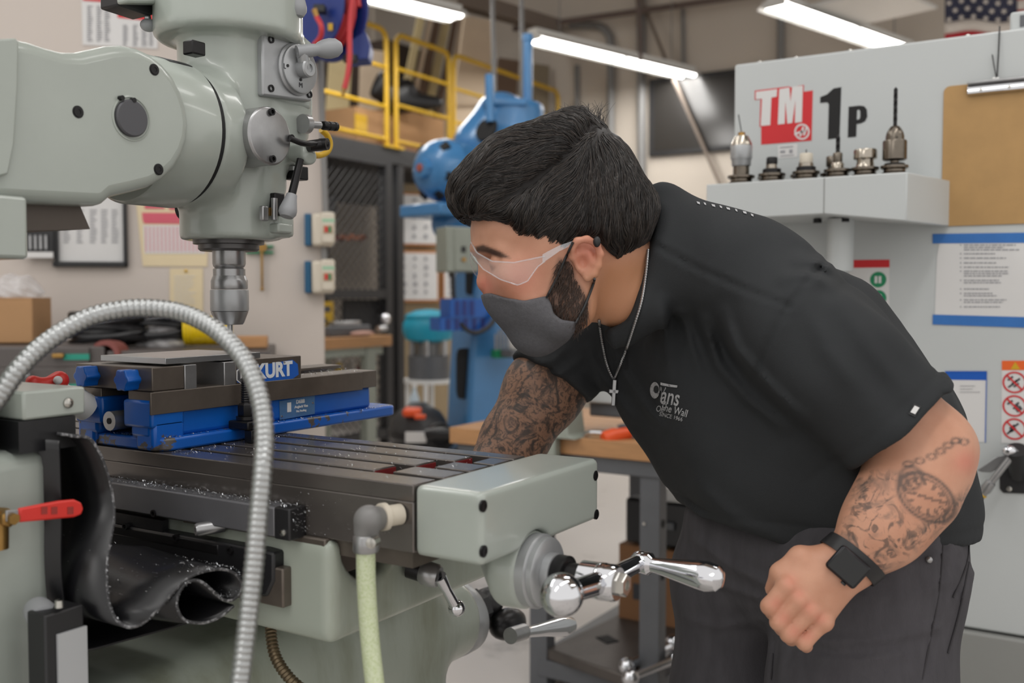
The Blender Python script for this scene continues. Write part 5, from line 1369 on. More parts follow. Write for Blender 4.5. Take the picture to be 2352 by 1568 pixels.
MB().prism(ip, (-.0008, 0, 0)).build('data_plate', mk('blue_grey_plate', (92, 136, 184), .35, .4, var=.2, scale=30), vise)
for s, x, y, z_ in (('D688', 690, 922, .008), ('Anglock Vise', 692, 933, .0052), ('Pat. Pending', 692, 943, .0042)):
    v_, f_ = text_mesh(s, z_, plane_T(on(x, y, X=sp + .0014), (0, 1, 0.0), (0, 0, 1)), offset=.0001)
    link_mesh('lettering', v_, f_, M['paper'], vise)
MB().box(on(664, 935, X=sp + .0012) - CH([0, .004, .007]), on(664, 935, X=sp + .0012) + CH([.0004, .004, .007])).build('emblem', M['paper'], vise)
for x, y in ((647, 956), (718, 925)): MB().lathe(on(x, y, X=sp + .001), (1, 0, 0), [(.0018, 0), (.0012, .0012)], 8).build('rivet', M['chromebolt'], vise)
MB().box((VX0 + .03, 1.10, z0 + .077), (VX0 + .075, 1.26, z0 + .0825)).build('rear_plate', M['castiron'], vise, bevel=.001)
# workpiece
wp = thing('aluminium_plate', 'flat aluminium plate lying across the vise jaws under the drill', 'plate', (-1.115, .92, ZJ))
mb = MB().box((VX0 + .02, .842, ZJ + .0025), (VX1 - .004, 1.005, ZJ + .0105)); mb.build('plate_body', mk('milled_aluminium', (176, 178, 180), .32, .9, var=.12, scale=20), wp, bevel=.0006)
# hold-down clamp with stud and nut
q = on(566, 1000, X=VX1 + .022); q = CH([VX1 + .022, q[1], TZ1])
cl = thing('hold_down_clamp', 'black hold-down stud with nut and block clamping the blue vise flange', 'clamp', q)
MB().box(q + CH([-.018, -.016, .0175]), q + CH([.02, .016, .029])).build('clamp_bar', M['black_oxide'], cl, bevel=.002)
MB().box(q + CH([.010, -.013, 0]), q + CH([.024, .013, .0175])).build('step_block', M['black_oxide'], cl, bevel=.001)
MB().cyl(q + CH([0, 0, .03]), q + CH([0, 0, .0345]), .0135, n=24).build('washer', M['black_oxide'], cl)
MB().lathe(q, (0, 0, 1), [(.0105, .0345), (.0112, .036), (.0112, .050), (.009, .052)], 6).build('nut', M['black_oxide'], cl)
prof_ = [(.0068, .05)] + [(.0068 if i % 2 == 0 else .0060, .052 + .0016 * i) for i in range(20)] + [(.006, .086)]
MB().lathe(q, (0, 0, 1), prof_, 16).build('stud', M['black_oxide'], cl)

# ---------------------------------------------------------------- flexible metal hose arching in front
hp = [(-40, 960, .88), (0, 908, .885), (40, 852, .89), (90, 800, .90), (150, 757, .91), (215, 725, .92), (285, 710, .93), (345, 708, .935), (405, 715, .935), (455, 733, .93), (505, 765, .92), (550, 812, .91), (580, 865, .90), (600, 930, .89), (607, 1000, .88), (603, 1080, .87), (594, 1180, .865), (584, 1290, .86), (572, 1400, .855), (560, 1500, .85), (550, 1580, .845), (540, 1680, .84)]
pts = smooth_path([P(*q_) for q_ in hp], 30)
d_ = np.cumsum([0] + [np.linalg.norm(np.array(pts[i + 1]) - np.array(pts[i])) for i in range(len(pts) - 1)])
# resample finely so that each ring of the armour shows
s_ = np.arange(0, d_[-1], .00062); pa = np.array(pts)
rs_ = np.stack([np.interp(s_, d_, pa[:, k]) for k in range(3)], 1)
rr = [.0078 + .0011 * abs(math.sin(PI * s / .0056)) ** .6 for s in s_]
M['armour'] = mk('armoured_hose_metal', (178, 180, 180), .28, .95, var=.15, scale=90)
t = thing('flexible_hose', 'silver armoured flexible hose arching in front of the blue vise', 'hose', P(540, 1680, .84))
MB().tube(rs_, rr, 12).build('hose_body', M['armour'], t)
# green drain hose with its elbow
gq = on(846, 1200, Y=.79)
t = thing('drain_hose', 'pale green braided drain hose with a grey elbow on the table side', 'hose', on(850, 1580, Y=.77))
def gp(x, y, Y=.772): return on(x, y, Y=Y)
f_ = lambda p: smin(cone(p, gp(848, 1190), gp(872, 1190, .80), .0125, .0125), cone(p, gp(843, 1194), gp(841, 1222), .0135, .0125), .006)
sdf_obj('elbow', f_, gp(843, 1200) - .05, gp(843, 1200) + .06, .0022, M['conduit'], t)
MB().lathe(gp(871, 1188, .797), (.35, 1, 0), [(.011, 0), (.0145, .002), (.0145, .008), (.011, .010), (.011, .026)], 24).build('thread_seal', M['ivory'], t)
MB().lathe(gp(841, 1226), (0, 0, -1), [(.012, 0), (.0135, .002), (.0135, .016), (.0125, .018)], 28).build('hose_clamp', M['steel'], t)
MB().lathe(gp(854, 1246, .757), (.3, -1, 0), [(.0055, -.01), (.0055, .003), (.003, .0035)], 12).build('clamp_screw', M['chromebolt'], t)
pts = smooth_path([gp(840, 1240), gp(841, 1330, .77), gp(846, 1420, .768), gp(853, 1500, .765), gp(862, 1580, .76), gp(872, 1680, .755)], 8)
MB().tube(pts, .0098, 18).build('hose_body', M['greenhose'], t)
# ball valve with a red lever
t = thing('ball_valve', 'red handled ball valve beside the pale green machine column', 'valve', on(0, 1195, X=-.93))
vl = [(45, 1168), (95, 1158), (140, 1150), (172, 1147), (188, 1154), (193, 1168), (188, 1182), (172, 1188), (120, 1193), (45, 1200)]
MB().prism([on(x, y, X=-.925) for x, y in vl], (-.006, 0, 0)).build('lever', M['red'], t, bevel=.002)
MB().prism([on(x, y, X=-.927) for x, y in ((15, 1172), (46, 1170), (46, 1197), (15, 1198))], (-.003, 0, 0)).build('lever_shank', M['steel'], t, bevel=.0008)
MB().lathe(on(4, 1186, X=-.945), (1, 0, 0), [(.009, -.02), (.009, .014), (.006, .016), (.006, .022)], 6).build('stem_nut', M['brass'], t)
MB().cyl(on(-10, 1170, X=-.95), on(-10, 1260, X=-.95), .012, n=20).build('valve_body', M['brass'], t)
mb = MB()
for x in (95, 118, 155): mb.prism([on(a_, b_, X=-.9245) for a_, b_ in ((x, 1164), (x + 14, 1163), (x + 14, 1180), (x, 1181))], (-.0004, 0, 0))
o = mb.build('lever_print', mk('dull_red_print', (150, 50, 44), .6), t); o['kind'] = 'stuff'
# spray bottle behind the clamp strip
q = on(105, 880, X=-1.16)
t = thing('spray_bottle', 'white spray bottle with a red trigger lying behind the column clamp strip', 'bottle', q - ZZ * .03)
f_ = lambda p: smin(cone(p, on(75, 877, X=-1.16), on(96, 880, X=-1.16), .0085, .007), smin(cone(p, on(100, 886, X=-1.16), on(136, 873, X=-1.16), .008, .012), cone(p, on(90, 892, X=-1.16), on(118, 894, X=-1.16), .005, .006), .006), .006)
sdf_obj('trigger_head', f_, q - .06, q + .07, .0022, M['red'], t)
MB().lathe(on(122, 888, X=-1.165), on(190, 930, X=-1.165) - on(122, 888, X=-1.165), [(.009, 0), (.011, .004), (.013, .02), (.018, .03), (.018, .058), (.001, .06)], 22).build('bottle_body', M['white'], t)
MB().ball(on(133, 873, X=-1.145), .0055, 12, 8).build('trigger_pin', M['paper'], t)
# yellow cord loop behind the head
tag(MB().tube(smooth_path([on(738, 298, X=-1.10), on(752, 312, X=-1.10), on(758, 332, X=-1.10), on(750, 350, X=-1.10), on(730, 357, X=-1.10), on(716, 352, X=-1.09)], 5), .005, 10).build('yellow_cord', M['yellow']), 'short loop of yellow cord hooked behind the feed lever', 'cord')

# ---------------------------------------------------------------- aluminium chips: swarf nobody could count
mb = MB(); rg = random.Random(11)
def chip(c, s):
    c = CH(c); a = rg.uniform(0, 6.28); u = CH([math.cos(a), math.sin(a), rg.uniform(-.3, .5)]); v = CH([-math.sin(a), math.cos(a), rg.uniform(-.3, .6)])
    pts = [c + u * s * (k - 1.5) * .7 + ZZ * s * (.35 * math.sin(k * 1.4 + a) + .3) for k in range(4)]
    for k in range(3): mb.add([pts[k], pts[k + 1], pts[k + 1] + v * s * .35, pts[k] + v * s * .35], [(0, 1, 2, 3)])
for _ in range(420):      # along the scale cover and the table's front ledge
    x = rg.uniform(-1.13, -.79); chip((x, rg.uniform(.797, .819), 1.1155), rg.uniform(.0008, .003))
for _ in range(330):      # around the vise foot
    k = rg.random()
    if k < .5: chip((rg.uniform(VX1 + .011, VX1 + .05), rg.uniform(.83, 1.04), TZ1), rg.uniform(.0008, .0026))
    else: chip((rg.uniform(VX1, VX1 + .009), rg.uniform(.83, 1.28), z0 + .017), rg.uniform(.0008, .0026))
for _ in range(120): chip((rg.uniform(VX0, VX1 - .002), rg.uniform(1.09, 1.25), z0 + .0775), rg.uniform(.0008, .003))
for _ in range(160): chip((rg.uniform(VX0 + .045, VX1 - .045), rg.uniform(VY0 + .005, VY0 + .06), z0 + .018), rg.uniform(.001, .003))
for _ in range(140): chip((rg.uniform(-.98, -.66), rg.uniform(TY0 + .01, TY1 - .01), TZ1), rg.uniform(.0006, .0018))
for _ in range(80): chip((rg.uniform(-.73, -.64), rg.uniform(.87, 1.01), TZ1 - .017), rg.uniform(.0008, .003))
for _ in range(900):      # on the rubber cover
    p = pp[rg.randrange(24, 108)]; k = rg.random() ** 2
    chip(np.array(p) + CH([-.30 * k, 0, .002]), rg.uniform(.0006, .0022))
for p in pp[4:128]:
    for _ in range(4): chip(np.array(p) + CH([rg.uniform(-.006, .002), rg.uniform(-.001, .001), .0018]), rg.uniform(.0006, .0016))
for _ in range(60): chip(on(rg.uniform(660, 900), rg.uniform(1130, 1230), Y=TY0 - .0006), rg.uniform(.0005, .0016))
for _ in range(70): chip(on(rg.uniform(673, 712), rg.uniform(1160, 1222), Y=RY - .0016), rg.uniform(.0005, .0016))
tag(mb.build('swarf', M['chip']), 'curled aluminium chips scattered over the table, vise and rubber cover', 'swarf', None, 'stuff')

# ================================================================ THE MACHINING CENTRE PANEL ON THE RIGHT
PY = 2.47
PN = Plane((0, PY, 0), (1, 0, 0))
pl0 = PN.pt(1687, 148); pr0 = PN.pt(2352, 65)
ztop = pl0[2]
XA = pl0[0]
zk = PN.pt(2260, 1448)[2]
cnc = thing('machining_centre', 'light grey machining centre side panel with a red and black model sign', 'machine', (XA + 1, PY + .3, 0))
MB().box((XA, PY, zk), (XA + 2.2, PY + .7, ztop)).build('side_panel', M['panelpaint'], cnc, bevel=.006)
MB().box((XA, PY - .015, .03), (XA + 2.2, PY + .69, zk - .004)).build('base_cabinet', M['panelgrey'], cnc, bevel=.006)
MB().box((XA, PY + .02, 0), (XA + 2.2, PY + .6, .03)).build('kick_plate', M['black'], cnc)
for x, y in ((1738, 141), (1822, 131), (1947, 115), (2220, 80)):
    q = PN.pt(x, y); MB().ball(CH([q[0], PY + .02, ztop]), (.009, .009, .006), 14, 8).build('top_bolt', M['chromebolt'], cnc)
q = PN.pt(2316, 66)
MB().box((q[0], PY + .03, ztop), (q[0] + .4, PY + .2, ztop + .045)).build('cable_tray', M['panelpaint'], cnc, bevel=.005)
MB().box((q[0] + .02, PY + .028, ztop + .01), (q[0] + .4, PY + .031, ztop + .035)).build('tray_slot', M['greypaint'], cnc)
# tool shelf
SYF = 2.25
sf = lambda x, y: on(x, y, Y=SYF)
a, b = sf(1622, 423), sf(2084, 395)
zs_ = (a[2] + b[2]) / 2; xs0, xs1 = a[0], b[0]
za_, zb_ = sf(1860, 497)[2], sf(2082, 508)[2]
zsb = (za_ + zb_) / 2
pts = [(xs0, SYF, zs_), (xs1, SYF, zs_), (xs1, SYF, zb_), (sf(1893, 496)[0], SYF, za_ + .004), (xs0, SYF, za_)]
bk = PY + .03
pb = [(p[0] + (0 if i in (0, 4) else .06 if i < 3 else 0), bk, p[2]) for i, p in enumerate(pts)]
n = len(pts)
link_mesh('tool_shelf', pts + pb, [tuple(range(n)), tuple(range(n, 2 * n))[::-1]] + [(i, (i + 1) % n, n + (i + 1) % n, n + i) for i in range(n)], M['panelpaint'], cnc, bevel=.003)
MB().box((sf(1893, 440)[0] - .001, SYF - .0008, za_ + .004), (sf(1893, 440)[0] + .001, SYF + .001, zs_ - .002)).build('shelf_seam', M['panelgrey'], cnc)
MB().cyl((sf(1900, 500)[0], PY - .10, za_ - .12), (sf(1900, 500)[0], PY - .10, za_), .03, n=20).build('shelf_post', M['panelpaint'], cnc)
for x in (1850, 1915): MB().lathe((sf(x, 500)[0], PY - .12, za_), (0, 0, -1), [(.010, -.002), (.010, .008)], 6).build('shelf_bolt', M['black_oxide'], cnc)
# the sign
def zp(x, y): return (1640 + x / 4.9, 180 + y / 4.9)
def decal(name, pts, mat, off, parent): return PN.slab(MB(), [zp(*p) for p in pts], off, .0005).build(name, mat, parent, ang=20)
sign = 'sign_panel'
decal('sign_ground', [(458, 138), (848, 90), (862, 102), (1012, 73), (1008, 150), (1112, 135), (1098, 700), (530, 745), (530, 545), (512, 545), (522, 235), (458, 243)], M['redprint'], .0008, cnc)
decal('sign_letter', [(470, 150), (710, 120), (705, 205), (645, 215), (632, 525), (525, 535), (540, 228), (470, 235)], M['paper'], .0014, cnc)
decal('sign_letter', [(735, 120), (848, 100), (860, 265), (880, 95), (1000, 82), (988, 490), (910, 500), (916, 240), (880, 500), (825, 508), (803, 250), (795, 510), (718, 518)], M['paper'], .0014, cnc)
decal('sign_number', [(1195, 210), (1270, 180), (1345, 112), (1432, 97), (1412, 668), (1282, 685), (1292, 290), (1272, 268), (1195, 277)], M['darkvoid'], .0010, cnc)
decal('sign_letter', [(1515, 318), (1640, 305), (1690, 312), (1720, 350), (1725, 430), (1700, 482), (1655, 505), (1604, 513), (1604, 466), (1635, 458), (1646, 430), (1644, 362), (1630, 350), (1610, 356), (1600, 655), (1505, 665)], M['darkvoid'], .0010, cnc)
ring_o = [(990 + 86 * math.cos(a), 600 + 90 * math.sin(a)) for a in np.linspace(0, 2 * PI, 33)]
ring_i = [(990 + 68 * math.cos(a), 600 + 71 * math.sin(a)) for a in np.linspace(0, 2 * PI, 33)]
mb = MB()
for i in range(32): PN.slab(mb, [zp(*ring_o[i]), zp(*ring_o[i + 1]), zp(*ring_i[i + 1]), zp(*ring_i[i])], .0014, .0005)
for q_ in ([(955, 655), (995, 545), (1018, 540), (980, 652)], [(998, 640), (1036, 540), (1056, 545), (1022, 640)], [(900, 640), (910, 612), (1030, 575), (1024, 600)]):
    PN.slab(mb, [zp(*p) for p in q_], .0015, .0005)
o = mb.build('round_emblem', M['paper'], cnc); o['kind'] = 'stuff'
decal('rating_sticker', [(718, 755), (940, 735), (936, 885), (722, 900)], M['paper'], .0008, cnc)
mb = MB()
for q_ in ([(740, 772), (890, 760), (890, 772), (740, 784)], [(745, 812), (800, 808), (800, 838), (745, 842)], [(846, 800), (884, 797), (884, 838), (846, 842)], [(745, 868), (900, 856), (900, 866), (745, 878)]):
    PN.slab(mb, [zp(*p) for p in q_], .0014, .0004)
mb.build('sticker_print', M['ink'], cnc)['kind'] = 'stuff'
# safety labels and taped sheet
def label(name, lb, quads, x, y):
    t = thing(name, lb, 'label', PN.pt(x, y))
    for i, (nm, px_, mat) in enumerate(quads): PN.slab(MB(), px_, .0009 + .0003 * i, .0005).build(nm, mat, t)
    return t
def disc(mb, x, y, r, off, th=.0004, n=28):
    c = PN.pt(x, y, off); rr = r / FPX * ((c - CAM) @ FW)
    return mb.prism([c + PN.u * rr * math.cos(2 * PI * k / n) + ZZ * rr * math.sin(2 * PI * k / n) for k in range(n)], -PN.n * th)
def ringd(mb, x, y, r0, r1, off, n=28):
    c = PN.pt(x, y, off); s = ((c - CAM) @ FW) / FPX
    for k in range(n):
        a, b = 2 * PI * k / n, 2 * PI * (k + 1) / n
        q_ = [c + PN.u * r * s * math.cos(t) + ZZ * r * s * math.sin(t) for r, t in ((r0, a), (r1, a), (r1, b), (r0, b))]
        mb.prism(q_, -PN.n * .0004)
    return mb
t = label('safety_label', 'red headed safety label with green round symbols beside the mans back', [('sheet', [(1950, 597), (2043, 596), (2042, 740), (1950, 742)], M['paper']), ('heading', [(1950, 597), (2043, 596), (2043, 614), (1950, 615)], M['redprint'])], 1995, 740)
for y in (642, 684, 724):
    disc(MB(), 2017, y, 18, .0018).build('symbol', M['green'], t)
    mb = MB(); PN.rect(mb, 2009, y - 8, 2015, y + 8, .0024, .0004); PN.rect(mb, 2018, y - 8, 2024, y + 8, .0024, .0004); mb.build('symbol_mark', M['paper'], t)['kind'] = 'stuff'
t = label('data_label', 'white label with a blue heading low on the machine panel', [('sheet', [(2170, 853), (2266, 853), (2263, 1015), (2170, 1012)], M['paper']), ('heading', [(2170, 852), (2266, 853), (2266, 873), (2170, 872)], M['blueprint'])], 2218, 1013)
mb = MB(); PN.rows(mb, 2205, 884, 2256, 905, 3, .0018, 5, .2); mb.build('print', M['ink'], t)['kind'] = 'stuff'
for q_ in ([(2170, 852), (2267, 852), (2267, 854), (2170, 854)], [(2265, 852), (2267, 852), (2264, 1016), (2262, 1016)]): PN.slab(MB(), q_, .002, .0004).build('border', M['blueprint'], t)
t = label('warning_label', 'orange headed warning label with three red crossed circles near the wrench bracket', [('sheet', [(2301, 828), (2398, 828), (2396, 1020), (2300, 1017)], M['paper']), ('heading', [(2301, 828), (2398, 828), (2398, 850), (2301, 850)], M['orange'])], 2348, 1018)
PN.slab(MB(), [(2332, 831), (2343, 848), (2321, 848)], .0018, .0004).build('hazard_triangle', M['yellow'], t)
for y, s in ((878, 1), (932, 2), (985, 3)):
    mb = ringd(MB(), 2330, y, 21, 25, .002)
    c = PN.pt(2330, y, .0026); k = 22 / FPX * 2.26
    mb.obox(c, (PN.u + -ZZ, PN.u + ZZ, PN.n), (k, k * .09, .0003)); mb.build('no_symbol', M['redprint'], t)['kind'] = 'stuff'
    mb = MB(); rg = random.Random(s)
    for _ in range(5):
        x_, y_ = 2330 + rg.uniform(-12, 12), y + rg.uniform(-10, 10); PN.slab(mb, [(x_ - 7, y_ + 3), (x_ + 5, y_ - 6), (x_ + 8, y_ - 2), (x_ - 4, y_ + 6)], .0016, .0003)
    mb.build('pictogram', M['darkink'], t)['kind'] = 'stuff'
t = thing('taped_notice', 'white instruction sheet taped up with two strips of blue tape', 'notice', PN.pt(2260, 740))
PN.slab(MB(), [(2158, 552), (2420, 552), (2420, 735), (2147, 728), (2152, 590)], .0012, .0005).build('sheet', M['paper'], t)
PN.slab(MB(), [(2142, 537), (2430, 533), (2430, 557), (2142, 559)], .0018, .0004).build('tape', M['bluetape'], t)
PN.slab(MB(), [(2142, 722), (2430, 730), (2430, 755), (2142, 745)], .0018, .0004).build('tape', M['bluetape'], t)
mb = MB()
for i, (y, n_, w_) in enumerate(((560, 3, 1.), (580, 1, .6), (590, 1, .95), (601, 1, .8), (611, 1, .9), (620, 3, .85), (641, 2, .75), (661, 1, .55), (671, 2, .6), (686, 2, .9), (702, 1, .7))):
    PN.rows(mb, 2214, y, 2214 + 130 * w_, y + n_ * 5.5, n_, .0018, i + 3, .5, True, 1.)
    PN.rect(mb, 2205, y + 1, 2208, y + 4, .0018, .0004)
mb.build('print', M['ink'], t)['kind'] = 'stuff'
# clipboard hanging on a cord
cb = thing('clipboard', 'brown hardboard clipboard with a metal clip hanging on the machine panel', 'clipboard', PN.pt(2280, 520))
x0, x1 = PN.pt(2165, 360)[0], PN.pt(2165, 360)[0] + .229
z1, z0_ = PN.pt(2165, 200)[2], PN.pt(2165, 520)[2]
def rrect(x0, x1, z0, z1, r, y, n=5):
    return [(cx + r * math.cos(math.radians(a0 + 90 * k / n)), y, cz + r * math.sin(math.radians(a0 + 90 * k / n))) for cx, cz, a0 in ((x1 - r, z1 - r, 0), (x0 + r, z1 - r, 90), (x0 + r, z0 + r, 180), (x1 - r, z0 + r, 270)) for k in range(n + 1)]
MB().prism(rrect(x0, x1, z0_, z1, .014, PY - .004), (0, .0035, 0)).build('board', M['hardboard'], cb, bevel=.0006)
xm = (x0 + x1) / 2; xc0 = PN.pt(2224, 200)[0]; hw = xm - xc0 + .01
zc0, zc1 = PN.pt(2240, 221)[2], PN.pt(2240, 190)[2]
MB().prism([(xc0, PY - .006, zc0), (xc0, PY - .016, zc0 + .004), (xc0, PY - .017, zc0 + .012), (xc0, PY - .012, zc1 - .006), (xc0, PY - .006, zc1)], (.12, 0, 0)).build('clip', M['chrome'], cb, bevel=.001)
MB().box((xc0, PY - .020, zc1 - .006), (xc0 + .12, PY - .008, zc1)).build('clip_lip', M['steel'], cb, bevel=.002)
for k in (.028, .085): MB().lathe((xc0 + k, PY - .0155, zc0 + .010), (0, -1, 0), [(.004, 0), (.0035, .002), (.001, .0025)], 12).build('rivet', M['chromebolt'], cb)
cq = PN.pt(2290, 186, .012)
pts = smooth_path([PN.pt(2296, 60, .002), PN.pt(2294, 110, .006), PN.pt(2291, 160, .010), cq], 5)
MB().tube(pts, .0016, 8).build('cord', M['black'], cb)
MB().tube(smooth_path([PN.pt(2279, 125, .006), PN.pt(2284, 155, .009), cq], 5), .0012, 8).build('cord', M['black'], cb)
for dx in (-4, 4): MB().ball(PN.pt(2287 + dx, 181, .014), .004, 10, 8).build('cord_end', M['white'], cb)
# bracket with wrench
q = PN.pt(2335, 1085)
br = thing('wrench_bracket', 'black steel bracket bolted to the panel holding a torque wrench', 'bracket', q)
PN.slab(MB(), [(2296, 1060), (2310, 1040), (2400, 1040), (2400, 1135), (2304, 1132), (2296, 1122)], .004, .004).build('plate', M['black'], br, bevel=.0015)
MB().cyl(PN.pt(2338, 1092, .004), PN.pt(2334, 1032, .05), .018, .022, 20).build('socket_tube', M['black'], br)
for x, y in ((2318, 1122), (2345, 1042)): MB().lathe(PN.pt(x, y, .004), PN.n, [(.007, 0), (.006, .003), (.002, .0035)], 12).build('bolt', M['chromebolt'], br)
tw = thing('torque_wrench', 'steel wrench hanging diagonally through the black bracket', 'wrench', PN.pt(2285, 1130, .05))
a, b = PN.pt(2330, 1040, .05), PN.pt(2244, 1148, .05)
d_ = b - a; L = np.linalg.norm(d_)
MB().lathe(a, d_, [(.006, -.01), (.0075, 0), (.0075, L * .6), (.011, L * .62), (.0125, L * .78), (.0095, L * .82), (.0095, L * .86)], 18).build('shank', M['steel'], tw)
MB().lathe(a, d_, [(.0115, L * .86), (.0115, L * .89)], 18).build('yellow_ring', M['yellow'], tw)
MB().lathe(a, d_, [(.0095, L * .89), (.010, L), (.008, L * 1.02)], 18).build('end_grip', M['black'], tw)
MB().ball(PN.pt(2318, 1035, .055), (.016, .012, .012)).build('head', M['chrome'], tw)
PN.slab(MB(), [(2244, 1080), (2290, 1048), (2322, 1042), (2300, 1075), (2275, 1085), (2255, 1084)], .035, .004).build('jaw', M['steel'], tw, bevel=.001)

# ---------------------------------------------------------------- tool holders along the shelf
HYD = 2.335
def hol(x, y): return on(*zp(x, y), Y=HYD)
def hw_(w): return w / 4.9 / FPX * 2.2 / 2
def holder(x, yb, secs, label, name='tool_holder', extra=None, flange=True, dy=0):
    """a stepped tool holder: secs are (part name, material, [(width, y) ...]) bottom to top, in sketch pixels"""
    c = hol(x, yb); c = CH([c[0], HYD + dy, zs_])
    dd = (c - CAM) @ FW; k = dd / FPX / 4.9
    t = thing(name, label, 'tool holder', c, 'tool holders on the shelf')
    f0 = 150 * k
    if flange:
        MB().lathe(c, (0, 0, 1), [(f0 * .8, 0), (f0, .003), (f0, .008), (f0 * .78, .012), (f0 * .78, .016), (f0, .020), (f0, .025), (f0 * .7, .027)], 36).build('flange', M['steel_dark'], t)
    for nm, mat, pr in secs:
        n_ = 36
        MB().lathe(c, (0, 0, 1), [(w * k / 2, (yb - y) * k + .002) for w, y in pr], n_).build(nm, mat, t)
    return t, c, k
M['steel_dark'] = mk('tool_steel', (124, 116, 106), .25, 1, var=.25, scale=30)
M['nickel'] = mk('nickel_steel', (176, 168, 156), .16, 1, var=.15, scale=30)
t, c, k = holder(305, 1140, [('neck', M['steel_dark'], [(180, 1075), (180, 930), (170, 925)]), ('lower_ring', M['satin'], [(200, 925), (215, 915), (215, 860), (228, 850)]), ('sleeve', M['satin'], [(230, 850), (240, 840), (240, 705), (236, 700)]), ('nose', M['nickel'], [(236, 700), (225, 670), (150, 590), (100, 588)]), ('collet', M['brass'], [(84, 590), (78, 550), (60, 545)])], 'silver keyless chuck tool holder with a thin drill at the far end of the shelf')
MB().cyl(c + ZZ * 595 * k, c + ZZ * 800 * k - RT * .008, 6 * k, n=8).build('drill', M['black_oxide'], t)
t, c, k = holder(650, 1125, [('collar', M['black_oxide'], [(205, 1050), (205, 965), (190, 960)]), ('neck', M['nickel'], [(120, 960), (110, 910)]), ('collet_nut', M['black_oxide'], [(118, 910), (124, 900), (124, 840), (112, 830)])], 'short tool holder with a black collar and black nut, second along the shelf')
holder(555, 1120, [('neck', M['steel_dark'], [(90, 1060), (90, 950)]), ('collet_nut', M['nickel'], [(110, 945), (120, 940), (120, 850), (100, 842)])], 'steel tool holder half hidden behind the black collared one', dy=.06)
t, c, k = holder(1035, 1105, [('collar', M['black_oxide'], [(215, 1085), (215, 945), (200, 940)]), ('neck', M['nickel'], [(165, 940), (160, 900)]), ('collet_nut', M['ivory'], [(140, 900), (145, 890), (145, 800), (130, 790)])], 'tool holder with an ivory nut and a wide black collar, third along the shelf')
MB().cyl(c + ZZ * 310 * k, c + ZZ * 370 * k, 10 * k, 5 * k, 8).build('tap', M['black_oxide'], t)
holder(930, 1110, [('body', M['black_oxide'], [(130, 1060), (130, 900), (80, 800), (60, 795)])], 'black tapered tool holder behind the ivory nutted one', dy=.06)
t, c, k = holder(1390, 1085, [('body', M['nickel'], [(180, 1060), (180, 1000), (140, 985), (140, 910), (110, 890)]), ('collet_nut', M['steel_dark'], [(100, 890), (104, 885), (104, 795), (92, 785)])], 'steel tool holder with a short thick drill under the black number')
twist(MB(), c + ZZ * 300 * k, c + ZZ * 515 * k, 24 * k, .03).build('drill', M['black_oxide'], t)
holder(1260, 1090, [('body', M['steel_dark'], [(140, 1060), (140, 910)]), ('collet_nut', M['steel_dark'], [(165, 905), (172, 895), (172, 800), (160, 790)])], 'dark steel collet holder behind the short drill', dy=.07)
holder(1700, 1062, [('body', M['nickel'], [(215, 1010), (215, 940), (200, 930), (180, 870), (190, 855)]), ('collet_nut', M['nickel'], [(235, 855), (255, 845), (255, 760), (240, 745), (120, 742)])], 'wide bright steel collet holder, second from the clipboard')
t, c, k = holder(2030, 1032, [('collar', M['black_oxide'], [(225, 960), (225, 895), (210, 888)]), ('neck', M['steel_dark'], [(90, 890), (90, 855)]), ('jacket', M['steel_dark'], [(225, 858), (262, 845), (262, 650), (250, 635)]), ('nose', M['steel_dark'], [(200, 640), (200, 590), (180, 545), (130, 500), (90, 475), (40, 470)])], 'keyed drill chuck holder with a long black twist drill nearest the clipboard')
for a_ in range(3): 
    q = c + ZZ * 430 * k + CH([math.cos(a_ * 2.1 - 1.2), math.sin(a_ * 2.1 - 1.2), 0]) * 98 * k
    MB().lathe(q, q - c - ZZ * 430 * k, [(14 * k, -.002), (14 * k, .001), (8 * k, .001), (8 * k, -.001)], 12).build('key_hole', M['darkvoid'], t)
twist(MB(), c + ZZ * 560 * k, c + ZZ * 1005 * k, 22 * k, .034, 60).build('drill', M['black_oxide'], t)

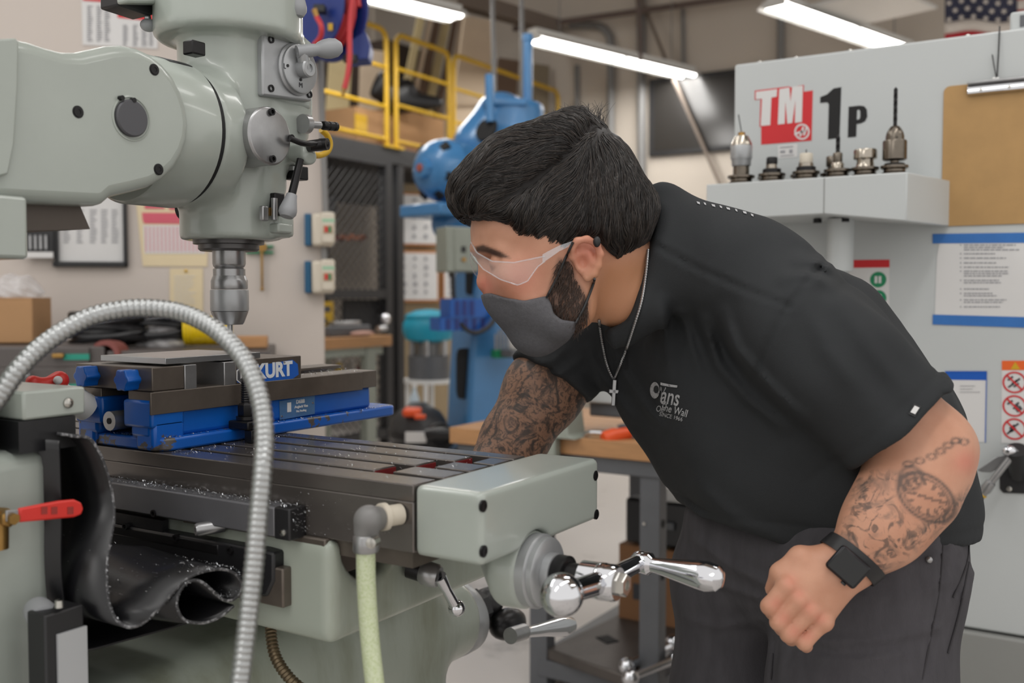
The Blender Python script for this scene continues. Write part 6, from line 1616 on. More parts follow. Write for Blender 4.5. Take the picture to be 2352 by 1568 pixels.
# ================================================================ THE MAN
M['skin_plain'] = None
def skin_mat():
    m, t, b = nodes('skin'); N, L = t.nodes, t.links
    b.inputs['Roughness'].default_value = .48; b.inputs['Specular IOR Level'].default_value = .4
    b.inputs['Subsurface Weight'].default_value = .12; b.inputs['Subsurface Radius'].default_value = (.012, .005, .003); b.inputs['Subsurface Scale'].default_value = .5
    tc = N.new('ShaderNodeTexCoord')
    n1 = N.new('ShaderNodeTexNoise'); n1.inputs['Scale'].default_value = 26; n1.inputs['Detail'].default_value = 5; L.new(tc.outputs['Object'], n1.inputs['Vector'])
    r1 = N.new('ShaderNodeValToRGB'); L.new(n1.outputs['Fac'], r1.inputs[0])
    r1.color_ramp.elements[0].position = .3; r1.color_ramp.elements[0].color = (*lin((188, 136, 110)), 1)
    r1.color_ramp.elements[1].position = .7; r1.color_ramp.elements[1].color = (*lin((202, 152, 126)), 1)
    col = r1.outputs[0]
    def att(n):
        a = N.new('ShaderNodeAttribute'); a.attribute_name = n; return a.outputs['Fac']
    def mix(fac, c, colr, k=1.):
        mx = N.new('ShaderNodeMixRGB'); mu = N.new('ShaderNodeMath'); mu.operation = 'MULTIPLY'; mu.inputs[1].default_value = k
        L.new(fac, mu.inputs[0]); L.new(mu.outputs[0], mx.inputs[0]); L.new(c, mx.inputs[1]); mx.inputs[2].default_value = (*lin(colr), 1); return mx.outputs[0]
    col = mix(att('flush'), col, (206, 110, 96), .6)
    col = mix(att('warm'), col, (188, 134, 98), .8)
    # ink of the right arm sleeve: layered dark shapes
    def band(scale, dist, lo, hi, seed):
        mp = N.new('ShaderNodeMapping'); mp.inputs['Location'].default_value = (seed, seed * .7, 0); L.new(tc.outputs['Object'], mp.inputs[0])
        n = N.new('ShaderNodeTexNoise'); n.inputs['Scale'].default_value = scale; n.inputs['Detail'].default_value = 4; n.inputs['Distortion'].default_value = dist; L.new(mp.outputs[0], n.inputs['Vector'])
        r = N.new('ShaderNodeValToRGB'); L.new(n.outputs['Fac'], r.inputs[0]); r.color_ramp.elements[0].position = lo; r.color_ramp.elements[1].position = hi
        return r.outputs[0]
    def mul(a, b_):
        m_ = N.new('ShaderNodeMath'); m_.operation = 'MULTIPLY'; L.new(a, m_.inputs[0]); L.new(b_, m_.inputs[1]); return m_.outputs[0]
    tl = att('tattoo_sleeve'); tr = att('tattoo_light')
    col = mix(tl, col, (134, 103, 84), .85)
    col = mix(mul(tl, band(26, 2.6, .48, .60, 1)), col, (52, 49, 48), .85)
    col = mix(mul(tl, band(70, 3.0, .50, .60, 4)), col, (62, 56, 52), .7)
    col = mix(mul(tr, band(20, 2.4, .46, .62, 2)), col, (104, 92, 84), .8)
    col = mix(mul(tr, band(46, 2.6, .50, .60, 6)), col, (70, 66, 64), .7)
    col = mix(att('ink'), col, (62, 62, 62), .80)
    col = mix(att('beard'), col, (62, 47, 40), .8)
    col = mix(att('brow'), col, (46, 34, 30), .9)
    L.new(col, b.inputs['Base Color'])
    n2 = N.new('ShaderNodeTexNoise'); n2.inputs['Scale'].default_value = 420; L.new(tc.outputs['Object'], n2.inputs['Vector'])
    bp = N.new('ShaderNodeBump'); bp.inputs['Strength'].default_value = .12; bp.inputs['Distance'].default_value = .001
    L.new(n2.outputs['Fac'], bp.inputs['Height']); L.new(bp.outputs[0], b.inputs['Normal'])
    return m
M['skin'] = skin_mat()
M['shirt'] = mk('black_cotton', (50, 52, 54), .88, var=.22, scale=5, bump=.25, bscale=900, spec=.25)
M['denim'] = mk('washed_black_denim', (78, 76, 80), .85, var=.28, scale=40, bump=.3, bscale=700, spec=.25, stretch=(1, 1, .3))
M['hair'] = mk('dark_brown_hair', (33, 28, 26), .33, var=.3, scale=60, spec=.6)
M['hairbase'] = mk('dark_hair_mass', (27, 23, 22), .5, spec=.3)
M['mask'] = mk('grey_marl_cloth', (98, 97, 101), .9, var=.22, scale=220, bump=.3, bscale=500)
M['goggle'] = glass('clear_polycarbonate', (235, 238, 242), .03, .07, 1.0)
M['goggle_rim'] = glass('clear_polycarbonate_edge', (225, 230, 236), .08, .26, 1.0)

def q3(t): return P(t[0], t[1], t[2]), t[3] / FPX * t[2]
def rc(p, a, b):
    (A, ra), (B, rb_) = q3(a), q3(b); return cone(p, A, B, ra, rb_)
def chain(p, pts, k):
    d = rc(p, pts[0], pts[1])
    for a, b in zip(pts[1:-1], pts[2:]): d = smin(d, rc(p, a, b), k)
    return d
HD = 1.335
HL = -FW * .985 + RT * .17; HL /= np.linalg.norm(HL)       # the man's left: towards the camera
PXM = HD / FPX
HC0 = P(1285, 478, HD)
def hp3(x, y, l=0.):
    """point of the head seen at a pixel, l metres towards the man's left; mirrored in the head's middle plane for l < 0"""
    q = hit(x, y, HC0 + HL * abs(l), HL)
    return q if l >= 0 else q + HL * 2 * l
def hc(p, a, b):      # head cones: (x, y, lateral m, radius px)
    return cone(p, hp3(*a[:3]), hp3(*b[:3]), a[3] * PXM, b[3] * PXM)
HF = np.array(-RT * .99 - UP * .12); HF = HF - HL * (HF @ HL); HF /= np.linalg.norm(HF); HU = np.cross(HF, HL); HU = HU if HU @ UP > 0 else -HU
HAX = np.array([HF, HU, HL])
def head_uv(p):
    """position in the plane of the profile, in pixels of the photograph at the head's depth"""
    l = (p - HC0) @ HL
    q = p + (np.abs(l) - l)[:, None] * HL - CAM
    d = q @ FW
    return 1176 + FPX * (q @ RT) / d, 784 - FPX * (q @ UP) / d
def f_neck(p):
    return smin(cone(p, hp3(1395, 590, 0), P(1520, 640, 1.42), 92 * PXM, 74 * PXM), hc(p, (1360, 672, 0, 60), (1440, 690, -.004, 70)), .03)
def f_face(p):
    d = ell(p, hp3(1285, 478), HAX, (200 * PXM, 152 * PXM, .080))
    d = smin(d, ell(p, hp3(1222, 590), HAX, (104 * PXM, 112 * PXM, .064)), .03)
    d = smin(d, ell(p, hp3(1180, 532), HAX, (94 * PXM, 60 * PXM, .062)), .02)
    for s in (-1, 1):
        d = smin(d, hc(p, (1345, 610, .056 * s, 34), (1322, 712, .050 * s, 32)), .03)
        d = smin(d, hc(p, (1322, 712, .050 * s, 32), (1240, 762, .014 * s, 36)), .03)
        d = smin(d, hc(p, (1178, 640, .042 * s, 36), (1215, 690, .040 * s, 34)), .03)
        d = smin(d, hc(p, (1100, 570, .010 * s, 15), (1150, 572, .044 * s, 13)), .012)
    d = smin(d, hc(p, (1160, 668, 0, 46), (1225, 742, 0, 48)), .03)
    d = smin(d, hc(p, (1290, 600, 0, 110), (1290, 690, 0, 70)), .03)
    for s in (-1, 1): d = smax(d, -ell(p, hp3(1120, 602, .034 * s), HAX, (20 * PXM, 15 * PXM, .018)), .010)
    for s in (-1, 1): d = smin(d, ell(p, hp3(1144, 604, .032 * s), HAX, (20 * PXM, 19 * PXM, .014)), .003)
    d = smin(d, hc(p, (1112, 590, 0, 13), (1112, 640, 0, 14)), .010)
    d = smin(d, hc(p, (1114, 650, 0, 17), (1124, 656, 0, 16)), .008)
    for s in (-1, 1):
        d = smin(d, ell(p, hp3(1142, 658, .0135 * s), HAX, (17 * PXM, 14 * PXM, .008)), .006)
    for s in (-1, 1): d = smax(d, -ell(p, hp3(1172, 648, .027 * s), HAX, (9 * PXM, 13 * PXM, .010)), .008)
    return d
EARP = [(1330, 612, .080, 6), (1316, 592, .086, 7), (1314, 570, .092, 7.5), (1326, 553, .097, 7.5), (1348, 549, .100, 7.5), (1370, 560, .099, 7.5), (1379, 584, .097, 7.5), (1374, 610, .094, 8), (1364, 628, .090, 10), (1350, 638, .086, 10)]
def f_ear(p):
    d = ell(p, hp3(1347, 592, .083), HAX, (30 * PXM, 44 * PXM, .010))
    for a, b in zip(EARP[:-1], EARP[1:]): d = smin(d, hc(p, a, b), .004)
    d = smin(d, hc(p, (1352, 578, .092, 5), (1362, 605, .092, 5)), .004)
    d = smax(d, -ell(p, hp3(1340, 602, .096), HAX, (12 * PXM, 17 * PXM, .012)), .004)
    return d
LARM = [(1860, 760, 1.24, 95), (2000, 905, 1.205, 104), (2128, 1020, 1.19, 94)]
LFORE = [(2132, 1035, 1.19, 93), (2090, 1120, 1.18, 99), (2030, 1205, 1.17, 84), (1965, 1282, 1.165, 58)]
RARM = [(1335, 790, 1.62, 84), (1250, 895, 1.59, 86), (1180, 1012, 1.56, 70), (1140, 1085, 1.53, 58)]
RFORE = [(1140, 1085, 1.53, 58), (1085, 1130, 1.43, 54), (1050, 1165, 1.38, 38)]
def f_hand(p):
    W = (1955, 1288, 1.165, 50)
    d = rc(p, W, (1818, 1340, 1.156, 28))
    for t in ((1842, 1372, 1.154, 27), (1864, 1396, 1.154, 26), (1890, 1418, 1.156, 24)): d = smin(d, rc(p, (1945, 1298, 1.165, 47), t), .012)
    d = smin(d, chain(p, [(1905, 1290, 1.17, 38), (1838, 1280, 1.166, 26), (1792, 1315, 1.168, 22), (1776, 1352, 1.178, 19)], .006), .014)
    fg = [[(1806, 1344, 1.150, 21), (1767, 1392, 1.150, 19.5), (1775, 1408, 1.172, 17)],
          [(1833, 1377, 1.147, 21), (1788, 1428, 1.148, 19.5), (1796, 1444, 1.170, 17)],
          [(1861, 1404, 1.147, 20), (1811, 1456, 1.148, 19), (1818, 1468, 1.168, 16)],
          [(1893, 1427, 1.149, 18.5), (1847, 1475, 1.150, 17.5), (1852, 1484, 1.165, 15)]]
    for c in fg:
        e = chain(p, c, .004)
        e = smin(e, ell(p, P(*c[0][:3]), np.array([RT, UP, -FW]), (.0115, .0115, .0125)), .004)
        d = smin(d, e, .003)
    return d
def f_handR(p):
    d = rc(p, (1062, 1152, 1.40, 42), (1040, 1172, 1.37, 40))
    for k in range(4): d = smin(d, chain(p, [(1042 + 6 * k, 1160 + 10 * k, 1.36, 17), (1012 + 6 * k, 1176 + 10 * k, 1.345, 16), (1018 + 6 * k, 1196 + 9 * k, 1.355, 15)], .004), .005)
    return smin(d, chain(p, [(1060, 1150, 1.38, 20), (1030, 1150, 1.35, 17), (1010, 1165, 1.345, 15)], .004), .008)
def f_core(p):
    d = chain(p, [(1560, 640, 1.45, 75), (1690, 840, 1.44, 120), (1860, 1040, 1.42, 140), (1960, 1180, 1.41, 120)], .04)
    d = smin(d, chain(p, [(1560, 640, 1.46, 70), (1450, 770, 1.57, 55), (1335, 790, 1.62, 60)], .03), .03)
    return smin(d, chain(p, [(1600, 630, 1.42, 70), (1750, 690, 1.31, 70), (1860, 760, 1.24, 80)], .03), .03)
def f_skin(p):
    d = smin(f_face(p), f_neck(p), .022)
    d = smin(d, f_ear(p), .006)
    d = smin(d, f_core(p), .03)
    arm = smin(chain(p, LARM, .03), chain(p, LFORE, .03), .025)
    arm = smin(arm, rc(p, (2195, 1035, 1.20, 38), (2170, 1085, 1.195, 50)), .03)
    arm = smin(arm, f_hand(p), .014)
    d = smin(d, arm, .004)
    ra = smin(chain(p, RARM, .03), chain(p, RFORE, .03), .03)
    return smin(d, smin(ra, f_handR(p), .012), .004)
def segd(p, a, b):
    a, b = np.asarray(a), np.asarray(b); ba = b - a; t = np.clip(((p - a) @ ba) / (ba @ ba), 0, 1)
    return np.sqrt(((p - a - t[:, None] * ba) ** 2).sum(1)), t
# folds and seams of the shirt: polylines of (x, y) on the surface seen from the front, width px, height m
FOLDS = [([(1835, 596), (1890, 604), (1930, 632)], 14, .005), ([(1800, 640), (1860, 632), (1910, 655)], 12, .0045), ([(1790, 690), (1830, 660), (1880, 650)], 12, .003),
         ([(1660, 720), (1690, 800), (1760, 880), (1840, 960)], 15, .007), ([(1615, 740), (1650, 840), (1720, 920), (1800, 985)], 15, .006), ([(1570, 720), (1590, 800), (1610, 860)], 12, .004),
         ([(1520, 690), (1530, 780), (1535, 860)], 11, .004), ([(1400, 770), (1430, 850), (1480, 930), (1520, 980)], 11, .005),
         ([(1350, 800), (1390, 870), (1450, 960)], 9, .004), ([(1300, 800), (1270, 830), (1215, 835)], 9, .004), ([(1330, 830), (1290, 860), (1225, 855)], 8, .004),
         ([(1860, 700), (1900, 800), (1990, 920)], 26, .005), ([(1930, 700), (2000, 800), (2080, 900)], 22, .004),
         ([(1560, 1150), (1640, 1215), (1750, 1275)], 11, .005), ([(1600, 1110), (1700, 1200), (1830, 1250)], 18, .004), ([(1960, 1240), (2080, 1250), (2190, 1180)], 14, .004),
         ([(2110, 760), (2170, 850), (2205, 960)], 12, .004)]
SEAMS = [[(1500, 560), (1600, 615), (1720, 668), (1812, 702)], [(1905, 590), (1850, 650), (1800, 720), (1760, 800), (1738, 860)]]
HEMZ = 1.028
nL = P(2150, 1040, 1.18) - P(1900, 790, 1.22); nL /= np.linalg.norm(nL)
cL = P(2076, 990, 1.15)
nR = P(1180, 1012, 1.56) - P(1310, 800, 1.60); nR /= np.linalg.norm(nR)
cR = P(1268, 868, 1.57)
def scr(p):
    q = p - CAM; d = q @ FW
    return 1176 + FPX * (q @ RT) / d, 784 - FPX * (q @ UP) / d, d
def f_torso(p):
    ck = chain(p, [(1520, 465, 1.385, 44), (1516, 600, 1.345, 48), (1486, 705, 1.335, 46), (1430, 760, 1.345, 42)], .03)
    L = chain(p, [(1795, 678, 1.30, 118), (1885, 840, 1.31, 158), (1985, 1020, 1.34, 188), (2018, 1180, 1.35, 194), (2022, 1300, 1.35, 186)], .06)
    R = chain(p, [(1440, 765, 1.58, 90), (1570, 900, 1.54, 132), (1690, 1025, 1.52, 162), (1800, 1180, 1.49, 142), (1830, 1290, 1.48, 130)], .06)
    d = smin(L, R, .12)
    d = smin(d, rc(p, (1600, 800, 1.43, 120), (1750, 1085, 1.39, 165)), .06)
    d = smin(d, rc(p, (1566, 582, 1.395, 128), (1700, 632, 1.33, 140)), .05)
    d = smin(d, rc(p, (1560, 590, 1.46, 112), (1470, 725, 1.55, 85)), .05)
    d = smin(d, ck, .035)
    d = smin(d, rc(p, (1890, 775, 1.43, 158), (2020, 1010, 1.43, 188)), .05)
    return d
def f_shirt(p):
    d = f_torso(p)
    sl = chain(p, [(1815, 745, 1.245, 140), (1930, 850, 1.215, 142), (2070, 985, 1.19, 136), (2120, 1035, 1.19, 134)], .03)
    sl = smax(sl, (p - cL) @ nL, .004)
    sr = chain(p, [(1400, 770, 1.60, 90), (1320, 800, 1.60, 92), (1262, 875, 1.58, 92), (1235, 925, 1.57, 92)], .03)
    sr = smax(sr, (p - cR) @ nR, .004)
    d = smin(d, sl, .035); d = smin(d, sr, .035)
    x, y, dep = scr(p)
    px2 = np.stack([x, y], 1)
    near = np.abs(d) < .05
    bump = np.zeros(len(p))
    if near.any():
        pn = px2[near]; b = np.zeros(near.sum()); front = 1.0
        for pts, w, h in FOLDS:
            dm = np.full(len(pn), 1e9)
            for a, c in zip(pts[:-1], pts[1:]): dm = np.minimum(dm, segd(pn, a, c)[0])
            ex = np.minimum(1, np.minimum(np.hypot(*(pn - pts[0]).T), np.hypot(*(pn - pts[-1]).T)) / (3 * w) + .15)
            b += 1.6 * h * ex * (np.exp(-(dm / w) ** 2) - .55 * np.exp(-(dm / (2.3 * w)) ** 2))
        for pts in SEAMS:
            dm = np.full(len(pn), 1e9)
            for a, c in zip(pts[:-1], pts[1:]): dm = np.minimum(dm, segd(pn, a, c)[0])
            b += -.0028 * np.exp(-(dm / 7) ** 2) + .0012 * np.exp(-((dm - 14) / 7) ** 2)
        q = p[near]
        for cc_, nn_ in ((cL, nL), (cR, nR)):
            hd_ = (q - cc_) @ nn_; b += -.0016 * np.exp(-((hd_ + .022) / .0035) ** 2) * (np.linalg.norm(q - cc_, axis=1) < .16)
        b += -.0016 * np.exp(-((q[:, 2] - HEMZ - .026) / .0035) ** 2)
        b += .0022 * np.sin(q @ CH([23, 17, 9]) + 2 * np.sin(q @ CH([9, -14, 21]))) * np.sin(q @ CH([-11, 19, 27]) + 1.3)
        bump[near] = b
    d = d - bump
    # hem, sleeve openings, neck opening
    d = smax(d, (HEMZ + .012 * np.sin((x - 1500) * .012)) - p[:, 2], .004)
    d = smax(d, -smax(rc(p, (2060, 975, 1.19, 108), (2200, 1085, 1.18, 110)), -((p - cL) @ nL + .03), .003), .003)
    nk = smin(hc(p, (1330, 560, 0, 160), (1470, 600, 0, 118)), hc(p, (1300, 640, 0, 120), (1430, 660, 0, 92)), .02)
    nk = smax(nk, (p - P(1462, 600, HD)) @ (RT * .96 - UP * .3 + FW * .1) - .010, .008)
    col = np.exp(-((nk - .010) / .008) ** 2) * .0022
    return smax(d - col, -nk, .004)
def f_jeans(p):
    d = rc(p, (1990, 1235, 1.36, 205), (1985, 1330, 1.34, 200))
    d = smin(d, rc(p, (1740, 1215, 1.50, 165), (1680, 1330, 1.52, 128)), .08)
    d = smin(d, rc(p, (1840, 1230, 1.45, 190), (1870, 1300, 1.42, 160)), .08)
    n = chain(p, [(2010, 1290, 1.32, 200), (1972, 1600, 1.31, 184), (1955, 2080, 1.33, 128), (1985, 2700, 1.40, 88)], .06)
    f = chain(p, [(1672, 1330, 1.52, 124), (1668, 1600, 1.52, 112), (1655, 2000, 1.54, 92), (1690, 2480, 1.62, 72)], .05)
    d = smin(d, n, .03); d = smin(d, f, .03)
    x, y, _ = scr(p); near = np.abs(d) < .04
    b = np.zeros(len(p)); pn = np.stack([x, y], 1)[near]; bb = np.zeros(len(pn))
    for pts, w, h in [([(1790, 1440), (1900, 1475), (2040, 1465), (2150, 1440)], 13, .005), ([(1830, 1500), (1950, 1520), (2080, 1500)], 11, .004), ([(2190, 1330), (2080, 1370), (1960, 1370)], 11, .004), ([(1600, 1240), (1680, 1300), (1760, 1340)], 12, .005), ([(1580, 1300), (1660, 1345), (1740, 1370)], 10, .004), ([(1575, 1420), (1650, 1440), (1740, 1425)], 10, .003), ([(2200, 1260), (2100, 1300), (2020, 1300)], 12, .004)]:
        dm = np.full(len(pn), 1e9)
        for a, c in zip(pts[:-1], pts[1:]): dm = np.minimum(dm, segd(pn, a, c)[0])
        bb += 1.6 * h * (np.exp(-(dm / w) ** 2) - .5 * np.exp(-(dm / (2.3 * w)) ** 2))
    for pts in ([(2168, 1235), (2160, 1350), (2140, 1460), (2120, 1568)], [(2232, 1200), (2232, 1290), (2205, 1360)], [(1781, 1470), (1776, 1568)]):
        dm = np.full(len(pn), 1e9)
        for a, c in zip(pts[:-1], pts[1:]): dm = np.minimum(dm, segd(pn, a, c)[0])
        bb += -.003 * np.exp(-(dm / 8) ** 2) + .002 * np.exp(-((dm - 15) / 8) ** 2)
    b[near] = bb
    return smax(d - b, p[:, 2] - (HEMZ + .045), .004)
def bounds(pts, pad):
    A = np.array(pts); return A.min(0) - pad, A.max(0) + pad

man = thing('person', 'man in black t-shirt, grey mask and clear safety glasses bending over the mill table', 'person', (P(1830, 1300, 1.42)[0], P(1830, 1300, 1.42)[1], 0))
lo, hi = bounds([P(1030, 250, 1.33), P(1500, 300, 1.25), P(1500, 300, 1.55), P(2260, 1000, 1.10), P(1740, 1500, 1.12), P(1000, 1230, 1.36), P(1200, 900, 1.72), P(2200, 1250, 1.6)], .03)
def f_headneck(p): return smin(smin(smin(f_face(p), f_neck(p), .022), f_ear(p), .005), rc(p, (1520, 640, 1.44, 70), (1640, 760, 1.44, 70)), .03)
def f_armL(p):
    d = smin(chain(p, LARM, .03), chain(p, LFORE, .03), .025)
    d = smin(d, rc(p, (2190, 1035, 1.20, 36), (2165, 1085, 1.195, 48)), .03)
    return smin(smin(d, f_hand(p), .014), rc(p, (1750, 690, 1.31, 60), (1870, 770, 1.24, 70)), .02)
def f_rest(p):
    ra = smin(chain(p, RARM, .03), chain(p, RFORE, .03), .03)
    return smin(smin(ra, f_handR(p), .012), f_core(p), .02)
vs, qd = np.zeros((0, 3)), np.zeros((0, 4), int)
for fpart, pts_, h_ in ((f_headneck, [hp3(1060, 300, -.11), hp3(1060, 300, .115), hp3(1420, 810, .1), hp3(1400, 810, -.1), P(1740, 830, 1.40), P(1640, 600, 1.52)], .0023),
                        (f_armL, [P(1680, 600, 1.36), P(1680, 760, 1.25), P(2250, 980, 1.11), P(2250, 1150, 1.26), P(1740, 1500, 1.13), P(1740, 1500, 1.19), P(1900, 640, 1.15)], .0026),
                        (f_rest, [P(1000, 1230, 1.33), P(1200, 760, 1.70), P(1300, 700, 1.70), P(1560, 560, 1.4), P(1950, 700, 1.2), P(2110, 1260, 1.48), P(2080, 1200, 1.32), P(1180, 1100, 1.5)], .0038)):
    lo, hi = bounds(pts_, .035)
    v1, q1 = sdf_net(fpart, lo, hi, h_); v1 = relax_verts(v1, q1, 1)
    qd = np.concatenate([qd, q1 + len(vs)]); vs = np.concatenate([vs, v1])
body = link_mesh('body', vs, [tuple(r) for r in qd.tolist()], M['skin'], man, ang=180, normals=False)
def inpoly(x, y, poly):
    c = np.zeros(len(x), bool); n = len(poly)
    for i in range(n):
        (x0, y0), (x1, y1) = poly[i], poly[(i + 1) % n]
        m = ((y0 > y) != (y1 > y)) & (x < (x1 - x0) * (y - y0) / (y1 - y0 + 1e-9) + x0); c ^= m
    return c
def polyd(x, y, poly):
    """signed distance in px to a polygon (negative inside)"""
    pn = np.stack([x, y], 1); d = np.full(len(x), 1e9)
    for i in range(len(poly)): d = np.minimum(d, segd(pn, poly[i], poly[(i + 1) % len(poly)])[0])
    return np.where(inpoly(x, y, poly), -d, d)
def soft(d, w): return np.clip(.5 - d / w, 0, 1)
X_, Y_, D_ = scr(vs)
hu, hv = head_uv(vs)
isL = (D_ < 1.27) & (Y_ > 700) & (X_ > 1700); isR = (D_ > 1.30) & (X_ < 1360) & (Y_ > 790) & ((D_ > 1.44) | (X_ < 1180)); isH = ~isL & ~isR & (Y_ < 830) & (X_ < 1600)
def setatt(name, v):
    a = body.data.attributes.new(name, 'FLOAT', 'POINT'); a.data.foreach_set('value', np.asarray(v, np.float32))
BEARD = [(1284, 595), (1312, 600), (1322, 640), (1335, 660), (1352, 690), (1350, 735), (1330, 765), (1215, 800), (1140, 730), (1255, 725), (1262, 670), (1272, 630)]
setatt('beard', soft(polyd(hu, hv, BEARD), 16) * isH)
setatt('brow', soft(polyd(hu, hv, [(1092, 566), (1110, 562), (1150, 578), (1172, 592), (1150, 592), (1115, 580), (1094, 578)]), 6) * isH)
flush = np.exp(-((hu - 1112) ** 2 + (hv - 655) ** 2) / 700) * .9 + np.exp(-((hu - 1200) ** 2 + (hv - 640) ** 2) / 3000) * .5 + np.exp(-((hu - 1350) ** 2 + (hv - 580) ** 2) / 1800) * .75
flush = flush * isH
kn = 0
for x, y in ((1815, 1334), (1834, 1364), (1858, 1394), (1884, 1420), (1782, 1385), (1800, 1420), (1824, 1450), (1856, 1462)): kn = kn + np.exp(-((X_ - x) ** 2 + (Y_ - y) ** 2) / 260) * .55
setatt('flush', np.clip(flush + kn * isL + .8 * np.exp(-((X_ - 2218) ** 2 + (Y_ - 1060) ** 2) / 800) * isL, 0, 1))
setatt('warm', soft(polyd(hu, hv, [(1380, 600), (1600, 560), (1600, 800), (1330, 770)]), 60) * isH)
setatt('tattoo_sleeve', isR * 1.)
setatt('tattoo_light', isL * soft(polyd(X_, Y_, [(1975, 1085), (2060, 1090), (2040, 1130), (2100, 1220), (2235, 1120), (2180, 1200), (2010, 1330), (1925, 1245), (1950, 1180)]), 30))
# the pocket watch drawn on the forearm: rings, numerals, chain
rx, ry = X_ - 2128, Y_ - 1142
ca, sa = math.cos(-.62), math.sin(-.62)
u, v = (rx * ca - ry * sa) / 72., (rx * sa + ry * ca) / 47.
rw2 = np.hypot(u, v); an = np.arctan2(v, u)
ink = np.exp(-((rw2 - 1.0) / .09) ** 2) + .8 * np.exp(-((rw2 - .80) / .06) ** 2) + .75 * ((np.abs(rw2 - .62) < .12) & (np.cos(an * 12) > .25))
ink += .8 * (np.abs(u * .5 + v) < .07) * (rw2 < .5) + .7 * np.exp(-((np.hypot((X_ - 2092), (Y_ - 1098)) - 26) / 5) ** 2) + .5 * np.exp(-((np.hypot((X_ - 2092), (Y_ - 1098)) - 11) / 4) ** 2)
for x, y in ((2086, 1065), (2112, 1058), (2140, 1048), (2178, 1022), (2196, 1012), (2214, 1014), (2160, 1036)): ink += .8 * np.exp(-((np.hypot((X_ - x) * .8, (Y_ - y) * 1.3) - 8) / 3.2) ** 2)
setatt('ink', np.clip(ink, 0, 1) * isL)

lo, hi = bounds([P(1190, 420, 1.45), P(2270, 600, 1.45), P(2280, 1200, 1.2), P(1500, 1200, 1.75), P(1200, 900, 1.72), P(1900, 1380, 1.12), P(1850, 600, 1.12)], .03)
hi[2] = P(1600, 400, 1.6)[2] + .03
shirt = sdf_obj('t_shirt', f_shirt, lo, hi, .0042, M['shirt'], man, relax=1)
lo, hi = bounds([P(1500, 1150, 1.6), P(2280, 1180, 1.5), P(2280, 1500, 1.15), P(1500, 1400, 1.75), P(1700, 1400, 1.1)], .03); lo[2] = .07; hi[2] = HEMZ + .06
jeans = sdf_obj('jeans', f_jeans, lo, hi, .0055, M['denim'], man, relax=1)
for x, y, d in ((1985, 2700, 1.40), (1690, 2480, 1.62)):
    q = P(x, y, d); q[2] = 0
    f_ = lambda p: smax(smin(ell(p, q + CH([-.05, 0, .045]) - RT * .06, np.array([RT, FH, ZZ]), (.13, .05, .05)), cone(p, q + ZZ * .05, q + ZZ * .12, .048, .045), .03), .002 - p[:, 2], .004)
    sdf_obj('shoe', f_, q + CH([-.25, -.25, -.01]), q + CH([.2, .2, .2]), .006, M['black'], man)

# ---------------------------------------------------------------- mask, glasses, hair
def f_maskvol(p):
    d = hc(p, (1160, 692, 0, 40), (1242, 738, 0, 58))
    for s in (-1, 1):
        d = smin(d, hc(p, (1185, 700, .022 * s, 36), (1285, 735, .046 * s, 36)), .02)
        d = smin(d, hc(p, (1240, 700, .044 * s, 30), (1290, 730, .050 * s, 34)), .02)
    return smin(d, f_face(p) - .0035, .012)
MASKP = [(1108, 674), (1128, 673), (1160, 683), (1205, 690), (1256, 679), (1266, 698), (1272, 720), (1290, 734), (1324, 738), (1321, 760), (1303, 790), (1268, 820), (1222, 830), (1160, 800), (1110, 730)]
def f_mask(p):
    u, v = head_uv(p)
    return smax(f_maskvol(p) - .0008, polyd(u, v, MASKP) * PXM, .003)
lo, hi = bounds([hp3(1100, 650, -.09), hp3(1100, 650, .09), hp3(1350, 810, .09), hp3(1350, 810, -.09)], .02)
sdf_obj('face_mask', f_mask, lo, hi, .0026, M['mask'], man, relax=1)
def surf(px, py, f, d0=1.0, d1=1.9, it=60, off=0.):
    """first point of the solid f met along the line of sight through a pixel"""
    px, py = np.atleast_1d(px).astype(float), np.atleast_1d(py).astype(float)
    R_ = np.stack([ray(a, b) for a, b in zip(px, py)]); ln = np.linalg.norm(R_, axis=1); t = np.full(len(px), d0)
    for _ in range(it):
        s = f(CAM + R_ * t[:, None]) - off
        t = np.where(t < d1, t + np.clip(s, -.02, .1) * .8 / ln, t)
    return CAM + R_ * t[:, None]
fm = lambda p: np.minimum(f_mask(p), f_skin(p))
def strap(pts, r=.0017, off=.002):
    q_ = smooth_path([(x, y, 0) for x, y in pts], 6); S = surf([p[0] for p in q_], [p[1] for p in q_], fm, off=off)
    MB().tube(list(S), r, 8).build('mask_strap', M['black'], man)
strap([(1256, 682), (1278, 640), (1300, 590), (1316, 556)])
strap([(1322, 742), (1342, 705), (1360, 660), (1366, 640)])
MB().ball(surf(1371, 555, f_skin, off=.002)[0], (.005, .004, .007)).build('strap_end', M['black'], man)
